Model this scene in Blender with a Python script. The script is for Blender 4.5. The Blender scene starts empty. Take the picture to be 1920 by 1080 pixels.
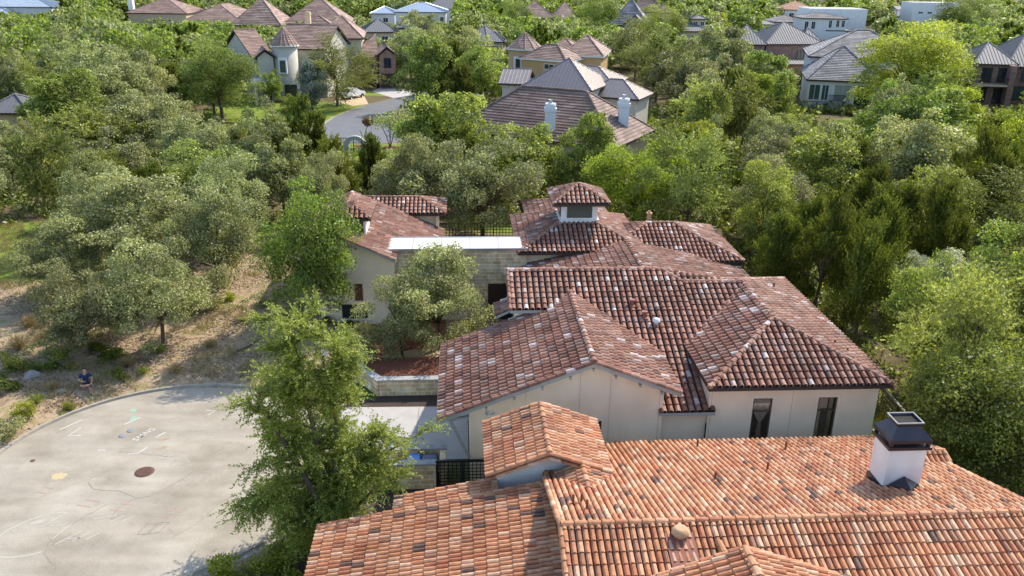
import bpy, bmesh, math, random
import numpy as np
from mathutils import Vector, Matrix

# ------------------------------------------------------------------ camera, light, exposure
scene = bpy.context.scene
COL = scene.collection
PITCH, ROLL, EYE = math.radians(21.2), 0.013, 20.0
cam_data = bpy.data.cameras.new('camera')
cam_data.sensor_width = 36.0
cam_data.lens = 1550.0 / 1920.0 * 36.0
cam_data.clip_start, cam_data.clip_end = 0.5, 6000.0
cam = bpy.data.objects.new('camera', cam_data)
COL.objects.link(cam)
_F = Vector((0, math.cos(PITCH), -math.sin(PITCH)))
_U = Vector((0, math.sin(PITCH), math.cos(PITCH)))
_R = Vector((1, 0, 0))
_r = (_R * math.cos(ROLL) + _U * math.sin(ROLL))
_u = (_U * math.cos(ROLL) - _R * math.sin(ROLL))
cam.matrix_world = Matrix(((_r.x, _u.x, -_F.x, 0), (_r.y, _u.y, -_F.y, 0), (_r.z, _u.z, -_F.z, EYE), (0, 0, 0, 1)))
scene.camera = cam

SUN_AZ, SUN_EL = math.radians(41), math.radians(44)      # from +Y towards +X
world = bpy.data.worlds.new('World')
scene.world = world
world.use_nodes = True
_nt = world.node_tree
_sky = _nt.nodes.new('ShaderNodeTexSky')
_sky.sky_type = 'NISHITA'
_sky.sun_disc = False
_sky.sun_elevation = SUN_EL
_sky.sun_rotation = SUN_AZ
_nt.links.new(_sky.outputs[0], _nt.nodes['Background'].inputs[0])
_nt.nodes['Background'].inputs[1].default_value = 0.15
sun_data = bpy.data.lights.new('sun', 'SUN')
sun_data.energy, sun_data.angle, sun_data.color = 2.95, math.radians(0.53), (1.0, 0.91, 0.78)
sun = bpy.data.objects.new('sun', sun_data)
COL.objects.link(sun)
_sd = Vector((math.sin(SUN_AZ) * math.cos(SUN_EL), math.cos(SUN_AZ) * math.cos(SUN_EL), math.sin(SUN_EL)))
sun.rotation_euler = _sd.to_track_quat('Z', 'Y').to_euler()
sun.location = (30, 40, 60)
scene.view_settings.view_transform = 'Standard'
scene.view_settings.look = 'None'
scene.view_settings.exposure = 1.22
scene.view_settings.gamma = 1.0
scene.cycles.max_bounces = 6
scene.cycles.diffuse_bounces = 3
scene.cycles.transparent_max_bounces = 8
FAR={
 'turret':[(-40.2, 130.7, 37, 3.57, 15, 6.47, 0.5, 'x', 'gg'), (-38.58, 136.5, -8, 8.85, 12, 7.55, 0.55, 'x', 'gg'), (-39.78, 130.2, 22, 3.25, 6, 6.68, 0.75, 'y', 'gg'), (-34.1, 147.0, 8, 8.09, 15, 8.27, 0.45, 'x', 'hh')],
 'turret_cone':[(-35.94, 133.5, 8.33)],
 'brickgarage':[(-28.07, 147.0, 12, 4.45, 11, 5.26, 0.6, 'x', 'hg'), (-23.67, 146.0, 12, 3.63, 9, 5.68, 0.8, 'y', 'gg')],
 'brownA':[(-128.39, 286.11, 0, 20.03, 20, 4.5, 0.45, 'x', 'hh'), (-94.3, 242.25, 0, 18.07, 26, 4.5, 0.5, 'y', 'hh')],
 'brownB':[(-77.48, 234.13, 0, 14.16, 16, 4.5, 0.85, 'x', 'hh')],
 'brownC':[(-64.6, 238.97, 4, 18.52, 20, 4.5, 0.7, 'x', 'hh'), (-57.05, 227.42, 4, 9.72, 8, 4.5, 0.6, 'y', 'hh')],
 'whiteblue':[(-38.47, 274.39, 3, 16.78, 15, 6.5, 0.35, 'x', 'hh'), (-50.74, 302.2, 3, 9.03, 14, 4.5, 0.3, 'x', 'hh')],
 'greyback':[(-31.35, 298.14, 3, 15.49, 18, 6.5, 0.5, 'x', 'hh')],
 'tanD':[(-33.71, 191.8, 14, 7.81, 12, 6.2, 0.4, 'x', 'hh'), (-26.86, 194.0, 4, 6.91, 14, 7.05, 0.35, 'x', 'hh')],
 'tanE':[(-10.96, 169.7, -15, 6.06, 14, 5.5, 0.5, 'x', 'hh'), (-6.45, 170.52, 0, 4.34, 8, 6.2, 0.45, 'x', 'hh')],
 'gold':[(0.53, 131.91, -31, 8.36, 6.6, 7, 0.6, 'x', 'hh'), (6.99, 133.0, -12, 6.81, 11, 7.39, 0.5, 'x', 'hh'), (4.66, 138.0, -12, 5.63, 9, 7.38, 0.4, 'x', 'hh')],
 'gold_cone':[(1.54, 136.0, 8.1)],
 'metal':[(0.83, 107.1, -23, 9.4, 9.2, 6, 0.7, 'x', 'hh'), (3.5, 113.2, -25, 10.1, 6.4, 6.2, 0.52, 'x', 'hh'), (8.2, 108.2, -25, 8.1, 6.4, 4.8, 0.6, 'x', 'hh'), (-2.19, 112.0, -10, 4.01, 7, 5.66, 0.45, 'x', 'gg')],
 'browntile':[(-7.04, 89.96, -28, 19.35, 11.7, 3.5, 0.75, 'x', 'hh')],
 'browntile_ch':[(3.71, 85.83, 4.54), (11.45, 87.51, 4.89)],
 'brownI':[(0.24, 278.43, 2, 12.68, 14, 5.0, 0.7, 'x', 'hh'), (11.75, 275.0, 4, 9.54, 16, 4.2, 0.7, 'x', 'hh')],
 'greyJ':[(25.74, 240.94, -12, 11.17, 14, 5.5, 0.95, 'x', 'hh'), (29.4, 237.0, -12, 6.36, 5, 5.79, 0.8, 'y', 'gg')],
 'tanJ':[(38.81, 294.48, -6, 11.4, 14, 6.5, 0.85, 'x', 'hh'), (47.08, 292.0, -6, 5.65, 8, 6.38, 0.7, 'x', 'hh')],
 'whiteJ':[(66.62, 369.44, 8, 11.74, 16, 5.0, 0.5, 'x', 'gg')],
 'towerK':[(42.32, 209.32, -3, 4.07, 4.2, 9.0, 0.35, 'x', 'hh'), (38.86, 206.0, -3, 7.3, 9, 6.36, 0.4, 'x', 'hh')],
 'brickL':[(41.93, 162.08, 2, 5.79, 10, 7.0, 0.65, 'x', 'hh'), (47.38, 162.95, 7.85, 12.14, 11.95, 7.05, 0.62, 'x', 'hh'), (55.22, 165.26, 2, 4.46, 9, 7.0, 0.6, 'x', 'hh'), (45.21, 158.0, 0, 3.75, 6, 4.63, 0.7, 'y', 'gg'), (49.32, 159.5, 2, 6.06, 4, 3.76, 0.25, 'x', 'gg')],
 'lowwhite':[(66.51, 267.98, 2, 14.67, 14, 4.5, 0.35, 'x', 'hh')],
 'lowwhiteB':[(81.71, 273.4, 2, 9.69, 12, 5.0, 0.3, 'x', 'hh')],
 'modernN':[(85.37, 258.06, -2, 13.44, 12, 7.0, 0.22, 'x', 'hh'), (92.72, 258.18, -2, 8.01, 5, 3.6, 0.3, 'x', 'hh'), (90.12, 266.57, -2, 17.21, 14, 9.0, 0.0, 'x', 'ff')],
 'orangeN':[(96.89, 314.43, 0, 11.53, 14, 7.0, 0.4, 'x', 'hh')],
 'brownN':[(120.71, 374.86, -5, 16.94, 14, 5.0, 0.7, 'x', 'hh')],
 'modernO':[(152.22, 334.49, -2, 17.04, 12, 9.0, 0.0, 'x', 'ff'), (153.82, 352.13, -2, 7.2, 10, 6.0, 0.25, 'x', 'gg')],
 'greytileM':[(44.54, 129.38, -14, 11.0, 14.0, 4.6, 0.66, 'x', 'hh'), (48.07, 140.44, -15, 17.5, 15.5, 7.0, 0.5, 'x', 'hh')],
 'brickP':[(73.84, 137.26, -10, 6.65, 11, 6.5, 0.55, 'x', 'hh'), (80.44, 139.5, -10, 9.73, 16, 5.92, 0.6, 'x', 'hh')],
 'gazebo':[(-63.98, 99.32, 5, 5.8, 7, 3.0, 0.5, 'x', 'hh')],
 'blueR':[(-178.33, 283.29, 6, 25.99, 16, 6.0, 0.35, 'x', 'hh'), (-175.38, 277.78, 6, 13.29, 9, 4.0, 0.35, 'x', 'hh')],
}
TREES=[
('oak',-19.2,41.3,6.2,3.1,'live oak with a leaning bare trunk beside the curb of the dry lot'),
('oak',-22.7,39.9,5.4,2.9,'low grey-green live oak behind the person sitting by the curb'),
('oak',-24.2,50.2,7.8,4.7,'widest grey-green live oak crown on the dry lot, behind two smaller oaks'),
('oak',-18.7,48.6,7.2,3.4,'live oak at the right end of the dry lot oak clump'),
('oak',-20.4,57.1,7.4,3.8,'olive live oak just behind the dry lot oak clump'),
('oak',-26.9,46.5,5.4,2.7,'thin live oak at the far left of the dry lot clump'),
('bright',-11.0,43.8,8.9,3.0,'bright green shade tree with a straight bare trunk at the mulch bed'),
('oak',-4.0,41.9,6.6,3.3,'round live oak in the courtyard before the stone wall'),
('oak',-5.9,40.6,5.0,2.3,'small live oak leaning over the planter beside the courtyard oak'),
('oak',-2.3,61.6,9.4,5.2,'large olive live oak with forked trunk behind the lattice fence'),
('oak',-8.1,64.2,8.0,3.4,'olive oak behind the casita roof, left of the forked trunk oak'),
('yellow',9.6,63.0,8.2,3.7,'yellow-green leafy tree right behind the cupola'),
('round',-7.5,81.7,9.5,4.6,'dense bright green tree at the near bend of the far street'),
('round',-0.4,72.2,7.8,3.9,'dense green tree before the brown house with white chimneys'),
('round',6.5,71.9,8.6,2.5,'narrow leafy green tree before the right half of the brown tiled house'),
('round',2.4,72.0,7.2,3.0,'leafy green tree under the left white chimney of the brown house'),
('feather',12.9,59.9,9.0,3.8,'pale green tree to the right of the yellow-green tree by the cupola'),
('juniper',-21.6,82.9,8.2,2.6,'tall dark juniper left of the far street bend'),
('juniper',-19.3,80.2,7.0,2.2,'dark juniper nearest the kerb of the far street'),
('juniper',-20.7,71.6,7.6,2.6,'dark juniper in the woods left of the far street'),
('juniper',-12.8,71.4,6.4,2.3,'dark juniper between the far lawn and the casita roof'),
('juniper',-14.8,66.6,7.0,2.6,'dark juniper right above the casita skylight dormer'),
('oak',-14.8,61.5,7.0,2.6,'pale grey-green oak beside the casita dormer'),
('round',-39.6,113.1,10.6,5.6,'big rounded tree hiding the left end of the turret house'),
('feather',-26.9,127.1,10.5,5.6,'wide pale green tree before the turret house garage wing'),
('spruce',-29.7,122.9,7.2,3.1,'blue-grey conical cedar on the turret house lawn'),
('round',-36.8,128.4,5.2,1.7,'small leafy tree by the turret house front porch'),
('oak',-18.5,151.9,10.5,4.5,'olive tree behind the brick garage house'),
('round',-12.8,123.7,11.0,4.6,'green tree beyond the far street, right of the brick garage'),
('juniper',-9.5,126.1,10.0,4.2,'dark bushy tree beyond the far street'),
('round',-4.5,118.5,10.4,4.4,'green tree at the left side of the gold stucco house'),
('oak',-8.6,143.7,10.8,4.6,'olive tree left of the gold house turret'),
('juniper',-6.9,109.1,8.4,3.6,'shaded dark tree at the left gable of the dark metal roof'),
('oak',-21.4,196.9,11.0,4.6,'olive tree before the tan grey-roofed house'),
('round',-30.6,114.3,3.4,1.6,'small round shrub tree on the shaded far lawn'),
('round',-0.2,229.8,12.0,5.5,'bright green tree left of the far brown roofs'),
('round',21.3,228.8,14.0,6.0,'tall dark green tree between the far brown and grey roofs'),
('round',34.3,206.8,12.0,6.2,'broad green tree before the tan house with steep brown roof'),
('feather',23.2,163.1,11.5,7.2,'pale feathery tree right of the gold house'),
('feather',22.8,135.1,11.0,6.0,'wide feathery tree behind the dark metal roof'),
('oak',25.1,124.8,10.5,5.2,'olive tree right of the dark metal roof'),
('oak',34.7,144.8,11.6,5.4,'grey-green tree before the brick house with metal roof'),
('oak',26.7,110.9,10.0,4.6,'dark grey-green tree below the brick house with metal roof'),
('round',38.7,129.6,9.5,4.0,'leafy tree at the left wall of the white house with grey tiles'),
('yellow',53.5,113.1,14.4,9.2,'largest yellow-green tree, between the white house and the brick balcony house'),
('bright',38.7,82.8,9.2,4.2,'deep green tree below the white house stairs'),
('yellow',51.7,97.5,8.8,3.0,'yellow-green tree below the balcony of the brick house'),
('yellow',49.5,82.2,8.0,3.0,'yellow-green tree at the right edge below the brick house'),
('round',118.3,230.8,15.0,8.6,'dark rounded tree before the far white box house'),
('yellow',57.4,246.0,9.0,4.2,'yellow-green tree beside the small stucco tower'),
('feather',19.5,31.7,8.4,3.3,'feathery light green tree leaning over the right side fence'),
('feather',23.3,34.8,8.2,3.0,'feathery light green tree at the right edge above the clay roof'),
('round',19.1,27.7,7.4,3.0,'shaded oak at the right edge beside the clay roof'),
('round',18.1,29.1,6.6,2.5,'dark leafy oak right behind the tall clay-roof chimney'),
('juniper',18.4,46.7,8.2,2.6,'dark juniper by the right side fence behind the tiled house'),
('juniper',19.4,42.5,7.6,2.6,'dark juniper leaning over the right side fence'),
('round',17.6,55.1,8.2,2.8,'pale-topped leafy tree right of the far wing of the tiled house'),
('juniper',16.8,48.3,7.0,2.2,'dark juniper close behind the far wing corner'),
('silver',25.8,46.2,4.8,2.2,'silvery pale bush tree in the right side woods'),
('silver',24.4,47.6,4.4,1.7,'smaller silvery tree in the right side woods'),
('juniper',20.3,18.0,6.2,2.4,'dark juniper, second nearest right of the clay-roof chimney'),
('round',23.6,21.5,6.8,3.4,'lone leafy rounded tree right of the clay-roof chimney'),
('juniper',24.5,29.4,7.5,3.6,'dark juniper, nearest right of the clay-roof chimney'),
('round',21.0,37.8,7.5,2.5,'lone leafy rounded tree right of the right side fence'),
('juniper',28.4,37.1,6.1,2.5,'dark juniper, fifth nearest right of the middle of the right woods'),
('round',27.2,40.3,9.0,3.1,'leafy rounded tree, second nearest right of the middle of the right woods'),
('juniper',21.7,46.9,8.8,2.5,'dark juniper, second nearest left of the middle of the right woods'),
('oak',30.5,44.1,7.1,2.8,'olive live oak, nearest right of the middle of the right woods'),
('juniper',19.2,50.7,6.8,2.4,'lone dark juniper above the right hip of the tiled house'),
('juniper',28.4,52.0,8.4,2.6,'dark juniper, nearest right of the middle of the right woods'),
('juniper',36.4,50.4,6.6,2.6,'dark juniper, fourth nearest right of the middle of the right woods'),
('oak',-29.7,57.0,8.0,3.2,'lone olive live oak below the middle of the left woods'),
('juniper',26.0,55.3,7.0,3.7,'dark juniper, nearest left of the middle of the right woods'),
('round',30.9,57.4,7.5,3.2,'leafy rounded tree, nearest right of the middle of the right woods'),
('feather',37.4,55.5,7.2,4.4,'lone feathery pale green tree right of the middle of the right woods'),
('oak',-42.4,60.8,6.7,3.9,'lone olive live oak left of the sunny grass patch'),
('juniper',-27.7,61.9,5.9,2.4,'dark juniper, second nearest below the middle of the left woods'),
('oak',19.5,61.7,7.3,3.7,'olive live oak, nearest right of the pale green trees beyond the cupola'),
('juniper',26.6,60.4,7.0,2.4,'dark juniper, third nearest left of the middle of the right woods'),
('juniper',36.1,61.5,9.7,3.5,'dark juniper, third nearest right of the middle of the right woods'),
('oak',41.5,60.8,9.6,2.7,'olive live oak, second nearest right of the middle of the right woods'),
('feather',-39.7,67.6,7.6,2.6,'lone feathery pale green tree left of the middle of the left woods'),
('juniper',-32.8,64.1,6.5,3.6,'dark juniper, nearest below the middle of the left woods'),
('round',-24.7,64.6,6.6,4.2,'lone leafy rounded tree right of the middle of the left woods'),
('oak',-19.0,66.4,8.0,3.3,'olive live oak, second nearest left of the far street bend'),
('oak',-10.2,67.4,5.5,2.2,'lone olive live oak above the casita roof'),
('round',7.3,67.7,5.2,1.7,'lone leafy rounded tree right of the cupola of the tiled house'),
('juniper',16.6,65.6,7.6,3.2,'lone dark juniper left of the pale green trees beyond the cupola'),
('round',24.8,67.1,7.7,3.4,'leafy rounded tree, nearest right of the pale green trees beyond the cupola'),
('juniper',38.5,64.9,7.8,2.4,'dark juniper, second nearest right of the middle of the right woods'),
('oak',-48.4,70.9,7.7,2.8,'olive live oak, fourth nearest below the grey gazebo roof'),
('oak',-45.1,72.9,6.4,2.7,'olive live oak, third nearest below the grey gazebo roof'),
('oak',-36.1,72.9,6.3,3.8,'olive live oak, nearest right of the middle of the left woods'),
('oak',-27.8,72.0,7.5,3.6,'olive live oak, third nearest right of the middle of the left woods'),
('oak',-7.0,69.7,6.3,3.6,'lone olive live oak left of the forked trunk oak'),
('yellow',15.6,70.5,9.2,3.1,'lone yellow-green tree left of the pale green trees beyond the cupola'),
('oak',26.9,72.1,8.0,3.1,'olive live oak, fourth nearest right of the pale green trees beyond the cupola'),
('juniper',30.3,72.4,6.7,2.2,'lone dark juniper above the middle of the right woods'),
('oak',36.0,72.4,8.7,4.5,'lone olive live oak above the middle of the right woods'),
('yellow',43.5,70.1,9.1,2.9,'lone yellow-green tree right of the middle of the right woods'),
('oak',49.7,72.7,8.5,3.6,'olive live oak, second nearest below the brick balcony house'),
('oak',-52.2,74.8,8.2,4.3,'olive live oak, second nearest left of the grey gazebo roof'),
('oak',-22.9,74.6,9.0,2.9,'olive live oak, nearest left of the far street bend'),
('juniper',-4.2,76.2,6.0,2.7,'lone dark juniper above the forked trunk oak'),
('oak',13.8,75.7,5.4,1.9,'lone olive live oak left of the pale green trees beyond the cupola'),
('oak',18.3,77.5,7.4,2.5,'olive live oak, nearest above the pale green trees beyond the cupola'),
('oak',23.7,76.0,6.9,3.3,'olive live oak, second nearest right of the pale green trees beyond the cupola'),
('round',30.9,78.2,6.8,3.8,'leafy rounded tree, second nearest right of the pale green trees beyond the cupola'),
('round',35.2,77.5,6.5,3.5,'lone leafy rounded tree above the middle of the right woods'),
('yellow',42.8,76.6,6.6,3.0,'lone yellow-green tree above the middle of the right woods'),
('oak',-56.8,79.8,8.3,3.9,'olive live oak, third nearest left of the grey gazebo roof'),
('oak',-51.6,82.9,4.9,2.4,'olive live oak, second nearest below the grey gazebo roof'),
('feather',-42.0,82.1,7.1,4.1,'lone feathery pale green tree above the middle of the left woods'),
('oak',-32.7,81.1,6.3,3.1,'olive live oak, second nearest right of the middle of the left woods'),
('juniper',-27.4,81.1,5.1,1.4,'lone dark juniper below the big rounded tree by the turret house'),
('juniper',1.8,80.8,4.8,2.8,'lone dark juniper right of the forked trunk oak'),
('feather',14.7,81.3,4.9,2.6,'lone feathery pale green tree below the right white chimney of the brown house'),
('oak',26.1,80.9,6.2,3.0,'olive live oak, third nearest right of the pale green trees beyond the cupola'),
('feather',-56.9,85.1,9.7,3.0,'feathery pale green tree, second nearest left of the grey gazebo roof'),
('oak',-52.0,87.3,4.4,2.0,'olive live oak, nearest below the grey gazebo roof'),
('oak',-39.1,87.3,7.4,4.5,'olive live oak, nearest above the middle of the left woods'),
('round',20.1,87.3,9.8,2.8,'lone leafy rounded tree right of the right white chimney of the brown house'),
('oak',26.5,87.5,6.5,2.6,'olive live oak, second nearest above the pale green trees beyond the cupola'),
('yellow',31.9,84.4,5.3,2.6,'lone yellow-green tree right of the pale green trees beyond the cupola'),
('oak',39.4,87.8,8.9,2.7,'olive live oak, second nearest below the largest yellow-green tree'),
('round',44.1,86.8,9.1,4.1,'leafy rounded tree, fourth nearest below the largest yellow-green tree'),
('feather',57.4,85.5,9.7,4.3,'lone feathery pale green tree below the brick balcony house'),
('feather',-61.5,94.4,5.6,2.3,'feathery pale green tree, nearest left of the grey gazebo roof'),
('round',-50.4,93.0,9.6,4.0,'lone leafy rounded tree right of the grey gazebo roof'),
('juniper',-42.9,92.7,6.5,2.8,'lone dark juniper above the middle of the left woods'),
('oak',-33.4,91.0,3.8,2.2,'lone olive live oak below the big rounded tree by the turret house'),
('feather',26.0,94.2,9.1,3.4,'lone feathery pale green tree above the pale green trees beyond the cupola'),
('oak',37.6,94.4,4.2,2.7,'lone olive live oak below the white house with grey tiles'),
('oak',42.1,91.1,9.3,3.0,'olive live oak, nearest below the largest yellow-green tree'),
('yellow',47.1,94.2,8.2,2.6,'lone yellow-green tree below the largest yellow-green tree'),
('juniper',53.3,92.5,5.5,3.0,'dark juniper, second nearest below the brick balcony house'),
('juniper',59.1,92.3,7.7,2.3,'dark juniper, nearest below the brick balcony house'),
('oak',-41.4,96.8,6.5,4.0,'olive live oak, second nearest above the middle of the left woods'),
('oak',-7.7,98.7,5.1,2.9,'lone olive live oak right of the far street bend'),
('feather',20.5,95.6,7.6,4.0,'lone feathery pale green tree right of the right white chimney of the brown house'),
('juniper',26.0,99.3,9.7,2.6,'lone dark juniper below the brick house with metal roof'),
('round',33.1,99.8,4.3,2.7,'lone leafy rounded tree above the pale green trees beyond the cupola'),
('round',61.1,99.2,4.2,2.8,'lone leafy rounded tree below the brick balcony house'),
('oak',66.1,99.7,7.6,3.2,'olive live oak, nearest below the brick balcony house'),
('oak',-68.7,103.1,7.6,3.0,'olive live oak, nearest left of the grey gazebo roof'),
('oak',-48.6,101.5,9.3,4.8,'olive live oak, fourth nearest right of the grey gazebo roof'),
('round',46.1,102.9,8.0,2.9,'leafy rounded tree, third nearest below the largest yellow-green tree'),
('feather',50.9,103.5,8.9,4.2,'feathery pale green tree, second nearest below the largest yellow-green tree'),
('oak',57.1,102.6,5.0,2.2,'olive live oak, third nearest below the largest yellow-green tree'),
('feather',-71.7,107.7,9.0,3.1,'feathery pale green tree, third nearest left of the grey gazebo roof'),
('feather',-61.1,108.8,8.6,2.8,'lone feathery pale green tree above the grey gazebo roof'),
('oak',-51.9,110.8,10.3,4.5,'olive live oak, fifth nearest left of the big rounded tree by the turret house'),
('oak',-45.8,106.7,8.7,2.9,'olive live oak, third nearest left of the big rounded tree by the turret house'),
('round',35.3,111.2,7.8,2.6,'lone leafy rounded tree below the white house with grey tiles'),
('oak',74.9,107.7,6.8,3.9,'olive live oak, second nearest right of the brick balcony house'),
('round',-78.3,114.7,10.0,3.5,'lone leafy rounded tree left of the grey gazebo roof'),
('oak',-68.4,115.6,7.4,3.6,'olive live oak, nearest above the grey gazebo roof'),
('oak',-62.2,114.8,6.3,3.1,'olive live oak, nearest right of the grey gazebo roof'),
('oak',-48.6,115.9,8.2,3.8,'olive live oak, second nearest left of the big rounded tree by the turret house'),
('juniper',-45.3,112.5,7.8,3.6,'lone dark juniper left of the big rounded tree by the turret house'),
('yellow',33.6,117.2,7.9,3.6,'lone yellow-green tree below the brick house with metal roof'),
('juniper',72.3,112.7,10.0,3.4,'lone dark juniper right of the brick balcony house'),
('oak',78.5,114.4,8.3,4.6,'olive live oak, nearest right of the brick balcony house'),
('juniper',-79.9,123.4,10.0,3.7,'lone dark juniper above the grey gazebo roof'),
('oak',-72.2,120.0,10.5,3.7,'olive live oak, second nearest above the grey gazebo roof'),
('oak',-59.7,118.5,9.3,4.1,'olive live oak, third nearest right of the grey gazebo roof'),
('feather',-53.5,120.2,10.6,3.5,'feathery pale green tree, second nearest left of the big rounded tree by the turret house'),
('oak',-42.6,118.3,9.0,4.4,'olive live oak, nearest left of the big rounded tree by the turret house'),
('round',54.0,122.9,5.6,2.6,'leafy rounded tree, second nearest below the largest yellow-green tree'),
('round',58.6,119.7,9.3,4.1,'leafy rounded tree, nearest below the largest yellow-green tree'),
('round',83.6,122.1,9.9,3.6,'lone leafy rounded tree right of the brick balcony house'),
('oak',-69.0,129.2,10.5,4.3,'olive live oak, third nearest above the grey gazebo roof'),
('oak',-65.1,125.6,6.6,4.1,'olive live oak, second nearest right of the grey gazebo roof'),
('oak',-58.1,126.8,8.9,4.7,'olive live oak, fourth nearest left of the big rounded tree by the turret house'),
('feather',-48.7,125.2,6.5,3.8,'feathery pale green tree, nearest left of the big rounded tree by the turret house'),
('feather',59.1,128.7,7.8,3.0,'feathery pale green tree, nearest below the largest yellow-green tree'),
('feather',65.5,124.9,8.1,2.5,'lone feathery pale green tree right of the largest yellow-green tree'),
]
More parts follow.
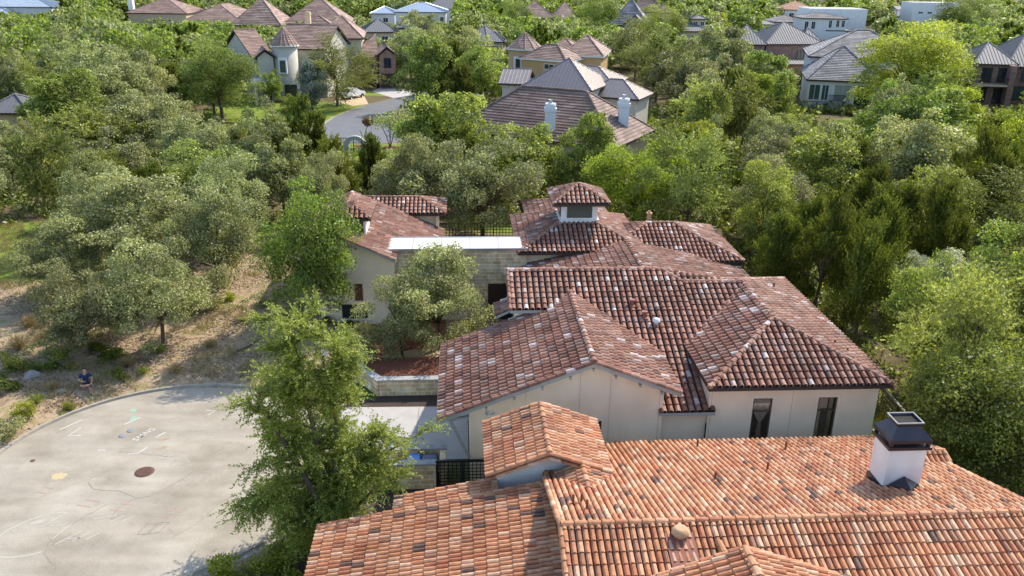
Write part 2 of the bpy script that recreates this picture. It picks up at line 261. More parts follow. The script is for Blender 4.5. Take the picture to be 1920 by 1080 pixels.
WOOD=[
(-93.8,122.7,8.9,4.1),(-86.7,124.3,10.5,4.4),(38.1,122.5,6.4,3.3),(93.4,120.8,9.5,4.6),(-95.9,128.5,8.8,4.2),(-93.5,130.0,11.5,3.8),(-87.7,126.4,8.6,5.0),(-76.8,129.4,7.2,4.8),(-42.7,128.8,4.3,1.9),(68.0,128.0,5.7,2.8),(80.3,128.2,5.1,2.2),(87.3,128.2,10.2,4.9),
(95.7,126.1,7.3,4.7),(-102.5,134.5,7.2,4.9),(-96.3,135.1,10.9,4.3),(-91.5,135.4,9.1,5.0),(-83.7,131.7,10.7,4.1),(-77.7,132.6,9.7,3.4),(-69.4,133.0,9.3,3.7),(-61.9,135.0,10.9,4.0),(-55.4,132.7,10.4,3.5),(-48.0,135.7,6.9,3.3),(60.6,130.8,7.6,5.2),(68.5,135.6,9.8,4.9),
(88.8,133.9,8.1,4.4),(92.7,135.7,8.3,4.0),(100.3,131.3,9.7,5.2),(-105.7,137.8,9.1,4.4),(-101.0,137.1,7.6,4.0),(-93.1,137.9,8.1,3.6),(-85.9,140.8,9.7,4.5),(-78.8,137.5,10.2,4.3),(-72.7,139.6,9.1,4.0),(-67.8,137.6,9.3,4.1),(-59.4,136.5,8.6,5.0),(-54.7,139.3,9.2,4.0),
(40.2,139.0,4.9,2.1),(43.9,137.2,5.3,2.5),(66.8,136.5,7.2,4.5),(71.2,141.2,10.5,4.4),(93.2,140.0,9.4,3.6),(96.7,138.5,9.5,4.5),(105.9,141.5,9.2,4.2),(-108.9,147.4,8.5,4.4),(-101.3,143.1,8.4,5.3),(-94.6,144.9,7.5,5.1),(-88.7,146.5,11.5,5.1),(-83.6,143.0,8.3,4.4),
(-76.5,143.1,7.8,4.6),(-69.4,144.0,11.5,4.6),(-65.7,144.3,10.5,4.0),(-55.7,142.2,8.4,5.0),(-49.7,145.7,4.3,2.4),(24.4,143.8,11.0,5.0),(93.2,144.5,10.8,4.9),(100.0,144.0,10.3,4.2),(110.8,143.3,11.3,4.4),(-114.9,150.4,7.6,4.8),(-108.0,152.7,9.6,4.2),(-101.4,151.2,8.0,5.1),
(-95.4,150.7,9.4,4.0),(-85.3,150.0,10.0,4.5),(-81.1,150.0,7.4,3.8),(-71.6,149.7,10.0,3.7),(-66.5,149.9,9.3,4.0),(-62.5,149.6,8.0,3.7),(-52.3,149.5,4.8,2.8),(-1.2,151.3,5.9,3.8),(6.8,151.8,8.1,4.3),(27.0,148.2,8.1,3.7),(48.1,149.4,4.1,2.9),(71.0,152.0,7.2,4.8),
(97.7,151.7,10.0,3.9),(104.9,150.7,9.0,5.2),(112.2,149.5,11.0,3.7),(-116.9,155.6,10.7,4.5),(-109.2,154.7,10.0,4.6),(-104.1,157.9,10.7,3.7),(-98.3,155.7,7.9,3.6),(-91.6,154.8,10.2,4.3),(-85.8,155.5,9.1,4.2),(-78.8,154.2,7.0,5.3),(-69.0,154.2,10.2,5.3),(-63.2,154.4,9.2,4.3),
(-58.5,156.7,7.0,5.2),(-9.6,155.8,5.9,2.2),(-5.7,156.8,5.4,2.8),(4.6,158.6,11.3,4.4),(10.2,154.6,8.3,4.6),(14.7,157.5,7.7,4.3),(26.2,154.3,7.2,4.3),(39.0,158.0,6.7,3.0),(70.4,159.0,6.1,2.8),(79.9,158.9,9.8,5.0),(81.7,157.4,9.7,4.0),(96.4,155.6,8.2,2.7),
(102.5,157.4,9.0,3.7),(111.7,155.8,9.6,4.3),(-121.0,162.7,8.8,3.7),(-116.1,164.5,9.5,3.7),(-105.7,161.0,7.4,4.5),(-102.2,162.3,9.5,3.9),(-93.7,160.3,9.3,4.6),(-89.6,161.9,7.3,4.3),(-78.6,162.6,10.2,4.9),(-75.9,165.0,10.2,3.7),(-65.3,161.8,7.8,5.3),(-60.0,163.9,7.6,5.0),
(-55.9,160.9,8.7,3.5),(-46.3,160.8,8.3,4.8),(-40.4,164.5,9.8,5.1),(-32.9,164.6,8.2,2.9),(-25.2,161.5,5.7,2.6),(-18.0,160.3,6.5,3.7),(-10.5,163.6,4.0,2.5),(2.9,163.3,8.1,3.9),(7.0,164.2,9.6,3.7),(11.5,160.3,10.6,3.9),(36.1,164.8,7.1,4.1),(39.3,162.4,8.2,3.7),
(72.5,160.6,6.5,3.3),(82.2,161.8,8.6,3.5),(88.9,161.5,7.1,4.4),(100.8,161.1,9.3,4.0),(109.2,162.5,11.3,5.4),(113.0,162.7,10.5,5.1),(-123.6,169.1,9.9,4.2),(-119.5,169.9,10.9,5.3),(-110.5,167.3,10.4,4.9),(-104.6,169.1,8.6,4.6),(-98.3,165.9,8.5,4.1),(-88.3,168.2,8.7,4.0),
(-85.6,167.5,7.6,3.5),(-75.4,168.1,9.0,4.6),(-71.6,166.5,7.3,4.1),(-64.8,169.6,9.5,5.3),(-57.8,170.6,9.6,3.7),(-51.9,168.8,8.6,3.1),(-41.8,167.9,8.2,2.7),(-36.6,170.5,8.2,4.0),(-32.3,166.5,8.2,4.8),(-24.4,167.8,5.9,3.5),(-14.0,169.1,5.9,3.7),(-0.3,167.5,5.7,2.9),
(4.6,170.4,9.9,5.2),(9.7,167.4,10.4,4.7),(17.5,169.3,8.5,3.6),(31.7,168.9,8.2,4.4),(35.9,170.6,7.2,4.0),(80.8,169.8,8.4,5.0),(88.8,168.1,8.3,4.5),(95.5,166.3,7.0,4.4),(100.7,169.8,8.6,5.4),(105.2,169.7,7.4,3.6),(111.5,165.9,9.3,4.6),(118.6,170.7,8.6,3.8),
(-130.8,175.6,11.1,3.8),(-124.8,175.9,8.1,5.4),(-115.3,175.1,8.5,5.0),(-108.7,173.4,11.1,3.7),(-100.3,171.9,9.9,4.3),(-92.7,171.9,9.5,4.3),(-85.5,176.8,9.8,4.0),(-82.3,173.0,9.0,4.0),(-75.7,175.7,7.4,3.1),(-64.5,172.8,9.6,3.8),(-58.3,176.4,8.2,5.0),(-51.7,173.1,8.5,4.5),
(-44.5,172.5,7.6,3.5),(-40.0,174.8,8.2,3.0),(-30.8,173.6,5.8,2.8),(-27.7,176.3,6.3,2.3),(-21.7,172.2,6.3,2.0),(3.8,175.5,11.0,5.4),(5.8,172.9,10.6,4.8),(12.7,174.4,8.0,4.3),(19.9,171.7,8.6,3.1),(31.1,172.2,9.2,3.8),(35.5,172.6,7.6,2.9),(44.0,174.3,4.1,2.3),
(84.2,175.4,11.4,5.2),(92.0,173.8,8.4,4.3),(100.3,173.7,8.7,4.3),(102.6,177.1,7.0,4.7),(113.8,173.0,9.7,4.2),(116.9,172.7,7.5,5.1),(126.7,176.6,7.2,4.8),(-134.0,181.2,9.5,4.2),(-123.5,177.6,10.4,5.2),(-119.1,180.9,11.5,4.0),(-111.6,181.7,8.7,4.9),(-105.9,180.5,9.8,4.8),
(-99.4,181.1,9.4,4.0),(-90.9,179.1,11.1,4.5),(-83.3,180.5,9.1,4.0),(-79.6,182.7,7.0,3.4),(-70.6,182.1,8.1,3.9),(-62.0,180.2,7.4,3.8),(-54.7,182.4,7.2,4.3),(-48.1,182.1,7.6,3.8),(-44.4,178.2,8.6,5.1),(-36.0,180.1,7.4,4.3),(-26.4,181.5,5.0,2.5),(-20.6,181.8,5.8,3.6),
(-16.1,180.5,6.1,3.2),(4.2,179.4,8.1,5.1),(10.1,181.1,10.9,3.9),(18.9,182.0,9.8,4.3),(23.7,180.1,8.7,4.9),(32.0,179.9,7.4,3.8),(39.3,179.7,7.2,4.0),(45.3,183.0,5.6,2.3),(83.8,180.0,9.2,4.5),(90.4,181.3,10.3,4.3),(92.9,181.4,9.5,5.0),(103.9,178.3,8.0,3.7),
(111.1,178.2,7.4,5.0),(116.6,177.9,10.1,4.9),(123.1,177.9,10.1,4.3),(130.6,183.1,10.7,5.2),(-139.0,185.5,9.3,3.6),(-127.4,185.2,8.2,4.2),(-124.5,188.5,9.5,4.5),(-116.6,184.0,8.4,5.2),(-107.5,188.5,8.2,4.0),(-104.7,186.7,8.7,4.5),(-95.2,186.9,8.6,5.1),(-89.9,188.8,9.5,3.7),
(-82.3,186.6,6.6,3.5),(-75.2,185.2,7.9,3.1),(-66.1,188.2,7.2,3.3),(-57.9,186.2,6.0,2.0),(-53.7,187.2,7.2,5.2),(-48.7,187.0,7.8,5.3),(-39.0,188.1,6.9,3.6),(-31.4,185.3,4.4,2.8),(-27.4,188.8,4.4,2.1),(4.4,185.3,8.0,4.7),(8.5,186.8,7.7,5.3),(15.5,188.4,7.7,5.1),
(26.2,185.9,7.1,4.3),(31.2,184.9,9.5,3.8),(37.2,187.7,6.7,3.6),(42.3,188.3,5.7,4.0),(83.7,187.0,6.2,2.3),(95.8,187.3,7.2,4.2),(100.0,185.1,10.3,3.9),(108.8,185.3,7.3,4.6),(112.0,186.8,10.5,4.7),(121.0,183.9,9.3,3.8),(129.0,184.4,9.6,4.2),(134.5,187.4,7.7,3.9),
(-138.6,191.7,10.8,5.3),(-134.2,190.6,7.4,5.3),(-129.2,192.6,9.4,3.8),(-120.2,190.7,9.4,4.6),(-113.7,190.9,8.8,4.0),(-108.0,191.1,8.2,3.4),(-96.7,189.9,11.2,4.5),(-90.2,193.0,10.1,4.0),(-83.4,190.7,8.2,3.7),(-78.4,192.7,8.3,5.3),(-73.1,193.0,8.1,4.7),(-62.1,193.8,7.3,4.1),
(-56.1,195.3,7.2,4.8),(-48.6,194.4,6.4,3.9),(-42.8,195.0,7.0,5.4),(-36.1,192.1,5.5,3.0),(0.4,190.9,5.4,2.9),(8.2,190.3,10.2,4.3),(11.8,195.2,10.0,5.0),(18.6,194.5,8.4,4.0),(29.1,194.5,8.0,3.5),(34.4,194.4,7.9,3.9),(40.7,195.2,5.2,3.0),(46.7,195.2,7.9,3.1),
(57.8,191.1,5.9,3.3),(61.4,192.6,6.1,2.7),(71.1,192.0,5.8,2.8),(78.0,195.1,5.9,2.4),(81.7,193.5,5.9,2.3),(91.6,194.5,7.9,2.7),(98.0,189.9,7.5,5.1),(104.7,193.2,9.1,4.2),(110.5,191.8,10.8,4.8),(118.0,190.3,8.2,4.9),(125.9,193.5,10.6,3.8),(134.3,190.0,10.7,3.9),
(139.0,195.2,8.6,4.0),(-143.0,199.4,11.0,4.4),(-138.1,201.4,9.3,5.5),(-132.8,200.7,7.7,4.6),(-126.8,197.0,11.3,4.5),(-115.1,197.4,8.6,3.8),(-109.5,200.9,9.3,4.3),(-100.2,201.0,10.0,3.8),(-94.9,198.5,11.3,4.3),(-87.6,199.5,6.5,3.5),(-80.4,201.1,6.9,3.2),(-71.6,196.3,8.1,3.7),
(-66.9,198.5,7.8,4.0),(-58.8,200.2,7.2,4.2),(-55.1,201.4,6.1,2.1),(-45.4,199.2,7.2,4.4),(-37.4,199.6,6.2,3.8),(1.8,200.2,7.8,4.2),(8.3,197.7,8.7,5.5),(20.5,197.0,8.4,5.4),(23.3,197.8,6.7,2.9),(30.7,198.2,6.6,4.1),(37.8,197.1,6.1,2.5),(48.2,199.6,7.9,3.2),
(51.4,200.3,6.8,3.5),(61.4,200.2,4.5,2.4),(69.9,199.0,4.6,2.6),(73.3,200.3,5.4,3.9),(82.1,198.0,6.2,2.3),(87.3,196.4,9.5,5.0),(96.9,198.3,8.0,2.9),(101.9,199.6,8.5,3.6),(111.2,200.4,8.8,5.4),(118.5,197.9,8.8,5.1),(123.4,197.0,10.9,4.6),(131.5,199.8,11.1,3.9),
(137.5,196.3,8.9,4.6),(-147.3,206.0,9.6,4.4),(-141.8,203.7,10.8,5.1),(-133.1,203.0,10.0,5.1),(-127.9,207.3,8.3,3.8),(-118.9,205.9,8.2,2.9),(-112.4,206.2,7.3,3.1),(-108.9,205.6,8.0,3.1),(-100.9,203.5,7.4,4.9),(-89.4,206.8,6.5,3.7),(-87.4,207.0,6.3,2.7),(-77.1,203.0,6.2,2.8),
(-71.0,205.4,5.8,2.0),(-61.7,202.8,6.0,3.6),(-57.3,204.1,5.3,2.2),(-47.6,203.4,5.9,2.8),(-41.9,202.4,5.8,2.0),(-11.8,207.7,8.5,5.5),(1.8,206.2,9.0,4.3),(6.1,204.5,8.3,4.0),(16.4,205.1,9.0,4.0),(23.4,203.3,8.2,4.7),(42.0,202.3,6.0,2.8),(51.5,203.7,6.4,3.0),
(58.7,207.8,6.3,2.8),(72.0,202.8,4.1,2.2),(88.2,204.9,10.7,3.9),(91.4,205.4,9.3,4.0),(99.4,202.3,8.3,3.7),(110.5,207.8,9.0,5.0),(114.5,206.8,10.8,3.9),(119.5,203.4,9.6,4.4),(126.6,206.9,10.5,4.5),(134.0,207.3,9.4,3.8),(142.7,205.8,11.0,4.6),(-152.7,209.6,8.1,5.4),
(-146.9,209.0,9.7,3.9),(-140.8,211.1,9.6,4.9),(-130.7,211.0,7.3,5.0),(-127.2,211.2,6.6,3.7),(-116.2,209.8,7.4,3.7),(-110.4,209.3,8.3,3.6),(-105.6,209.8,11.4,4.1),(-96.5,213.0,5.9,2.7),(-87.2,208.7,5.6,4.1),(-79.7,208.7,7.2,4.1),(-71.8,209.7,5.5,3.0),(-66.2,213.7,6.1,3.0),
(-62.6,212.8,5.6,4.1),(-51.4,209.5,5.8,2.2),(-45.3,209.1,5.8,2.9),(-17.8,210.7,5.3,3.8),(-12.1,213.2,10.7,4.5),(-4.4,212.2,7.9,4.5),(2.8,214.1,7.1,3.2),(9.9,212.7,8.1,4.0),(17.1,210.6,8.4,5.1),(24.6,211.9,6.3,2.8),(57.1,213.7,5.9,2.8),(59.9,212.4,6.0,2.5),
(78.2,209.9,4.6,2.4),(83.2,209.0,4.9,3.0),(92.3,213.8,7.8,3.9),(101.5,212.8,8.2,4.1),(105.4,208.6,8.0,5.4),(115.5,210.3,10.5,5.1),(122.5,213.0,9.4,3.8),(129.4,210.3,9.8,4.4),(134.9,214.0,7.7,4.7),(142.7,211.5,11.2,4.4),(151.5,212.4,11.4,3.8),(-159.3,216.4,11.1,3.7),
(-151.8,218.9,11.5,4.0),(-143.5,218.8,10.1,5.1),(-134.4,216.2,8.2,3.7),(-127.5,216.0,8.2,5.5),(-120.5,218.2,7.5,3.6),(-113.0,216.5,7.3,3.8),(-109.7,216.9,7.6,3.9),(-99.6,220.4,5.6,2.3),(-90.7,215.8,5.6,3.2),(-85.6,218.8,5.0,2.8),(-80.1,220.2,6.4,4.0),(-73.3,219.6,4.4,2.9),
(-61.5,218.7,4.5,2.0),(-57.8,220.0,5.8,3.7),(-48.2,218.6,5.9,3.0),(-43.8,220.5,4.8,2.7),(-33.8,216.1,5.5,2.8),(-24.9,215.5,6.2,2.4),(-18.4,215.6,5.8,2.3),(-13.2,217.8,7.5,4.1),(-3.5,216.4,8.7,5.1),(0.5,215.9,8.0,4.4),(8.6,218.5,6.8,4.0),(14.0,218.6,8.1,3.1),
(21.1,217.3,7.5,4.6),(32.4,215.3,7.5,4.6),(36.5,216.1,6.7,2.9),(43.1,216.9,9.1,5.5),(53.2,215.2,6.0,3.8),(60.5,219.8,6.2,2.9),(65.2,220.2,7.0,3.1),(97.4,216.9,7.5,5.6),(103.6,215.8,7.0,4.9),(111.1,214.9,9.1,5.1),(118.5,216.1,9.2,4.8),(126.4,215.6,10.6,5.5),
(134.2,219.7,8.7,5.4),(138.2,216.1,9.7,5.4),(144.9,216.0,7.2,4.5),(152.5,215.9,10.4,4.8),(-159.3,223.5,10.1,3.7),(-151.9,222.5,9.1,4.7),(-144.6,224.0,11.5,4.9),(-141.6,226.0,7.9,5.6),(-132.9,222.5,6.2,2.4),(-125.8,223.1,7.5,2.8),(-118.7,222.1,8.0,2.8),(-110.0,222.6,9.0,4.8),
(-102.1,221.9,6.1,2.9),(-93.3,222.0,5.7,3.5),(-88.2,226.3,5.4,3.1),(-83.3,224.6,5.0,2.5),(-68.1,226.6,4.9,2.1),(-57.0,221.7,5.3,3.2),(-44.6,226.1,5.8,2.7),(-37.4,221.8,6.1,3.7),(-29.6,225.8,6.1,3.1),(-24.6,221.6,6.1,2.6),(-17.4,225.2,6.1,3.1),(-9.0,224.2,10.0,3.8),
(8.2,221.2,6.9,3.7),(34.2,225.4,6.5,3.7),(44.6,221.9,8.0,4.1),(49.0,221.3,7.6,4.5),(57.2,221.6,5.3,3.0),(65.4,223.2,5.6,2.5),(97.0,222.3,7.8,3.2),(100.2,225.9,7.3,4.0),(111.1,224.6,7.9,3.7),(129.3,222.7,10.2,5.6),(135.4,221.8,11.2,5.6),(143.4,223.1,9.4,4.3),
(152.3,223.9,8.2,3.8),(157.7,222.1,7.4,4.9),(-165.0,229.1,10.6,5.1),(-159.7,230.4,7.8,5.5),(-151.0,227.8,7.7,5.1),(-144.7,231.8,8.0,5.3),(-134.8,228.1,7.2,3.1),(-128.0,232.3,5.8,2.3),(-124.3,231.5,7.2,3.0),(-116.3,231.0,7.5,4.9),(-108.6,229.1,8.9,4.7),(-98.4,227.7,5.6,2.3),
(-93.6,231.3,5.6,2.7),(-82.6,228.8,4.6,2.7),(-79.0,228.5,6.0,3.9),(-42.5,228.3,5.1,2.6),(-34.2,231.8,5.2,2.9),(-28.3,228.0,6.6,3.5),(-20.1,231.5,6.0,3.2),(-11.4,231.8,10.5,4.4),(8.2,233.3,6.1,2.2),(32.4,228.1,6.2,2.1),(39.2,232.1,5.7,2.9),(45.3,228.5,7.0,4.0),
(53.2,228.6,7.8,3.4),(61.6,228.3,6.1,4.2),(67.7,229.1,5.7,3.0),(101.3,229.5,8.1,4.2),(106.6,233.4,7.7,5.4),(129.4,227.6,10.4,4.9),(138.7,233.2,8.5,5.4),(145.6,229.1,8.6,4.4),(150.2,229.8,7.5,4.1),(160.9,230.0,9.9,5.4),(167.3,229.0,11.1,5.3),(-167.5,238.3,10.4,5.3),
(-164.4,237.9,8.7,5.4),(-157.7,237.2,8.5,5.3),(-149.0,239.0,10.8,5.4),(-142.8,239.6,5.7,2.8),(-132.3,234.3,6.0,2.6),(-126.1,236.0,5.8,2.9),(-116.2,235.3,8.5,4.2),(-113.3,236.0,7.1,5.3),(-105.1,234.4,4.0,2.8),(-97.9,236.8,4.8,2.9),(-85.9,235.9,5.4,3.0),(-56.6,238.0,4.4,2.4),
(-41.6,234.2,7.2,3.4),(-35.3,236.6,5.6,3.6),(-27.2,238.7,4.7,2.3),(-20.3,238.8,6.0,4.1),(-11.4,236.6,8.7,5.1),(9.0,234.9,6.2,3.1),(15.8,238.7,5.9,4.1),(23.2,238.5,6.0,2.4),(47.8,237.3,7.6,5.0),(54.4,236.5,9.7,4.2),(58.7,236.5,5.1,2.5),(65.1,234.0,4.7,2.8),
(102.0,239.6,9.0,3.9),(109.6,238.8,7.5,3.0),(128.6,235.5,7.9,4.0),(133.9,237.7,8.4,4.0),(140.2,234.5,7.9,4.3),(149.3,235.1,9.2,4.6),(159.5,236.9,11.3,4.6),(162.4,237.5,7.7,4.0),(-177.3,244.7,11.4,4.5),(-168.1,243.1,8.6,5.1),(-160.4,241.4,10.9,4.9),(-155.2,245.6,10.3,4.4),
(-144.0,246.1,6.6,3.4),(-138.5,243.9,5.5,2.9),(-127.1,241.4,6.5,4.1),(-120.5,244.1,10.0,4.4),(-112.1,243.8,4.8,2.2),(-22.3,243.1,4.3,2.9),(-15.2,242.8,5.6,4.1),(-8.3,244.1,11.4,3.8),(-5.0,241.3,7.1,5.1),(5.9,241.2,5.8,3.1),(13.3,244.6,6.2,2.4),(23.0,243.1,6.6,3.2),
(44.0,240.9,5.2,2.8),(47.3,243.2,5.8,2.7),(72.9,241.4,4.3,2.5),(105.3,246.3,8.4,3.7),(108.9,242.8,6.2,4.1),(119.3,245.3,5.9,3.1),(126.1,242.4,7.8,3.2),(133.2,241.5,10.9,4.7),(138.7,246.1,7.4,5.6),(149.0,241.4,10.4,4.9),(157.4,244.1,8.9,5.6),(160.0,245.2,7.5,4.3),
(167.7,245.8,9.0,5.2),(-180.6,251.5,9.9,3.9),(-171.6,251.5,8.0,5.0),(-165.3,249.3,11.1,5.6),(-153.4,249.7,7.2,4.0),(-147.3,249.9,6.0,2.5),(-138.6,250.0,5.7,3.9),(-135.9,251.2,5.4,4.3),(-126.0,251.6,7.6,5.0),(-119.4,248.6,10.7,3.8),(-42.0,251.6,4.4,2.6),(-26.9,250.5,4.9,2.2),
(-22.7,249.9,5.1,2.4),(-13.7,250.5,10.4,4.9),(-7.4,252.5,8.7,5.7),(5.1,248.0,5.3,3.1),(9.1,250.4,6.3,2.9),(15.5,247.9,6.2,3.7),(25.2,252.8,5.5,2.5),(41.0,249.3,5.3,2.4),(50.3,248.6,11.4,3.9),(52.1,250.4,7.9,4.8),(110.5,248.7,6.0,2.6),(114.4,252.9,6.6,3.8),
(120.4,252.1,6.3,2.2),(132.1,248.7,7.7,4.5),(139.1,252.9,11.5,5.7),(146.4,251.1,7.7,5.2),(153.6,249.3,11.1,4.3),(158.6,248.1,7.7,4.9),(170.2,248.1,9.3,4.9),(176.3,249.6,9.4,3.8),(-186.2,256.3,8.1,5.3),(-177.4,258.7,8.1,4.0),(-168.4,256.1,8.5,5.3),(-162.3,257.8,10.8,4.7),
(-153.0,259.4,5.3,2.3),(-148.0,254.2,4.7,2.2),(-136.9,256.3,6.3,3.6),(-127.5,255.2,7.7,4.4),(-123.6,259.3,10.2,4.6),(-117.0,254.0,4.2,3.0),(-99.7,255.8,4.1,2.9),(-38.8,256.7,4.3,2.8),(-31.2,258.7,4.6,3.1),(-21.7,256.6,4.2,2.6),(-18.3,257.9,5.6,2.7),(-5.5,254.0,10.2,5.4),
(-3.1,255.7,7.2,4.9),(8.2,255.8,5.6,2.5),(15.8,255.4,6.3,2.6),(19.1,254.3,5.6,3.0),(51.4,259.3,7.9,4.1),(60.7,259.6,5.4,3.1),(112.7,255.5,6.6,3.9),(123.0,256.7,5.7,2.3),(128.4,255.9,6.3,3.4),(137.8,258.2,7.9,4.2),(145.6,257.7,10.0,5.0),(152.7,255.4,7.3,4.5),
(156.3,259.6,9.4,5.1),(169.6,258.6,8.0,4.4),(172.0,258.6,10.3,4.7),(181.2,255.4,9.2,5.2),(-185.5,265.6,10.9,4.7),(-180.7,262.3,11.4,4.2),(-174.6,262.1,11.1,5.5),(-165.9,265.6,11.0,4.6),(-159.1,265.1,4.8,2.2),(-147.1,263.1,4.8,2.7),(-143.4,260.5,4.8,2.5),(-137.2,262.7,7.8,3.3),
(-125.4,264.2,7.8,3.8),(-22.1,261.0,4.1,2.5),(-11.8,263.5,8.3,5.2),(-3.6,266.4,7.8,4.8),(3.9,262.7,6.0,2.3),(13.9,262.6,4.7,2.8),(19.7,262.1,5.5,4.3),(26.2,261.1,5.5,2.7),(57.1,261.8,10.6,4.7),(67.4,262.7,10.3,3.8),(71.3,266.3,10.1,5.1),(112.1,261.2,6.3,3.9),
(119.3,264.2,5.8,2.7),(125.0,263.1,5.9,2.7),(135.9,262.6,6.8,4.3),(144.0,264.4,7.5,5.0),(146.9,266.1,11.4,5.2),(156.0,265.6,7.8,5.4),(165.2,260.5,11.0,4.7),(174.8,264.6,9.4,5.5),(178.6,265.9,8.5,3.8),(-193.4,267.5,7.3,5.1),(-187.0,268.1,8.3,4.4),(-174.3,272.7,10.9,5.8),
(-169.5,272.1,8.3,5.7),(-159.5,271.7,4.4,2.2),(-148.1,271.5,5.0,3.0),(-138.5,268.3,11.3,4.4),(-129.0,272.3,8.1,5.2),(-16.6,268.5,10.9,4.6),(-8.9,268.3,9.6,4.2),(0.8,270.5,4.9,2.6),(13.6,271.9,5.3,2.7),(22.5,272.0,4.6,2.9),(57.2,272.5,7.2,4.3),(60.3,268.7,7.4,4.8),
(116.6,269.8,5.8,3.0),(124.6,268.2,4.9,3.1),(131.9,271.2,5.2,2.6),(140.7,268.6,7.1,4.2),(145.3,269.4,11.0,5.8),(152.7,271.0,9.8,5.5),(163.2,267.9,8.4,5.2),(172.6,268.4,9.9,5.1),(179.9,267.3,9.0,4.5),(187.2,269.2,7.6,5.2),(-198.2,278.8,8.4,4.9),(-187.1,274.6,10.3,4.0),
(-178.5,274.1,10.3,4.6),(-158.6,276.6,4.4,3.2),(-140.7,275.7,7.5,3.9),(-134.8,279.4,7.9,4.7),(-18.8,275.6,5.4,2.2),(-7.9,277.0,8.0,4.1),(-1.9,277.1,5.6,2.5),(23.4,277.7,4.4,3.2),(53.6,274.6,5.0,2.8),(61.6,274.2,7.9,5.8),(124.9,279.2,5.5,2.3),(128.4,277.5,4.4,2.5),
(135.9,274.9,5.6,2.4),(148.3,276.0,10.8,4.4),(152.5,276.4,7.1,4.7),(161.0,274.0,10.9,4.6),(166.4,279.9,8.0,4.3),(174.4,274.5,10.2,5.0),(185.2,275.4,8.3,5.8),(192.1,280.1,11.0,4.1),(-199.2,280.9,10.2,5.5),(-192.3,284.2,10.7,4.2),(-185.4,282.4,8.8,4.2),(-145.3,286.6,10.5,4.7),
(-138.8,285.5,8.4,4.1),(-12.2,281.5,9.7,5.6),(-1.9,285.5,5.4,4.2),(26.8,286.6,7.2,4.3),(60.7,280.8,8.4,5.6),(63.0,285.7,7.1,5.2),(128.9,286.6,4.0,2.5),(134.3,281.6,4.6,2.9),(144.8,281.5,5.8,2.7),(150.0,285.9,10.7,4.3),(162.8,285.8,8.0,3.8),(170.2,285.9,7.4,5.4),
(177.5,284.7,10.7,5.8),(182.5,286.0,11.1,4.5),(192.6,285.0,10.8,5.0),(197.9,282.3,9.4,4.1),(-203.7,293.3,8.1,5.3),(-196.9,288.4,10.5,5.4),(-191.3,288.3,8.3,5.4),(-182.4,292.8,7.7,4.1),(-150.8,287.8,6.4,3.3),(-140.7,292.2,10.5,4.9),(-133.4,288.4,6.5,3.3),(-87.6,293.9,6.9,3.5),
(-77.1,293.3,8.7,4.1),(-70.4,292.3,11.2,5.2),(-64.6,290.9,8.3,4.8),(-55.7,293.4,11.1,5.8),(-16.4,288.9,10.6,5.4),(-10.6,293.8,8.0,4.6),(23.2,289.9,4.9,2.3),(34.4,291.4,9.4,4.7),(61.7,292.6,9.0,5.0),(71.5,287.9,7.3,5.2),(80.4,290.0,11.1,5.5),(85.8,288.1,5.2,2.9),
(127.3,291.8,4.8,2.8),(143.4,288.3,4.7,2.4),(152.6,287.7,9.0,5.6),(160.1,292.2,8.4,4.3),(167.6,289.5,10.3,4.6),(175.8,291.3,10.7,5.9),(181.3,293.9,7.0,5.7),(187.1,291.1,8.7,5.4),(196.8,289.0,10.5,5.0),(207.5,290.7,7.2,5.4),(-212.3,297.6,7.0,4.4),(-201.5,299.5,9.9,4.8),
(-193.1,298.9,7.9,5.0),(-186.0,299.2,7.9,4.5),(-148.1,299.4,10.1,5.0),(-140.3,300.6,11.3,3.9),(-90.6,299.5,5.6,2.5),(-80.2,299.6,9.5,4.9),(-75.9,295.4,11.0,5.1),(-69.4,300.5,11.0,3.9),(-57.6,296.1,9.4,5.6),(-12.8,299.5,9.1,5.8),(-4.0,297.1,11.3,4.6),(8.0,300.3,7.9,5.0),
(15.8,295.3,10.8,5.5),(22.5,298.4,7.4,5.8),(26.4,299.6,10.3,4.5),(54.9,296.5,9.5,3.9),(60.8,295.1,10.9,5.3),(68.4,300.8,11.3,5.8),(74.2,299.1,10.3,5.1),(81.7,300.5,9.0,5.1),(127.6,294.6,4.9,2.2),(154.3,300.2,4.9,2.4),(163.0,297.5,9.9,5.0),(175.1,297.8,9.3,5.9),
(178.8,294.7,8.5,4.5),(186.2,297.3,7.2,5.8),(196.4,300.2,10.1,5.4),(206.2,296.5,10.3,4.3),(-214.8,305.4,10.5,4.2),(-208.1,306.9,10.6,5.9),(-201.5,302.9,7.5,5.4),(-189.5,305.8,10.5,5.0),(-182.6,307.5,9.9,5.3),(-174.4,304.8,10.4,5.1),(-169.3,304.3,8.9,4.8),(-158.5,303.9,8.8,4.8),
(-151.6,307.8,7.4,3.9),(-141.3,304.1,9.0,5.1),(-135.6,303.1,7.1,5.7),(-103.3,303.1,10.6,5.7),(-92.2,302.3,9.7,5.9),(-85.1,304.5,7.7,4.0),(-76.9,302.0,10.6,5.3),(-70.5,307.3,11.2,5.2),(-64.9,305.4,8.9,4.4),(-8.1,303.5,9.8,5.8),(2.2,303.2,9.6,4.5),(11.9,302.6,8.2,4.8),
(20.8,302.6,7.9,4.2),(24.3,303.7,8.8,5.5),(33.6,304.6,8.8,5.5),(53.4,305.0,10.1,4.7),(56.9,302.4,11.0,4.6),(67.7,304.5,9.4,4.3),(72.4,303.7,10.1,5.0),(79.3,306.2,8.9,4.0),(89.0,302.9,8.0,3.8),(131.3,304.3,4.4,3.3),(140.5,303.8,4.0,3.3),(145.3,307.0,4.1,2.9),
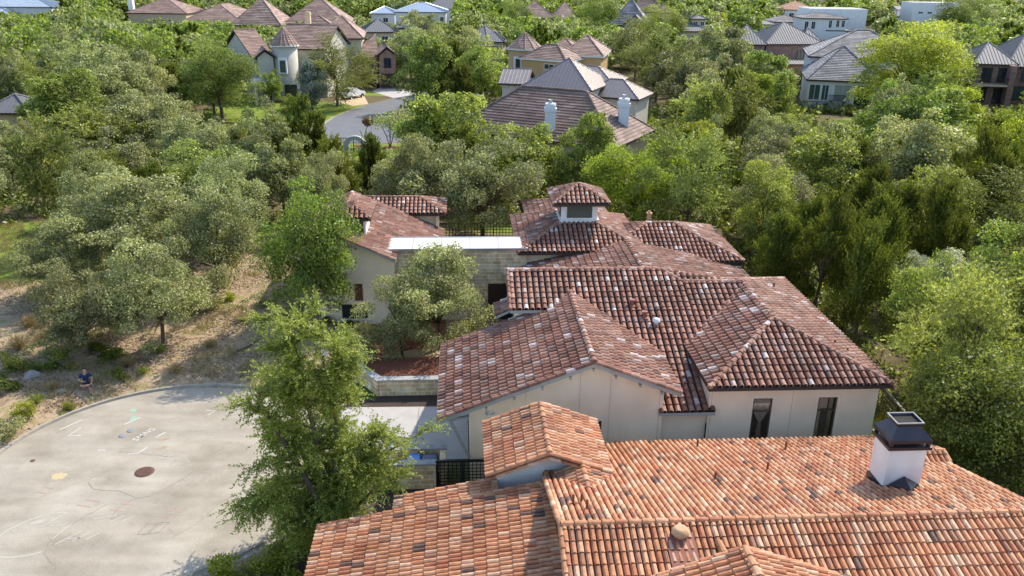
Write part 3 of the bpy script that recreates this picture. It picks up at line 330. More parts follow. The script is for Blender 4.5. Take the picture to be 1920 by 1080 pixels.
(161.0,306.8,8.6,3.9),(172.2,303.4,8.2,4.1),(182.2,301.9,9.8,4.6),(185.1,304.4,11.2,4.4),(193.0,305.6,10.0,5.0),(201.1,307.2,7.5,4.3),(209.6,304.9,9.1,5.0),(-218.4,314.4,9.1,4.0),(-209.6,308.8,8.4,4.2),(-203.0,313.7,7.6,4.5),(-193.2,313.1,7.5,5.3),(-185.5,311.3,7.7,5.3),
(-180.5,309.5,7.7,4.8),(-173.6,311.1,9.5,5.1),(-163.7,313.8,7.4,4.6),(-152.2,314.2,11.1,5.5),(-146.6,313.7,9.6,4.2),(-140.3,309.3,10.9,4.6),(-131.2,312.1,7.5,5.4),(-120.6,313.8,11.0,4.6),(-116.7,313.6,10.1,4.7),(-107.3,309.6,10.7,4.9),(-96.2,310.8,8.4,5.0),(-88.5,314.4,8.6,5.4),
(-82.6,314.2,10.4,5.1),(-74.8,310.4,11.0,5.6),(-67.0,309.2,7.9,5.9),(-60.7,313.9,9.4,5.1),(-8.8,314.5,10.4,4.7),(-1.0,310.4,11.3,5.5),(8.4,310.6,10.3,4.9),(17.3,311.0,11.0,5.3),(23.1,312.3,10.6,5.0),(34.5,308.7,11.0,5.4),(39.6,314.1,7.7,4.6),(49.1,314.0,8.7,6.0),
(56.8,308.9,7.6,4.1),(64.4,310.7,8.2,4.8),(69.3,314.5,10.8,5.1),(79.8,310.6,9.7,4.6),(91.4,314.8,10.3,5.6),(163.3,311.8,5.8,3.4),(170.9,315.0,7.5,3.9),(176.5,310.9,9.7,4.1),(187.8,310.8,11.1,4.6),(192.5,309.8,11.3,5.1),(203.9,309.0,9.4,5.4),(213.1,314.7,7.5,4.7),
(221.3,312.1,11.3,4.4),(-227.7,321.9,8.2,5.1),(-217.3,319.5,11.2,5.9),(-205.7,317.4,10.7,4.0),(-200.6,321.9,8.1,4.7),(-191.3,317.3,10.2,5.3),(-186.3,321.8,7.3,5.4),(-176.5,316.7,7.4,6.0),(-165.4,318.7,10.6,6.0),(-156.4,319.2,8.2,5.0),(-147.8,320.5,10.0,5.7),(-143.4,319.4,10.8,4.4),
(-132.3,315.9,9.4,5.1),(-128.8,321.8,9.0,4.3),(-118.9,319.6,8.9,3.9),(-112.8,320.4,7.6,4.5),(-99.9,321.4,11.0,4.3),(-97.0,320.7,9.7,4.7),(-88.8,318.6,8.1,5.2),(-74.3,317.1,7.3,5.4),(-71.8,317.2,9.0,6.0),(-62.2,317.8,9.1,4.3),(-20.4,318.8,7.6,3.9),(-12.5,317.0,9.1,5.1),
(-1.3,322.2,9.5,4.6),(2.5,319.9,10.3,4.5),(13.7,322.3,8.8,5.9),(20.2,320.0,10.9,4.4),(27.8,322.2,7.3,4.6),(36.8,320.6,9.8,5.9),(46.3,315.8,7.3,4.0),(52.9,315.9,9.4,5.3),(59.6,321.3,8.9,5.9),(68.8,319.8,9.4,4.5),(79.7,315.8,8.1,4.6),(88.5,319.0,7.2,4.6),
(94.9,321.0,5.6,4.2),(137.8,319.2,5.3,3.5),(165.3,315.8,5.6,4.3),(178.1,319.1,8.1,5.7),(181.6,317.9,7.0,6.0),(191.7,320.8,10.6,5.1),(203.6,320.8,11.2,5.9),(205.9,320.7,8.0,4.6),(215.8,322.2,7.3,4.8),(-231.7,329.5,9.2,5.4),(-220.9,328.0,8.5,4.8),(-211.2,327.5,11.0,4.6),
(-202.3,327.8,9.6,4.8),(-195.9,323.4,7.4,4.6),(-190.6,323.2,10.2,5.5),(-179.1,324.3,10.2,5.7),(-170.8,324.4,9.5,4.8),(-164.9,323.9,10.9,5.3),(-152.3,324.0,8.2,5.0),(-149.8,324.9,9.4,5.0),(-136.0,326.7,9.9,5.2),(-128.6,325.3,7.0,6.0),(-120.3,323.7,7.5,4.4),(-112.9,323.8,7.1,5.0),
(-109.0,324.6,8.7,4.4),(-100.8,324.6,8.1,4.6),(-89.8,325.3,8.5,4.0),(-78.8,327.8,9.2,4.0),(-74.5,328.8,9.1,4.4),(-62.4,328.8,7.5,5.0),(-12.9,325.4,11.2,4.5),(-6.4,327.3,8.1,4.8),(-1.3,328.2,7.8,4.2),(8.1,327.1,9.9,5.1),(20.2,327.9,7.9,5.1),(23.9,324.5,7.7,4.1),
(33.3,328.8,10.0,4.1),(40.7,326.8,9.4,4.0),(48.1,326.6,9.7,4.1),(60.8,324.5,9.7,5.1),(66.2,329.1,8.8,4.8),(75.8,328.4,11.4,5.6),(84.0,327.6,9.9,6.0),(95.1,327.9,8.0,5.1),(173.4,325.0,10.3,5.0),(184.5,322.9,7.6,4.4),(190.0,325.5,8.7,6.0),(198.7,326.7,11.3,5.3),
(207.9,328.4,8.5,4.0),(218.6,326.4,9.6,4.1),(225.4,325.4,9.9,4.5),(-231.3,332.6,8.2,5.9),(-227.6,331.9,9.2,6.0),(-220.0,331.5,10.6,4.1),(-209.7,335.3,10.2,5.6),(-203.4,336.0,8.6,5.7),(-192.8,336.1,9.2,4.5),(-186.6,333.4,7.2,4.3),(-173.5,333.9,10.9,4.3),(-167.8,333.2,7.5,4.5),
(-156.6,334.9,9.3,5.3),(-148.7,336.5,9.7,4.1),(-140.3,331.2,8.1,4.3),(-134.4,334.0,9.1,5.0),(-128.5,334.9,9.4,4.6),(-115.6,336.4,11.2,6.0),(-112.4,332.7,9.0,4.5),(-99.6,336.1,7.6,5.0),(-89.8,336.0,9.0,4.2),(-84.9,333.6,10.5,4.4),(-77.8,336.7,7.1,5.3),(-70.7,335.1,8.9,5.9),
(-61.6,336.0,8.0,4.1),(-54.2,330.6,8.7,6.0),(-44.1,334.9,7.2,5.1),(-34.5,330.8,9.6,4.9),(-27.6,335.6,10.1,4.2),(-20.8,330.5,8.2,5.3),(-6.8,336.6,10.9,4.2),(0.3,335.2,9.1,6.1),(7.4,330.9,8.0,4.2),(15.7,334.3,10.9,4.0),(20.1,336.6,8.2,4.5),(34.1,330.9,10.6,5.9),
(40.3,334.2,7.0,5.3),(49.0,335.3,9.3,4.2),(54.7,334.5,7.4,4.2),(63.2,335.4,9.5,4.7),(76.2,334.0,8.1,5.2),(83.8,332.6,9.0,5.2),(93.0,334.4,7.8,5.2),(96.9,333.3,10.2,4.0),(106.4,332.2,9.7,5.7),(114.4,334.3,8.3,4.5),(123.0,333.7,8.0,5.6),(131.3,332.5,8.1,5.7),
(142.2,336.4,8.1,4.1),(182.0,333.9,11.2,5.1),(192.2,333.2,9.3,4.6),(197.4,336.4,9.2,4.0),(205.0,331.4,9.8,5.0),(214.1,336.3,10.4,4.2),(219.5,334.8,9.7,5.3),(230.9,330.4,9.0,5.7),(-238.2,337.7,7.6,5.9),(-230.2,338.5,10.2,6.0),(-219.7,341.7,10.6,4.2),(-214.0,342.8,8.5,4.3),
(-203.0,342.1,7.0,4.1),(-196.7,343.8,9.8,5.8),(-191.3,341.3,7.8,4.7),(-182.7,340.5,7.2,5.4),(-171.0,343.5,10.5,4.2),(-161.1,341.0,11.2,5.0),(-158.0,342.1,7.8,6.1),(-146.6,343.5,9.2,4.7),(-137.4,342.2,9.1,4.6),(-130.6,342.2,8.0,4.3),(-121.8,341.8,7.3,4.6),(-110.2,339.2,10.5,4.6),
(-107.8,340.7,10.9,5.6),(-99.7,342.1,9.8,5.0),(-87.2,340.9,7.8,5.5),(-82.4,339.5,10.8,5.2),(-71.5,342.2,9.2,4.8),(-62.8,337.6,8.6,4.1),(-51.5,343.5,9.9,4.3),(-44.0,339.3,10.6,5.4),(-37.3,342.4,8.2,5.8),(-29.4,342.5,10.8,4.5),(-21.9,339.8,7.3,5.8),(-11.7,340.7,9.5,5.9),
(-7.5,339.8,10.1,5.1),(3.8,339.1,8.0,5.4),(11.1,343.7,11.1,6.0),(19.0,340.9,7.5,4.8),(26.1,340.8,11.3,5.6),(36.4,339.3,11.2,4.1),(47.9,343.1,7.3,6.0),(55.0,340.0,8.9,5.3),(62.6,343.2,11.0,4.7),(67.5,342.6,9.9,5.4),(76.3,337.9,11.0,4.8),(87.3,343.9,7.9,5.3),
(92.9,341.2,10.3,4.3),(106.0,343.9,10.7,5.7),(115.6,342.2,9.5,5.7),(123.0,341.6,10.0,4.4),(128.2,339.6,10.9,5.6),(136.3,344.1,7.3,4.1),(144.9,337.9,8.5,3.6),(179.6,342.8,8.9,4.1),(190.8,338.3,11.0,4.1),(197.3,338.4,8.2,4.9),(206.4,340.3,8.9,4.8),(213.2,339.3,11.3,4.4),
(218.9,341.1,8.6,5.5),(226.7,341.9,8.6,6.0),(236.8,340.3,8.4,5.1),(-245.2,349.3,8.9,5.5),(-236.7,347.8,9.5,5.5),(-225.9,347.6,7.4,4.3),(-220.8,346.0,7.8,5.4),(-211.1,350.9,8.1,4.5),(-203.7,345.7,10.1,5.2),(-194.8,350.2,10.0,4.9),(-184.0,349.2,9.0,4.2),(-177.2,351.1,8.7,5.4),
(-170.6,350.0,10.9,4.8),(-160.3,348.2,8.1,4.5),(-153.5,349.4,9.3,6.0),(-139.4,350.7,11.3,5.8),(-137.3,345.6,11.4,5.9),(-124.9,348.9,9.0,4.9),(-119.6,348.5,8.2,4.3),(-106.3,348.6,10.9,4.6),(-99.8,346.6,10.7,4.5),(-90.9,348.5,8.5,4.2),(-83.6,348.3,10.7,4.4),(-77.2,346.8,10.6,4.5),
(-65.7,345.0,7.4,5.5),(-58.2,345.5,9.1,6.0),(-50.5,348.5,8.9,5.1),(-44.4,350.7,9.6,4.8),(-34.3,346.0,11.2,5.8),(-25.3,348.8,9.5,4.4),(-19.2,349.7,7.7,5.2),(-10.8,344.9,7.7,5.4),(1.6,351.4,10.0,5.1),(6.0,351.2,9.2,5.8),(14.6,350.4,9.1,4.5),(25.5,345.3,9.6,4.5),
(36.0,345.9,10.1,5.3),(44.5,351.2,8.3,5.5),(50.8,350.8,10.7,5.6),(60.6,346.5,11.1,6.1),(71.4,347.0,10.7,5.5),(79.1,350.2,9.0,4.9),(87.2,349.2,9.4,5.9),(90.5,344.8,9.1,4.2),(104.4,345.3,11.0,4.5),(108.0,349.8,10.0,4.9),(119.6,348.5,11.3,5.1),(127.7,347.9,8.9,5.5),
(133.2,349.4,11.2,5.6),(144.5,347.1,7.4,4.2),(185.9,346.3,9.2,5.5),(193.9,349.2,9.2,4.0),(206.4,346.7,9.5,6.1),(209.8,345.2,7.9,4.3),(222.5,348.2,7.2,4.6),(228.7,345.9,8.4,5.9),(236.7,346.3,9.7,4.3),(-248.5,356.6,7.4,5.2),(-241.5,357.2,9.8,6.0),(-230.9,353.4,7.8,5.5),
(-221.0,352.6,8.9,4.6),(-214.9,358.1,9.5,5.6),(-204.4,354.0,9.8,4.8),(-197.8,355.8,10.0,4.4),(-186.8,353.2,8.4,5.8),(-177.3,354.6,11.3,4.1),(-169.0,353.5,7.2,5.7),(-165.9,357.3,7.0,4.3),(-156.1,352.7,9.1,4.8),(-145.0,355.5,11.3,5.8),(-140.4,358.4,11.0,5.2),(-129.5,353.3,8.4,4.5),
(-123.2,356.3,8.5,5.7),(-112.1,357.8,7.4,5.8),(-104.1,356.4,8.1,5.5),(-96.3,357.1,9.6,4.3),(-88.5,357.3,7.1,5.4),(-78.3,357.0,8.5,5.1),(-70.3,357.2,7.3,5.1),(-63.3,356.2,8.2,4.5),(-54.9,358.2,8.6,5.9),(-43.0,354.0,9.5,4.1),(-33.2,356.4,7.5,5.1),(-27.6,356.7,8.3,6.0),
(-18.3,352.6,10.7,5.9),(-11.9,357.0,10.9,5.9),(-5.0,357.8,8.1,5.7),(7.7,355.3,11.1,5.8),(18.3,358.7,9.6,5.6),(24.6,354.9,9.2,5.1),(30.0,353.9,10.8,5.8),(41.7,356.8,9.3,5.3),(50.0,352.2,9.0,6.1),(55.4,355.3,7.3,4.6),(68.1,352.4,10.6,5.7),(76.9,353.9,11.2,4.8),
(82.6,358.6,9.5,5.5),(88.8,352.2,8.2,4.3),(102.1,353.8,11.3,5.5),(106.3,357.0,8.4,5.2),(114.0,357.8,10.5,5.3),(126.7,354.5,7.6,4.7),(135.6,356.0,7.6,4.5),(142.3,352.2,7.2,5.0),(148.4,358.2,7.6,5.6),(186.0,358.2,7.6,3.3),(196.8,357.1,9.3,5.9),(199.3,356.2,10.5,5.7),
(211.6,352.6,9.2,4.6),(219.7,354.8,9.1,5.2),(228.0,358.2,8.3,4.6),(233.8,352.9,10.8,6.0),(241.9,354.6,11.1,5.9),(-250.3,366.4,8.4,4.2),(-246.7,363.0,7.1,4.6),(-236.6,364.3,7.7,4.3),(-229.1,360.2,7.6,4.3),(-217.3,365.6,7.2,5.8),(-208.4,364.1,8.3,5.8),(-205.1,359.9,11.3,4.5),
(-190.8,364.8,7.2,4.3),(-184.0,360.6,10.0,5.5),(-178.3,362.9,8.0,5.9),(-167.0,364.3,9.8,4.2),(-156.7,364.9,9.3,5.3),(-150.8,364.8,9.4,4.7),(-142.1,361.1,7.0,5.2),(-131.1,364.5,7.9,5.1),(-124.5,363.6,9.1,5.1),(-115.2,365.6,9.3,5.7),(-106.7,360.4,8.2,4.7),(-100.4,363.0,8.3,6.2),
(-89.2,362.1,10.1,6.0),(-84.5,363.9,11.3,4.9),(-71.1,365.1,8.4,4.4),(-63.0,362.5,8.6,5.1),(-54.9,365.7,11.1,5.7),(-50.2,362.1,7.0,4.5),(-40.5,360.8,9.1,4.3),(-29.8,362.4,8.1,5.5),(-23.4,359.8,10.8,5.7),(-11.1,361.6,8.2,5.6),(-7.5,366.2,9.9,5.2),(0.4,361.5,8.9,6.2),
(9.6,363.7,7.4,6.1),(22.3,365.2,10.4,4.4),(27.4,359.9,9.5,4.2),(35.6,360.8,11.1,5.8),(44.9,366.3,7.7,4.4),(54.1,365.1,7.4,5.7),(63.8,365.1,8.5,4.1),(69.3,364.6,9.3,5.7),(78.5,361.5,8.0,5.9),(90.6,360.7,10.3,4.1),(97.5,361.4,10.4,5.6),(107.6,361.0,7.2,5.4),
(116.2,359.7,10.8,6.0),(122.5,363.2,9.9,6.0),(133.0,363.1,10.5,5.1),(137.4,363.4,8.9,4.8),(148.4,361.1,8.4,5.7),(194.7,364.2,10.4,5.3),(202.3,360.5,11.5,5.3),(209.8,360.9,7.4,5.6),(219.3,364.2,8.1,5.1),(228.1,364.0,11.1,4.2),(236.7,359.7,9.8,5.2),(240.5,362.5,10.0,5.9),
(249.1,363.1,10.6,4.3),(-255.9,373.6,8.5,4.5),(-252.4,368.6,8.9,5.6),(-238.3,371.0,11.3,5.0),(-231.6,367.1,8.9,4.1),(-226.6,372.7,7.5,4.7),(-215.2,370.7,7.1,4.3),(-205.5,369.9,7.4,5.1),(-199.0,374.0,7.2,4.5),(-192.4,370.9,11.3,5.8),(-183.5,370.8,8.6,6.2),(-170.8,371.3,8.2,5.0),
(-163.4,369.7,9.5,4.3),(-155.5,373.9,8.8,5.2),(-144.5,372.7,10.3,4.9),(-136.2,368.5,9.8,4.1),(-131.1,368.3,8.6,5.7),(-123.7,373.2,7.4,6.1),(-108.6,371.4,10.8,6.1),(-103.5,373.0,7.2,5.8),(-93.4,372.5,7.7,4.3),(-85.7,371.3,10.1,4.5),(-76.7,373.8,8.1,5.8),(-65.4,371.8,9.0,5.0),
(-60.1,368.0,7.3,4.7),(-53.5,373.3,8.6,6.0),(-42.2,373.3,11.0,5.6),(-34.4,368.8,9.5,4.7),(-23.1,367.4,9.9,4.8),(-17.3,370.9,11.4,6.2),(-9.1,373.7,11.3,5.2),(1.0,368.5,10.6,5.1),(11.0,373.5,9.8,5.6),(18.1,368.0,9.1,4.2),(24.2,373.9,8.7,4.4),(34.6,367.5,9.7,4.6),
(41.8,371.5,11.2,4.1),(53.8,371.1,9.2,5.0),(57.6,369.5,9.4,4.8),(80.3,370.5,9.2,5.9),(84.3,368.7,7.1,5.1),(95.2,373.7,11.2,5.0),(104.2,367.8,10.4,5.2),(110.5,373.2,7.2,4.5),(132.1,369.4,11.2,4.1),(136.9,369.3,10.8,4.3),(148.6,373.2,11.4,5.8),(152.9,370.5,8.0,4.3),
(199.3,372.5,9.4,4.8),(209.0,373.7,7.2,5.1),(214.0,372.3,8.9,5.9),(226.3,373.7,9.6,5.4),(237.0,372.7,8.5,4.3),(245.3,367.6,11.2,6.1),(252.1,373.7,9.7,5.7),(-262.9,376.2,7.4,5.7),(-255.2,375.6,9.5,4.7),(-247.8,380.8,9.8,5.7),(-235.3,377.7,9.0,5.0),(-229.8,380.1,11.0,4.7),
(-218.6,376.2,7.0,5.6),(-209.4,377.0,11.5,5.7),(-203.9,380.0,10.8,4.4),(-191.1,377.7,8.2,4.9),(-185.0,378.4,8.3,4.2),(-175.6,379.7,10.1,5.0),(-165.3,374.8,7.6,4.1),(-158.7,378.3,8.0,5.2),(-153.9,374.9,11.3,6.0),(-144.7,379.3,9.3,5.3),(-130.6,379.2,11.2,5.6),(-121.4,375.5,10.7,4.8),
(-112.7,380.2,11.3,5.7),(-107.7,378.3,10.5,4.2),(-97.9,378.6,10.2,4.8),(-88.7,379.8,8.7,5.6),(-78.0,377.3,9.4,5.1),(-69.7,376.6,8.3,4.9),(-62.3,375.8,11.4,5.2),(-53.1,377.6,7.1,4.9),(-45.5,375.3,11.4,5.4),(-37.5,374.9,8.1,4.8),(-27.5,375.9,9.2,4.7),(-19.4,379.5,9.3,5.7),
(-10.3,375.3,10.0,5.1),(-0.6,381.2,8.6,5.9),(4.4,379.2,7.0,5.9),(14.6,377.9,9.2,4.9),(21.8,379.5,9.8,4.2),(30.8,381.2,8.3,4.7),(41.6,377.3,11.3,6.2),(47.2,376.3,7.8,5.1),(57.0,379.4,11.0,4.3),(63.9,375.5,8.4,4.4),(88.0,377.6,9.9,4.4),(94.1,380.8,11.0,4.4),
(99.7,381.0,10.1,5.8),(107.7,379.0,7.1,5.7),(149.0,377.7,9.0,4.8),(155.8,381.5,9.1,6.0),(162.3,377.6,5.8,3.4),(196.5,381.2,7.1,4.9),(208.5,379.4,10.0,5.2),(212.4,380.5,10.4,5.1),(224.3,380.3,9.2,5.1),(232.5,379.8,10.3,4.8),(243.3,377.3,10.0,4.9),(252.8,381.2,10.5,4.9),
(257.7,377.7,9.7,4.2),(-268.3,388.8,7.3,6.1),(-259.4,389.3,10.3,5.7),(-249.3,385.3,7.5,6.0),(-239.7,387.4,8.0,5.2),(-233.5,384.9,9.2,5.1),(-221.4,386.7,11.4,6.1),(-218.3,387.7,8.7,5.4),(-206.8,387.5,8.4,5.6),(-199.4,387.8,9.2,5.5),(-186.2,384.3,7.0,6.1),(-180.7,386.9,10.7,6.1),
(-172.9,389.3,8.8,5.7),(-161.0,384.9,8.9,4.9),(-155.7,385.2,10.8,4.2),(-142.4,387.9,9.5,5.5),(-138.4,387.7,10.9,5.0),(-128.3,383.9,8.1,6.0),(-118.5,385.5,9.9,4.5),(-114.2,384.8,9.6,4.5),(-101.6,384.6,8.2,5.7),(-94.1,387.5,10.4,4.9),(-87.7,388.2,9.5,5.4),(-74.3,386.2,11.1,4.1),
(-63.5,386.7,8.8,6.1),(-55.3,386.5,7.0,5.5),(-49.9,386.4,10.7,4.4),(-38.1,384.5,8.1,4.2),(-34.5,384.2,9.4,6.2),(-25.3,384.4,8.7,5.5),(-15.2,387.0,7.7,4.2),(-4.9,387.4,7.6,4.2),(4.5,382.8,11.2,5.6),(9.8,385.2,7.3,4.3),(19.9,388.5,11.1,5.8),(30.6,386.4,9.3,5.5),
(38.4,385.1,10.8,4.8),(46.6,387.1,11.3,4.9),(55.5,385.1,7.9,4.9),(80.1,386.9,10.0,4.6),(89.2,384.5,8.5,6.1),(102.5,387.9,8.8,5.1),(106.6,385.6,11.3,4.3),(116.7,383.7,10.8,4.8),(142.0,386.5,7.2,6.2),(154.1,385.8,8.6,4.3),(161.7,387.8,7.5,4.3),(171.4,385.6,10.6,5.0),
(182.2,388.4,8.4,5.3),(188.2,385.5,10.7,5.7),(198.6,384.1,9.3,5.3),(205.8,382.4,10.7,5.1),(211.6,388.3,9.5,5.7),(224.4,386.7,11.1,4.2),(230.3,383.5,9.9,4.6),(237.0,383.3,7.8,5.3),(248.7,385.6,7.1,5.3),(256.1,383.0,7.3,4.4),(265.9,383.5,9.1,4.5),(-272.1,396.2,8.5,4.3),
(-261.6,390.6,9.9,5.8),(-256.2,396.3,7.7,5.7),(-244.3,396.4,10.8,5.1),(-238.3,396.0,8.7,4.7),(-232.8,391.5,7.6,6.2),(-222.0,392.5,11.4,5.7),(-212.3,390.8,8.6,4.8),(-199.8,393.0,11.4,4.7),(-197.4,396.4,7.3,5.9),(-184.6,392.0,10.8,5.1),(-173.0,394.0,11.2,6.2),(-168.5,394.9,10.3,5.6),
(-162.1,394.9,10.4,4.6),(-152.8,390.5,9.4,4.4),(-138.6,393.0,11.5,5.7),(-132.7,391.3,8.9,5.5),(-120.8,396.3,8.5,4.2),(-113.4,394.9,9.9,5.9),(-103.5,394.4,10.7,4.4),(-93.7,394.7,7.4,4.5),(-87.0,392.2,11.2,4.7),(-79.3,393.6,11.2,4.8),(-67.6,395.1,9.6,6.2),(-58.8,395.3,9.5,4.2),
(-54.6,394.6,7.5,5.5),(-44.9,392.8,10.7,6.0),(-33.2,393.2,9.4,6.3),(-23.1,394.3,7.4,6.1),(-20.5,390.8,10.0,4.6),(-6.6,394.9,7.7,6.1),(3.9,394.7,11.4,5.9),(9.1,395.9,11.2,5.7),(15.2,392.7,10.2,4.9),(24.6,393.2,7.6,5.2),(33.0,395.2,8.0,6.2),(41.9,394.5,9.9,4.6),
(54.4,393.9,9.8,4.5),(62.2,395.9,9.8,4.7),(70.0,396.2,7.2,5.2),(80.1,393.1,7.0,4.4),(91.3,393.2,8.3,5.1),(94.5,390.6,10.7,5.8),(104.4,392.3,7.3,4.8),(115.5,395.3,9.3,6.0),(127.8,394.0,7.2,4.4),(134.3,390.9,11.0,4.3),(138.8,397.1,8.8,5.4),(151.4,390.9,8.5,4.9),
(161.3,395.6,10.1,4.5),(168.2,396.5,7.8,4.9),(178.1,397.1,7.1,5.7),(185.9,393.8,10.8,4.3),(195.7,392.3,10.4,5.7),(203.2,391.1,10.4,5.7),(213.1,395.3,11.3,4.7),(222.9,395.7,8.2,6.1),(229.0,396.8,9.6,6.3),(241.9,395.5,8.7,5.1),(248.7,395.7,8.9,6.1),(254.9,393.7,7.7,4.5),
(264.3,390.4,9.6,5.5),(-279.6,403.5,9.5,5.7),(-272.9,400.1,7.1,4.5),(-258.6,398.7,9.7,5.0),(-250.9,404.0,10.7,6.3),(-239.9,400.6,11.4,5.8),(-235.9,400.1,9.4,6.0),(-228.3,404.1,10.0,5.5),(-217.1,400.5,8.8,5.7),(-208.0,402.9,10.9,4.4),(-202.1,404.5,7.9,6.0),(-190.4,399.4,7.1,5.1),
(-180.1,398.2,7.1,4.8),(-169.2,403.1,8.2,5.0),(-163.6,402.8,8.3,4.9),(-154.1,399.5,8.9,5.8),(-145.1,398.2,8.6,5.4),(-138.2,400.5,9.5,5.0),(-129.6,404.0,7.3,6.2),(-121.3,401.7,9.5,5.1),(-108.6,404.1,8.4,4.3),(-102.7,404.0,9.7,5.8),(-92.5,400.1,10.1,5.4),(-79.8,398.9,8.5,5.7),
(-71.0,401.1,10.5,4.4),(-64.0,400.1,10.1,4.8),(-58.3,399.7,10.3,5.7),(-44.2,400.7,7.3,5.9),(-39.9,402.9,9.2,5.1),(-32.6,399.4,10.4,5.2),(-17.7,403.5,9.4,6.3),(-15.0,400.6,9.4,4.3),(0.1,398.8,9.6,4.8),(5.5,401.1,8.3,4.5),(16.5,402.2,7.4,6.3),(21.4,399.4,8.3,5.0),
(33.0,404.2,7.5,5.4),(42.9,399.6,8.6,5.1),(53.7,403.3,9.2,4.3),(58.8,403.6,9.0,5.0),(69.8,398.1,9.9,5.7),(74.9,400.7,10.9,4.7),(86.8,400.2,9.5,5.0),(94.4,404.4,10.1,6.4),(103.2,401.1,8.6,6.1),(112.4,402.6,7.8,5.4),(120.6,404.3,8.6,6.3),(131.6,400.2,9.5,6.2),
(141.5,403.7,9.5,5.5),(146.4,403.7,9.9,5.6),(156.5,403.2,9.4,4.9),(170.3,403.3,10.1,6.0),(177.1,400.5,11.3,6.2),(185.9,400.9,9.3,4.3),(196.3,403.7,9.7,5.2),(204.6,397.9,8.8,4.7),(212.2,400.3,9.7,6.1),(219.7,398.6,7.1,6.0),(229.0,400.9,7.1,4.4),(234.6,404.2,7.2,4.9),
(246.9,401.9,8.0,5.6),(257.0,404.8,7.4,4.8),(262.0,399.8,8.0,4.2),(276.0,399.7,10.4,6.0),
]
NMAN=60
KEEP=[(-24, 9, 108, 14), (-18, 9, 96, 5), (-32, 16, 121, 12), (-21, 6, 140, 8), (55, 12, 117, 7), (-2, 10, 66, 5)]
SHRUBS=[
('bright green leafy shrub right of the seated person', -19.83, 37.34, 0.62, 'bright'),
('dark green shrub mass left of the seated person', -23.25, 38.25, 1.0, 'round'),
('tall yellow-tipped grass clump by the leaning oak trunk', -20.02, 38.58, 0.7, 'straw'),
('spiky grass clump between the dark shrub and the grey rock', -24.36, 37.85, 0.7, 'blade'),
('tan dry grass clump at the left of the lot', -25.59, 41.07, 0.8, 'straw'),
('dark green bush at the left edge of the lot', -25.49, 37.59, 1.0, 'round'),
('green bush below the grey rock at the left edge', -24.68, 35.7, 0.9, 'bright'),
('pale yellow-green bush by the curb at the left edge', -22.67, 33.26, 0.8, 'yellow'),
('olive bush right at the curb corner at the left edge', -22.62, 32.27, 0.8, 'oak'),
('tan grass clump behind the dark shrub', -27.33, 42.93, 0.9, 'straw'),
('shaded dark bush at the leaning oak foot', -22.62, 40.68, 0.8, 'juniper'),
('small yellow bush on the open lot slope', -17.62, 47.12, 0.6, 'yellow'),
('green bush at the edge of the lot near the bright shade tree', -15.31, 46.58, 0.8, 'oak'),
('dark bush against the casita wall under its window', -9.79, 44.95, 0.55, 'juniper'),
('small dark bush left of the casita window', -11.14, 44.61, 0.45, 'juniper'),
('dark bush below the casita window right side', -9.01, 44.48, 0.5, 'round'),
('yellow-green bush at the street end beside the clay roof corner', -9.51, 23.19, 0.95, 'yellow'),
('larger yellow-green bush touching the clay roof corner', -8.08, 23.41, 1.0, 'yellow'),
('small bush in the dark mulch before the bin enclosure', -7.76, 25.07, 0.6, 'juniper'),
('pale shrub at the bottom edge of the lawn side fence', 17.91, 34.72, 0.9, 'yellow'),
('tan grass clump on the lot slope by the curb', -17.3, 38.13, 0.6, 'straw'),
('straw grass clump in the middle of the lot slope', -16.51, 41.03, 0.6, 'straw'),
('dry grass clump near the fallen branch', -18.99, 40.29, 0.6, 'blade'),
('dark leafy bush between the two oak trunks on the lot', -21.27, 39.33, 0.9, 'juniper'),
('olive bush in front of the tan grass clump on the lot left', -24.71, 39.95, 0.8, 'oak'),
('straw tuft between the seated person and the grey rock', -22.53, 36.01, 0.55, 'straw'),
('tall straw clump at the far left of the lot', -26.39, 40.15, 0.9, 'straw'),
('green grassy clump at the curb below the grey rock', -22.58, 34.65, 0.6, 'blade'),
('small green bush at the curb below the seated person', -21.26, 34.53, 0.45, 'yellow'),
('straw clump at the top of the lot slope by the bright shade tree', -15.73, 44.23, 0.7, 'straw'),
('olive bush below the right end of the oak clump', -17.89, 45.57, 0.9, 'oak'),
('tan tuft on the slope above the curb middle', -18.84, 37.87, 0.5, 'blade'),
]
# ------------------------------------------------------------------ helpers
TH = math.radians(3.7)                      # heading of the two tiled houses (frame with its origin below the camera)
def L2W(x, y, z=0.0):
    return (x * math.cos(TH) - y * math.sin(TH), x * math.sin(TH) + y * math.cos(TH), z)

def tag(o, label=None, cat=None, group=None, kind=None):
    if label: o['label'] = label
    if cat: o['category'] = cat
    if group: o['group'] = group
    if kind: o['kind'] = kind
    return o

def thing(name, label, cat, loc=(0, 0, 0), rot=0.0, group=None):
    o = bpy.data.objects.new(name, None)
    COL.objects.link(o)
    o.empty_display_size = 0.3
    o.location = loc
    o.rotation_euler = (0, 0, rot)
    return tag(o, label, cat, group)

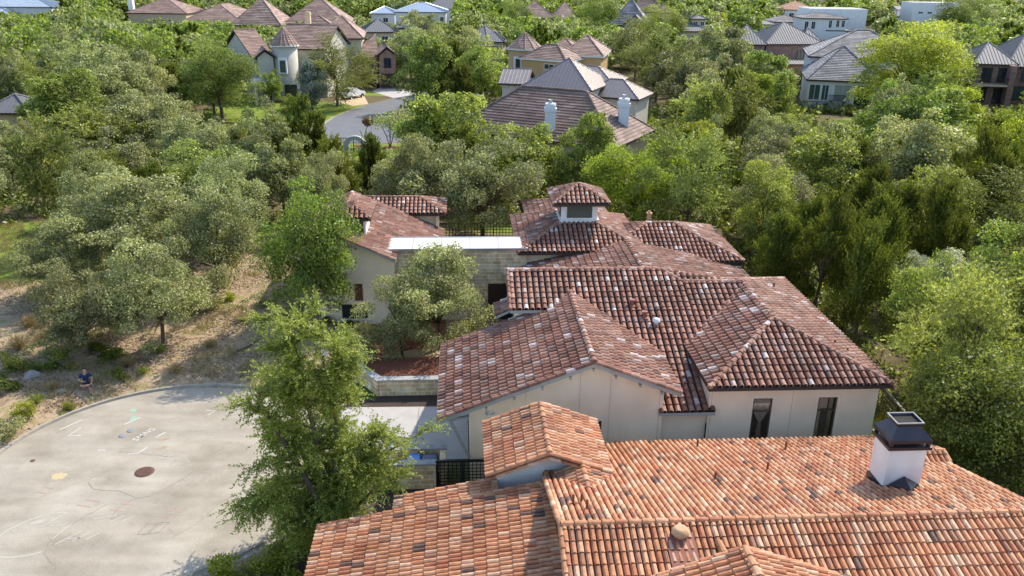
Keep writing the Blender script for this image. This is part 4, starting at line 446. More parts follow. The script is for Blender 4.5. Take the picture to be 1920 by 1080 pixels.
def npmesh(name, verts, faces, mats, mi=None, tid=None, smooth=False):
    """mesh from arrays; faces is a list of index lists (any size) or an (n,k) array"""
    me = bpy.data.meshes.new(name)
    verts = np.asarray(verts, dtype=np.float32)
    if isinstance(faces, np.ndarray):
        n, k = faces.shape
        lt = np.full(n, k, dtype=np.int32); loops = faces.astype(np.int32).ravel()
    else:
        lt = np.array([len(f) for f in faces], dtype=np.int32)
        loops = np.fromiter((i for f in faces for i in f), dtype=np.int32)
        n = len(faces)
    ls = np.concatenate(([0], np.cumsum(lt)[:-1])).astype(np.int32)
    me.vertices.add(len(verts)); me.vertices.foreach_set('co', verts.ravel())
    me.loops.add(len(loops)); me.loops.foreach_set('vertex_index', loops)
    me.polygons.add(n); me.polygons.foreach_set('loop_start', ls); me.polygons.foreach_set('loop_total', lt)
    for m in mats: me.materials.append(m)
    if mi is not None: me.polygons.foreach_set('material_index', np.asarray(mi, dtype=np.int32))
    if smooth: me.polygons.foreach_set('use_smooth', np.ones(n, dtype=bool))
    if tid is not None:
        a = me.attributes.new('tid', 'FLOAT', 'FACE'); a.data.foreach_set('value', np.asarray(tid, dtype=np.float32))
    me.update(calc_edges=True)
    me.validate()
    return me

class MB:
    """collects polygons, builds ONE mesh object"""
    def __init__(s): s.v = []; s.f = []; s.m = []; s.t = []
    def face(s, pts, mi=0, t=0.5):
        n = len(s.v); s.v.extend([tuple(p) for p in pts]); s.f.append(list(range(n, n + len(pts)))); s.m.append(mi); s.t.append(t)
    def box(s, x0, x1, y0, y1, z0, z1, mi=0, t=0.5):
        P = [(x0, y0, z0), (x1, y0, z0), (x1, y1, z0), (x0, y1, z0), (x0, y0, z1), (x1, y0, z1), (x1, y1, z1), (x0, y1, z1)]
        for q in ((0, 3, 2, 1), (4, 5, 6, 7), (0, 1, 5, 4), (1, 2, 6, 5), (2, 3, 7, 6), (3, 0, 4, 7)): s.face([P[i] for i in q], mi, t)
    def prism(s, poly, z0, z1, mi=0, t=0.5):
        n = len(poly)
        s.face([(x, y, z1) for x, y in poly], mi, t); s.face([(x, y, z0) for x, y in reversed(poly)], mi, t)
        for i in range(n):
            a, b = poly[i], poly[(i + 1) % n]
            s.face([(a[0], a[1], z0), (b[0], b[1], z0), (b[0], b[1], z1), (a[0], a[1], z1)], mi, t)
    def bar(s, a, b, w, h=None, mi=0, t=0.5):
        a, b = Vector(a), Vector(b); h = h or w; d = (b - a).normalized()
        up = Vector((0, 0, 1)) if abs(d.z) < 0.95 else Vector((0, 1, 0))
        sd = d.cross(up).normalized() * w / 2; u = sd.cross(d).normalized() * h / 2
        P = [a - sd - u, a + sd - u, a + sd + u, a - sd + u, b - sd - u, b + sd - u, b + sd + u, b - sd + u]
        for q in ((0, 1, 2, 3), (7, 6, 5, 4), (0, 4, 5, 1), (1, 5, 6, 2), (2, 6, 7, 3), (3, 7, 4, 0)): s.face([P[i] for i in q], mi, t)
    def tube(s, pts, rad, n=6, mi=0, t=0.5, cap=True):
        rings = []
        for i, p in enumerate(pts):
            p = Vector(p); d = (Vector(pts[min(i + 1, len(pts) - 1)]) - Vector(pts[max(i - 1, 0)])).normalized()
            up = Vector((0, 0, 1)) if abs(d.z) < 0.9 else Vector((1, 0, 0))
            a = d.cross(up).normalized(); b = a.cross(d)
            rings.append([p + (a * math.cos(2 * math.pi * k / n) + b * math.sin(2 * math.pi * k / n)) * rad[i] for k in range(n)])
        base = len(s.v)
        for r in rings: s.v.extend([tuple(q) for q in r])
        for i in range(len(rings) - 1):
            for k in range(n):
                s.f.append([base + i * n + k, base + (i + 1) * n + k, base + (i + 1) * n + (k + 1) % n, base + i * n + (k + 1) % n]); s.m.append(mi); s.t.append(t)
        if cap:
            s.f.append([base + (len(rings) - 1) * n + k for k in range(n)]); s.m.append(mi); s.t.append(t)
            s.f.append([base + k for k in reversed(range(n))]); s.m.append(mi); s.t.append(t)
    def lathe(s, prof, cx, cy, n=16, mi=0, t=0.5):
        base = len(s.v)
        for r, z in prof:
            for k in range(n): s.v.append((cx + r * math.cos(2 * math.pi * k / n), cy + r * math.sin(2 * math.pi * k / n), z))
        for i in range(len(prof) - 1):
            for k in range(n):
                s.f.append([base + i * n + k, base + i * n + (k + 1) % n, base + (i + 1) * n + (k + 1) % n, base + (i + 1) * n + k]); s.m.append(mi); s.t.append(t)
        s.f.append([base + (len(prof) - 1) * n + k for k in range(n)]); s.m.append(mi); s.t.append(t)
    def build(s, name, mats, parent=None, off=(0, 0, 0), smooth=False):
        if not isinstance(mats, (list, tuple)): mats = [mats]
        v = np.array(s.v, dtype=np.float32) - np.array(off, dtype=np.float32)
        me = npmesh(name, v, s.f, mats, s.m, s.t, smooth)
        o = bpy.data.objects.new(name, me); COL.objects.link(o)
        if parent is not None: o.parent = parent
        return o

# ------------------------------------------------------------------ materials
def new_mat(name):
    m = bpy.data.materials.new(name); m.use_nodes = True
    nt = m.node_tree; b = nt.nodes['Principled BSDF']
    return m, nt, b, nt.nodes, nt.links

def rgba(c): return (c[0], c[1], c[2], 1.0)

def ramp(nt, stops, interp='LINEAR'):
    r = nt.nodes.new('ShaderNodeValToRGB'); r.color_ramp.interpolation = interp
    el = r.color_ramp.elements
    while len(el) < len(stops): el.new(0.5)
    for e, (p, c) in zip(el, stops): e.position = p; e.color = rgba(c)
    return r

def plain(name, c1, c2=None, scale=4.0, rough=0.8, spec=0.3, metal=0.0, bump=0.0, bscale=None, detail=4.0, streak=0.0):
    m, nt, b, N, K = new_mat(name)
    tc = N.new('ShaderNodeTexCoord'); nz = N.new('ShaderNodeTexNoise')
    nz.inputs['Scale'].default_value = scale; nz.inputs['Detail'].default_value = detail
    K.new(tc.outputs['Object'], nz.inputs['Vector'])
    c2 = c2 or tuple(x * 0.8 for x in c1)
    r = ramp(nt, [(0.3, c1), (0.7, c2)]); K.new(nz.outputs['Fac'], r.inputs[0]); K.new(r.outputs[0], b.inputs['Base Color'])
    if streak:      # rain streaks: noise drawn out down the wall
        mp = N.new('ShaderNodeMapping'); mp.inputs['Scale'].default_value = (1.1, 1.1, .25); K.new(tc.outputs['Object'], mp.inputs[0])
        ns = N.new('ShaderNodeTexNoise'); ns.inputs['Scale'].default_value = 1.6; ns.inputs['Detail'].default_value = 6; K.new(mp.outputs[0], ns.inputs['Vector'])
        ms_ = N.new('ShaderNodeMapRange'); ms_.inputs[1].default_value = .35; ms_.inputs[2].default_value = .7; ms_.inputs[3].default_value = 1.03; ms_.inputs[4].default_value = 1 - streak; K.new(ns.outputs['Fac'], ms_.inputs[0])
        hv = N.new('ShaderNodeHueSaturation'); K.new(r.outputs[0], hv.inputs['Color']); K.new(ms_.outputs[0], hv.inputs['Value']); K.new(hv.outputs[0], b.inputs['Base Color'])
    b.inputs['Roughness'].default_value = rough; b.inputs['Specular IOR Level'].default_value = spec; b.inputs['Metallic'].default_value = metal
    if bump:
        n2 = N.new('ShaderNodeTexNoise'); n2.inputs['Scale'].default_value = bscale or scale * 8; n2.inputs['Detail'].default_value = 5
        K.new(tc.outputs['Object'], n2.inputs['Vector'])
        bp = N.new('ShaderNodeBump'); bp.inputs['Strength'].default_value = bump; bp.inputs['Distance'].default_value = 0.03
        K.new(n2.outputs['Fac'], bp.inputs['Height']); K.new(bp.outputs[0], b.inputs['Normal'])
    return m

def tile_mat(name, stops, rough=0.75, nscale=6.0):
    """colour of each fired tile from its own number"""
    m, nt, b, N, K = new_mat(name)
    at = N.new('ShaderNodeAttribute'); at.attribute_name = 'tid'
    r = ramp(nt, stops, 'CONSTANT'); K.new(at.outputs['Fac'], r.inputs[0])
    tc = N.new('ShaderNodeTexCoord'); nz = N.new('ShaderNodeTexNoise'); nz.inputs['Scale'].default_value = nscale; nz.inputs['Detail'].default_value = 6
    K.new(tc.outputs['Object'], nz.inputs['Vector'])
    mr = N.new('ShaderNodeMapRange'); mr.inputs[1].default_value = 0.3; mr.inputs[2].default_value = 0.7; mr.inputs[3].default_value = 0.72; mr.inputs[4].default_value = 1.18
    K.new(nz.outputs['Fac'], mr.inputs[0])
    nb = N.new('ShaderNodeTexNoise'); nb.inputs['Scale'].default_value = .55; nb.inputs['Detail'].default_value = 6; K.new(tc.outputs['Object'], nb.inputs['Vector'])
    mb_ = N.new('ShaderNodeMapRange'); mb_.inputs[1].default_value = .32; mb_.inputs[2].default_value = .68; mb_.inputs[3].default_value = .80; mb_.inputs[4].default_value = 1.14; K.new(nb.outputs['Fac'], mb_.inputs[0])
    mm = N.new('ShaderNodeMath'); mm.operation = 'MULTIPLY'; K.new(mr.outputs[0], mm.inputs[0]); K.new(mb_.outputs[0], mm.inputs[1])
    hs = N.new('ShaderNodeHueSaturation'); K.new(r.outputs[0], hs.inputs['Color']); K.new(mm.outputs[0], hs.inputs['Value'])
    K.new(hs.outputs[0], b.inputs['Base Color']); b.inputs['Roughness'].default_value = rough; b.inputs['Specular IOR Level'].default_value = 0.3
    return m

def brick_mat(name, c1, c2, mortar, w, h, gap=0.02, scale=1.0, offset=0.5, var=0.5, rough=0.85, squash=1.0, freq=2):
    m, nt, b, N, K = new_mat(name)
    tc = N.new('ShaderNodeTexCoord'); sp = N.new('ShaderNodeSeparateXYZ'); K.new(tc.outputs['Object'], sp.inputs[0])
    ad = N.new('ShaderNodeMath'); ad.operation = 'ADD'; K.new(sp.outputs[0], ad.inputs[0]); K.new(sp.outputs[1], ad.inputs[1])
    cb = N.new('ShaderNodeCombineXYZ'); K.new(ad.outputs[0], cb.inputs[0]); K.new(sp.outputs[2], cb.inputs[1])
    bt = N.new('ShaderNodeTexBrick'); K.new(cb.outputs[0], bt.inputs['Vector'])
    bt.inputs['Color1'].default_value = rgba(c1); bt.inputs['Color2'].default_value = rgba(c2); bt.inputs['Mortar'].default_value = rgba(mortar)
    bt.inputs['Scale'].default_value = scale; bt.inputs['Brick Width'].default_value = w; bt.inputs['Row Height'].default_value = h
    bt.inputs['Mortar Size'].default_value = gap; bt.offset = offset; bt.squash = squash; bt.squash_frequency = freq
    nz = N.new('ShaderNodeTexNoise'); nz.inputs['Scale'].default_value = 2.2; nz.inputs['Detail'].default_value = 5; K.new(tc.outputs['Object'], nz.inputs['Vector'])
    mr = N.new('ShaderNodeMapRange'); mr.inputs[1].default_value = 0.3; mr.inputs[2].default_value = 0.7; mr.inputs[3].default_value = 1 - var / 2; mr.inputs[4].default_value = 1 + var / 2
    K.new(nz.outputs['Fac'], mr.inputs[0])
    hs = N.new('ShaderNodeHueSaturation'); K.new(bt.outputs['Color'], hs.inputs['Color']); K.new(mr.outputs[0], hs.inputs['Value'])
    K.new(hs.outputs[0], b.inputs['Base Color']); b.inputs['Roughness'].default_value = rough
    bp = N.new('ShaderNodeBump'); bp.inputs['Strength'].default_value = 0.5; bp.inputs['Distance'].default_value = 0.02
    K.new(bt.outputs['Fac'], bp.inputs['Height']); bp.invert = True; K.new(bp.outputs[0], b.inputs['Normal'])
    return m

def leaf_mat(name, ca, cb, trans=0.35, tcol=None, rough=0.5, spec=0.4, vary=0.25):
    m, nt, b, N, K = new_mat(name)
    ge = N.new('ShaderNodeNewGeometry'); oi = N.new('ShaderNodeObjectInfo')
    r = ramp(nt, [(0.0, ca), (1.0, cb)]); K.new(ge.outputs['Random Per Island'], r.inputs[0])
    mv = N.new('ShaderNodeMapRange'); mv.inputs[3].default_value = 1 - vary; mv.inputs[4].default_value = 1 + vary; K.new(oi.outputs['Random'], mv.inputs[0])
    mh = N.new('ShaderNodeMath'); mh.operation = 'MULTIPLY'; mh.inputs[1].default_value = 7.31; K.new(oi.outputs['Random'], mh.inputs[0])
    fr = N.new('ShaderNodeMath'); fr.operation = 'FRACT'; K.new(mh.outputs[0], fr.inputs[0])
    mhr = N.new('ShaderNodeMapRange'); mhr.inputs[3].default_value = 0.472; mhr.inputs[4].default_value = 0.505; K.new(fr.outputs[0], mhr.inputs[0])
    hs = N.new('ShaderNodeHueSaturation'); K.new(r.outputs[0], hs.inputs['Color']); K.new(mv.outputs[0], hs.inputs['Value']); K.new(mhr.outputs[0], hs.inputs['Hue'])
    at = N.new('ShaderNodeAttribute'); at.attribute_name = 'tid'; am = N.new('ShaderNodeMath'); am.operation = 'MULTIPLY_ADD'; K.new(at.outputs['Fac'], am.inputs[0]); am.inputs[1].default_value = .7; am.inputs[2].default_value = 1.0
    vm = N.new('ShaderNodeMath'); vm.operation = 'MULTIPLY'; K.new(mv.outputs[0], vm.inputs[0]); K.new(am.outputs[0], vm.inputs[1]); K.new(vm.outputs[0], hs.inputs['Value'])
    K.new(hs.outputs[0], b.inputs['Base Color']); b.inputs['Roughness'].default_value = rough; b.inputs['Specular IOR Level'].default_value = spec
    tr = N.new('ShaderNodeBsdfTranslucent'); mx = N.new('ShaderNodeMixRGB'); mx.blend_type = 'MULTIPLY'; mx.inputs[0].default_value = 1.0
    K.new(hs.outputs[0], mx.inputs[1]); mx.inputs[2].default_value = rgba(tcol or (1.5, 1.6, 0.7)); K.new(mx.outputs[0], tr.inputs[0])
    ms = N.new('ShaderNodeMixShader'); ms.inputs[0].default_value = trans
    K.new(b.outputs[0], ms.inputs[1]); K.new(tr.outputs[0], ms.inputs[2]); K.new(ms.outputs[0], N['Material Output'].inputs[0])
    return m

def glass_mat(name, c=(0.02, 0.03, 0.035), rough=0.06):
    m, nt, b, N, K = new_mat(name)
    b.inputs['Base Color'].default_value = rgba(c); b.inputs['Roughness'].default_value = rough; b.inputs['Specular IOR Level'].default_value = 0.6
    return m

def clear_glass(name):
    m, nt, b, N, K = new_mat(name)
    tr = N.new('ShaderNodeBsdfTransparent'); tr.inputs[0].default_value = (0.93, 0.95, 0.94, 1); gl = N.new('ShaderNodeBsdfGlossy'); gl.inputs['Roughness'].default_value = 0.03
    lw = N.new('ShaderNodeFresnel'); lw.inputs[0].default_value = 2.3
    ms = N.new('ShaderNodeMixShader'); K.new(lw.outputs[0], ms.inputs[0]); K.new(tr.outputs[0], ms.inputs[1]); K.new(gl.outputs[0], ms.inputs[2]); K.new(ms.outputs[0], N['Material Output'].inputs[0])
    return m

M = {}
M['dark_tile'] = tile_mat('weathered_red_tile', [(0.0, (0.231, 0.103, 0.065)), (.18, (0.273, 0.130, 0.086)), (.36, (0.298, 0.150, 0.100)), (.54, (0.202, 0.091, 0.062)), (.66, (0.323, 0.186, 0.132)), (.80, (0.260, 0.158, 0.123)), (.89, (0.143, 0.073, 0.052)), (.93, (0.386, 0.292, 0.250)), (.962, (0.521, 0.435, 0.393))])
M['dark_pan'] = plain('tile_channel_shade_brown', (.05, .027, .022), (.035, .02, .018), 8)  # tile brown darkened, the shade between barrels is put into the colour
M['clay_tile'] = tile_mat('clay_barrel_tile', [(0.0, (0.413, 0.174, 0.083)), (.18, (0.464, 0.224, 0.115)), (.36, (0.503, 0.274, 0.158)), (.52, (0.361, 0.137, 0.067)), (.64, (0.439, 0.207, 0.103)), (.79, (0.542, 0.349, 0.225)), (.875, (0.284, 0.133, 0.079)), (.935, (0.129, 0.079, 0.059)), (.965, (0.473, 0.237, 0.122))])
M['clay_pan'] = plain('clay_channel_shade_brown', (.13, .055, .03), (.09, .04, .025), 8)  # clay darkened so the channels carry painted shade between barrels
M['brown_roof'] = tile_mat('brown_flat_tile', [(0, (.19, .125, .10)), (.3, (.225, .15, .12)), (.6, (.16, .105, .085)), (.85, (.26, .18, .145))])
M['rose_roof'] = tile_mat('rose_brown_flat_tile', [(0, (.27, .18, .14)), (.3, (.32, .215, .17)), (.6, (.24, .155, .12)), (.85, (.36, .25, .2))])
M['grey_roof'] = tile_mat('grey_flat_tile', [(0, (.20, .19, .19)), (.3, (.25, .235, .235)), (.6, (.165, .155, .16)), (.85, (.29, .275, .27))])
M['salmon_roof'] = tile_mat('salmon_tile', [(0, (.42, .22, .14)), (.4, (.48, .27, .18)), (.7, (.38, .19, .12))])
M['roof_shadow'] = plain('roof_course_shadow_brown', (.06, .045, .04))  # base and course edges, their shadow lines painted in as dark brown
M['seam_brown'] = plain('brown_standing_seam_metal', (0.270, 0.239, 0.221), (0.243, 0.211, 0.198), 2, rough=.42, spec=.5, metal=.7)
M['seam_grey'] = plain('grey_standing_seam_metal', (0.167, 0.167, 0.171), (0.135, 0.135, 0.140), 2, rough=.68, spec=.35, metal=.15)
M['seam_blue'] = plain('blue_grey_standing_seam_metal', (0.324, 0.387, 0.450), (0.297, 0.351, 0.414), 2, rough=.35, spec=.5, metal=.4)
M['stucco'] = plain('cream_stucco', (.88, .745, .545), (.79, .66, .475), .9, rough=.9, spec=.15, bump=.3, bscale=60, streak=.03, detail=8)
M['stucco_white'] = plain('white_stucco', (.78, .755, .72), (.70, .675, .635), 1.0, rough=.9, spec=.15, bump=.3, bscale=60, streak=.06, detail=8)
M['stucco_grey'] = plain('pale_beige_stucco', (.50, .47, .39), (.44, .415, .345), 1.0, rough=.9, spec=.15)
M['stucco_gold'] = plain('gold_stucco', (.50, .335, .16), (.45, .30, .145), 1.0, rough=.9, spec=.15)
M['stucco_tan'] = plain('tan_stucco', (.58, .46, .31), (.53, .42, .28), 1.0, rough=.9, spec=.15)
M['white_paint'] = plain('white_paint', (0.684, 0.684, 0.675), (0.630, 0.630, 0.621), 1.0, rough=.6, streak=.06)
M['trim_grey'] = plain('grey_green_trim', (.36, .37, .34), (.32, .33, .30), 3, rough=.7)
M['trim_dark'] = plain('dark_brown_trim', (.055, .04, .035), (.045, .034, .03), 3, rough=.6)
M['trim_white'] = plain('white_trim', (.72, .71, .68), (.68, .67, .64), 3, rough=.7)
M['brick'] = brick_mat('red_brown_brick', (.20, .09, .065), (.27, .13, .095), (.32, .27, .23), .24, .085, .012)
M['limestone'] = brick_mat('limestone_block', (.54, .375, .18), (.68, .56, .37), (.74, .66, .52), .58, .22, .02, offset=.37, var=.6, squash=.62, freq=3)
M['limestone_pale'] = plain('pale_limestone_veneer', (.60, .56, .48), (.50, .46, .38), 3.0, rough=.9)
M['stone_cap'] = plain('stone_cap', (.37, .37, .365), (.28, .28, .275), 4, rough=.85)
M['white_membrane'] = plain('white_roof_membrane', (0.648, 0.648, 0.639), (0.468, 0.464, 0.450), .9, rough=.6, detail=10)
M['joint_tan'] = plain('darker_stucco_joint', (.50, .42, .31), (.45, .38, .28), 3)  # joint strips a darker tan than the wall
M['black_metal'] = plain('black_powder_coated_metal', (.012, .012, .013), (.018, .018, .018), 5, rough=.45, spec=.5)
M['dark_bronze'] = plain('dark_bronze_sheet_metal', (.05, .045, .055), (.065, .055, .06), 3, rough=.38, spec=.5, metal=.6)
M['steel'] = plain('galvanised_metal', (.45, .46, .48), (.38, .39, .41), 4, rough=.35, metal=.8)
M['window_frame'] = plain('bronze_window_frame', (.09, .075, .065), (.08, .065, .055), 3, rough=.5)
M['glass_dark'] = glass_mat('dark_window_glass')
M['glass_green'] = glass_mat('green_window_glass', (.05, .085, .075), .08)
M['glass_blue'] = glass_mat('blue_black_glass', (.015, .022, .04), .1)
M['glass_clear'] = clear_glass('clear_window_glass')
M['curtain'] = plain('sheer_white_curtain', (.92, .92, .88), (.85, .85, .8), 12, rough=.95)
M['interior_shade'] = plain('interior_shade_black', (.03, .028, .025), (.02, .02, .018), 2, rough=.95)  # near black, the shade of closed interiors put into the colour
M['bark'] = plain('grey_brown_bark', (.14, .11, .085), (.085, .065, .05), 6, rough=.95, bump=.6, bscale=25)
M['door_dark'] = plain('dark_stained_door', (.05, .03, .022), (.035, .022, .018), 4, rough=.5)
M['wood_brown'] = plain('red_brown_timber_panel', (.16, .065, .035), (.11, .045, .025), 4, rough=.6)
M['copper_brown'] = plain('red_brown_painted_pipe', (.26, .11, .06), (.2, .08, .045), 6, rough=.6)
M['terracotta'] = plain('terracotta_vent', (.55, .34, .19), (.42, .24, .13), 6, rough=.8)
M['rubber_patch'] = plain('red_roof_flashing', (.26, .10, .07), (.20, .075, .055), 6, rough=.7)
# foliage
M['oak'] = leaf_mat('live_oak_leaf', (.095, .115, .036), (.43, .44, .215), .31, rough=.5, spec=.32)
M['juniper'] = leaf_mat('juniper_needles', (.05, .072, .012), (.175, .20, .034), .34, rough=.7, spec=.15)
M['round'] = leaf_mat('broad_leaf', (.07, .11, .018), (.33, .38, .085), .34, rough=.5, spec=.3)
M['bright'] = leaf_mat('bright_leaf', (.055, .09, .016), (.21, .26, .05), .34, rough=.5, spec=.3)
M['yellow'] = leaf_mat('yellow_green_leaf', (.12, .165, .018), (.37, .405, .05), .36, rough=.55, spec=.25)
M['feather'] = leaf_mat('pale_feathery_leaf', (.095, .125, .03), (.33, .36, .11), .33, rough=.5, spec=.3)
M['silver'] = leaf_mat('silvery_leaf', (.26, .28, .17), (.68, .68, .52), .22, rough=.5, spec=.35)
M['spruce'] = leaf_mat('blue_grey_needles', (.17, .215, .185), (.28, .33, .29), .15, rough=.6, spec=.3)
M['elm'] = leaf_mat('cedar_elm_leaf', (.085, .13, .024), (.29, .355, .08), .42, rough=.5, spec=.3)
M['rust_leaf'] = leaf_mat('rusty_leaf', (.16, .10, .045), (.26, .17, .08), .25)
M['straw'] = leaf_mat('dry_grass_blade', (.26, .21, .10), (.42, .35, .19), .2, rough=.8, spec=.1)
M['litter'] = leaf_mat('dry_leaf_litter', (.20, .125, .07), (.52, .40, .28), .0, rough=.9, spec=.1)
M['lawn_blade'] = leaf_mat('lawn_grass_blade', (.10, .20, .02), (.20, .32, .04), .35)

# ------------------------------------------------------------------ roofs
def clip_poly(pts, edge_a, edge_b):
    """Sutherland-Hodgman of (u,v,w) points against the left side of edge a->b in (u,v)"""
    ax, ay = edge_a; ex_, ey_ = edge_b[0] - ax, edge_b[1] - ay
    def side(p): return ex_ * (p[1] - ay) - ey_ * (p[0] - ax)
    out = []; n = len(pts)
    for i in range(n):
        p, q = pts[i], pts[(i + 1) % n]; sp, sq = side(p), side(q)
        if sp >= 0: out.append(p)
        if (sp >= 0) != (sq >= 0):
            k = sp / (sp - sq); out.append(tuple(p[j] + (q[j] - p[j]) * k for j in range(3)))
    return out

STYLES = {
    's_tile': dict(kind='barrel', w=.29, l=.38, r=.108, hgt=.115, step=.04, n=5),
    'mission': dict(kind='barrel', w=.192, l=.38, r=.083, hgt=.095, step=.026, n=5),
    'course': dict(kind='flat', w=1.3, l=.40, step=.05),
    'course_far': dict(kind='flat', w=2.6, l=.62, step=.07),
    'seam': dict(kind='seam', w=.5),
    'plain': dict(kind='plain'),
}
rngT = random.Random(11)

def tile_slope(mb, poly, style, mi_tile=0, mi_pan=1):
    """covers the convex planar polygon with tiles that run down its slope"""
    st = STYLES[style]
    P = [Vector(p) for p in poly]
    n = Vector((0, 0, 0))
    for i in range(len(P)): n += P[i].cross(P[(i + 1) % len(P)])
    n.normalize()
    if n.z < 0: P.reverse(); n = -n
    v = (Vector((0, 0, 1)) - n * n.z)
    v = v.normalized() if v.length > 1e-4 else Vector((0, 1, 0))
    u = v.cross(n).normalized()
    o = min(P, key=lambda p: p.z)
    Q = [((p - o).dot(u), (p - o).dot(v)) for p in P]
    A = sum(Q[i][0] * Q[(i + 1) % len(Q)][1] - Q[(i + 1) % len(Q)][0] * Q[i][1] for i in range(len(Q)))
    if A < 0: Q.reverse()
    E_ = [(Q[i], Q[(i + 1) % len(Q)]) for i in range(len(Q))]
    def inside(px, py, tol=1e-4):
        return all((b[0] - a[0]) * (py - a[1]) - (b[1] - a[1]) * (px - a[0]) >= -tol for a, b in E_)
    def emit(pts, mi, t, full):
        if not full:
            for a, b in E_:
                pts = clip_poly(pts, a, b)
                if len(pts) < 3: return
        mb.face([o + u * p[0] + v * p[1] + n * p[2] for p in pts], mi, t)
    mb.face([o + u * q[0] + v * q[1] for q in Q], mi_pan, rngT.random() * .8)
    u0, u1 = min(q[0] for q in Q), max(q[0] for q in Q); v0, v1 = min(q[1] for q in Q), max(q[1] for q in Q)
    k = st['kind']
    if k == 'plain': return
    if k == 'seam':
        w = st['w']; x = math.floor(u0 / w) * w + .13
        while x < u1:
            for a, b, wa, wb in ((x - .02, x - .02, .001, .055), (x - .02, x + .02, .055, .055), (x + .02, x + .02, .055, .001)):
                if a == b:   # upright sides: a hair wide so that they can be clipped
                    pts = [(a, v0, wa), (a + .0005, v0, wb), (a + .0005, v1, wb), (a, v1, wa)]
                else: pts = [(a, v0, wa), (b, v0, wb), (b, v1, wb), (a, v1, wa)]
                emit(pts, mi_tile, .5, False)
            x += w
        return
    w, l = st['w'], st['l']; rows = int(math.ceil((v1 - v0) / l)) + 1; c0 = int(math.floor(u0 / w)) - 1; c1 = int(math.ceil(u1 / w)) + 1
    for i in range(rows):
        va = v0 - .02 + i * l; vb = va + l
        for j in range(c0, c1 + 1):
            ua = j * w; ub = ua + w
            if k == 'flat': ua += (i % 2) * w * .5; ub += (i % 2) * w * .5
            cs = [(ua, va), (ub, va), (ub, vb), (ua, vb)]
            if any(all((b[0] - a[0]) * (c[1] - a[1]) - (b[1] - a[1]) * (c[0] - a[0]) < 0 for c in cs) for a, b in E_): continue
            full = all(inside(*c) for c in cs); t = rngT.random()
            if k == 'flat':
                s = st['step']
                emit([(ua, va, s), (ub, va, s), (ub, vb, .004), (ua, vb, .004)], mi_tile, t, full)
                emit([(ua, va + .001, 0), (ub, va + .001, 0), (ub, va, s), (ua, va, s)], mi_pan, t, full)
                continue
            uc = (ua + ub) / 2 + rngT.uniform(-.006, .006); r = st['r'] * rngT.uniform(.95, 1.04); hg = st['hgt']; nn = st['n']; s = st['step'] + rngT.uniform(-.004, .006); va2 = va + rngT.uniform(-.012, .012)
            arc = [(uc - r * math.cos(math.pi * q / nn), hg * math.sin(math.pi * q / nn)) for q in range(nn + 1)]
            for q in range(nn):
                (xa, ha), (xb, hb) = arc[q], arc[q + 1]
                emit([(xa, va2, ha + s), (xb, va2, hb + s), (xb, vb + .02, hb * .88), (xa, vb + .02, ha * .88)], mi_tile, t, full)
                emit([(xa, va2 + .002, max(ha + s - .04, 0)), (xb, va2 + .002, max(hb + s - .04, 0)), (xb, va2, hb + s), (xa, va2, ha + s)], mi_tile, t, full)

def cap_tiles(mb, a, b, r=.13, l=.38, mi=0, n=6, up=None):
    """a run of overlapping half-round ridge tiles from a (low) to b (high)"""
    a, b = Vector(a), Vector(b)
    if a.z > b.z + 1e-6: a, b = b, a
    d = b - a; L_ = d.length; d.normalize()
    up = Vector(up) if up else Vector((0, 0, 1))
    s = d.cross(up).normalized(); uu = s.cross(d).normalized()
    cnt = max(1, int(round(L_ / l))); ll = L_ / cnt
    for i in range(cnt):
        t = rngT.random(); p = a + d * (i * ll); q = a + d * ((i + 1) * ll + .03)
        ra = r * rngT.uniform(1.0, 1.08); rb = r * .88
        A_ = [p + s * (ra * math.cos(math.pi * k / n)) + uu * (ra * math.sin(math.pi * k / n) + .02) for k in range(n + 1)]
        B_ = [q + s * (rb * math.cos(math.pi * k / n)) + uu * (rb * math.sin(math.pi * k / n)) for k in range(n + 1)]
        for k in range(n): mb.face([A_[k], A_[k + 1], B_[k + 1], B_[k]], mi, t)
        mb.face(A_ + [p - uu * .05], mi, t)

def rect_roof(x0, x1, y0, y1, ze, pitch, axis='x', ends='hh'):
    """slopes, ridge and hip lines, rake lines and gable triangles of a rectangular hip or gable roof"""
    def sw(p): return (p[1], p[0], p[2])
    if axis == 'y':
        S, R_, H_, K_, zr = rect_roof(y0, y1, x0, x1, ze, pitch, 'x', ends)
        return [[sw(p) for p in q] for q in S], [tuple(sw(p) for p in q) for q in R_], [tuple(sw(p) for p in q) for q in H_], [tuple(sw(p) for p in q) for q in K_], zr
    half = (y1 - y0) / 2; ym = (y0 + y1) / 2; hl = half if ends[0] == 'h' else 0; hr = half if ends[1] == 'h' else 0
    L_ = x1 - x0
    if hl + hr > L_:
        sc = L_ / (hl + hr); hl *= sc; hr *= sc
    zr = ze + pitch * half; a = (x0 + hl, ym, zr); b = (x1 - hr, ym, zr)
    c = [(x0, y0, ze), (x1, y0, ze), (x1, y1, ze), (x0, y1, ze)]
    flat = (b[0] - a[0]) < .02
    S = [[c[0], c[1], b, a] if not flat else [c[0], c[1], a], [c[2], c[3], a, b] if not flat else [c[2], c[3], a]]
    R_ = [] if flat else [(a, b)]; H_ = []; K_ = []
    if ends[0] == 'h': S.append([c[3], c[0], a]); H_ += [(c[0], a), (c[3], a)]
    else: K_ += [(c[0], a), (c[3], a)]
    if ends[1] == 'h': S.append([c[1], c[2], b]); H_ += [(c[1], b), (c[2], b)]
    else: K_ += [(c[1], b), (c[2], b)]
    return S, R_, H_, K_, zr

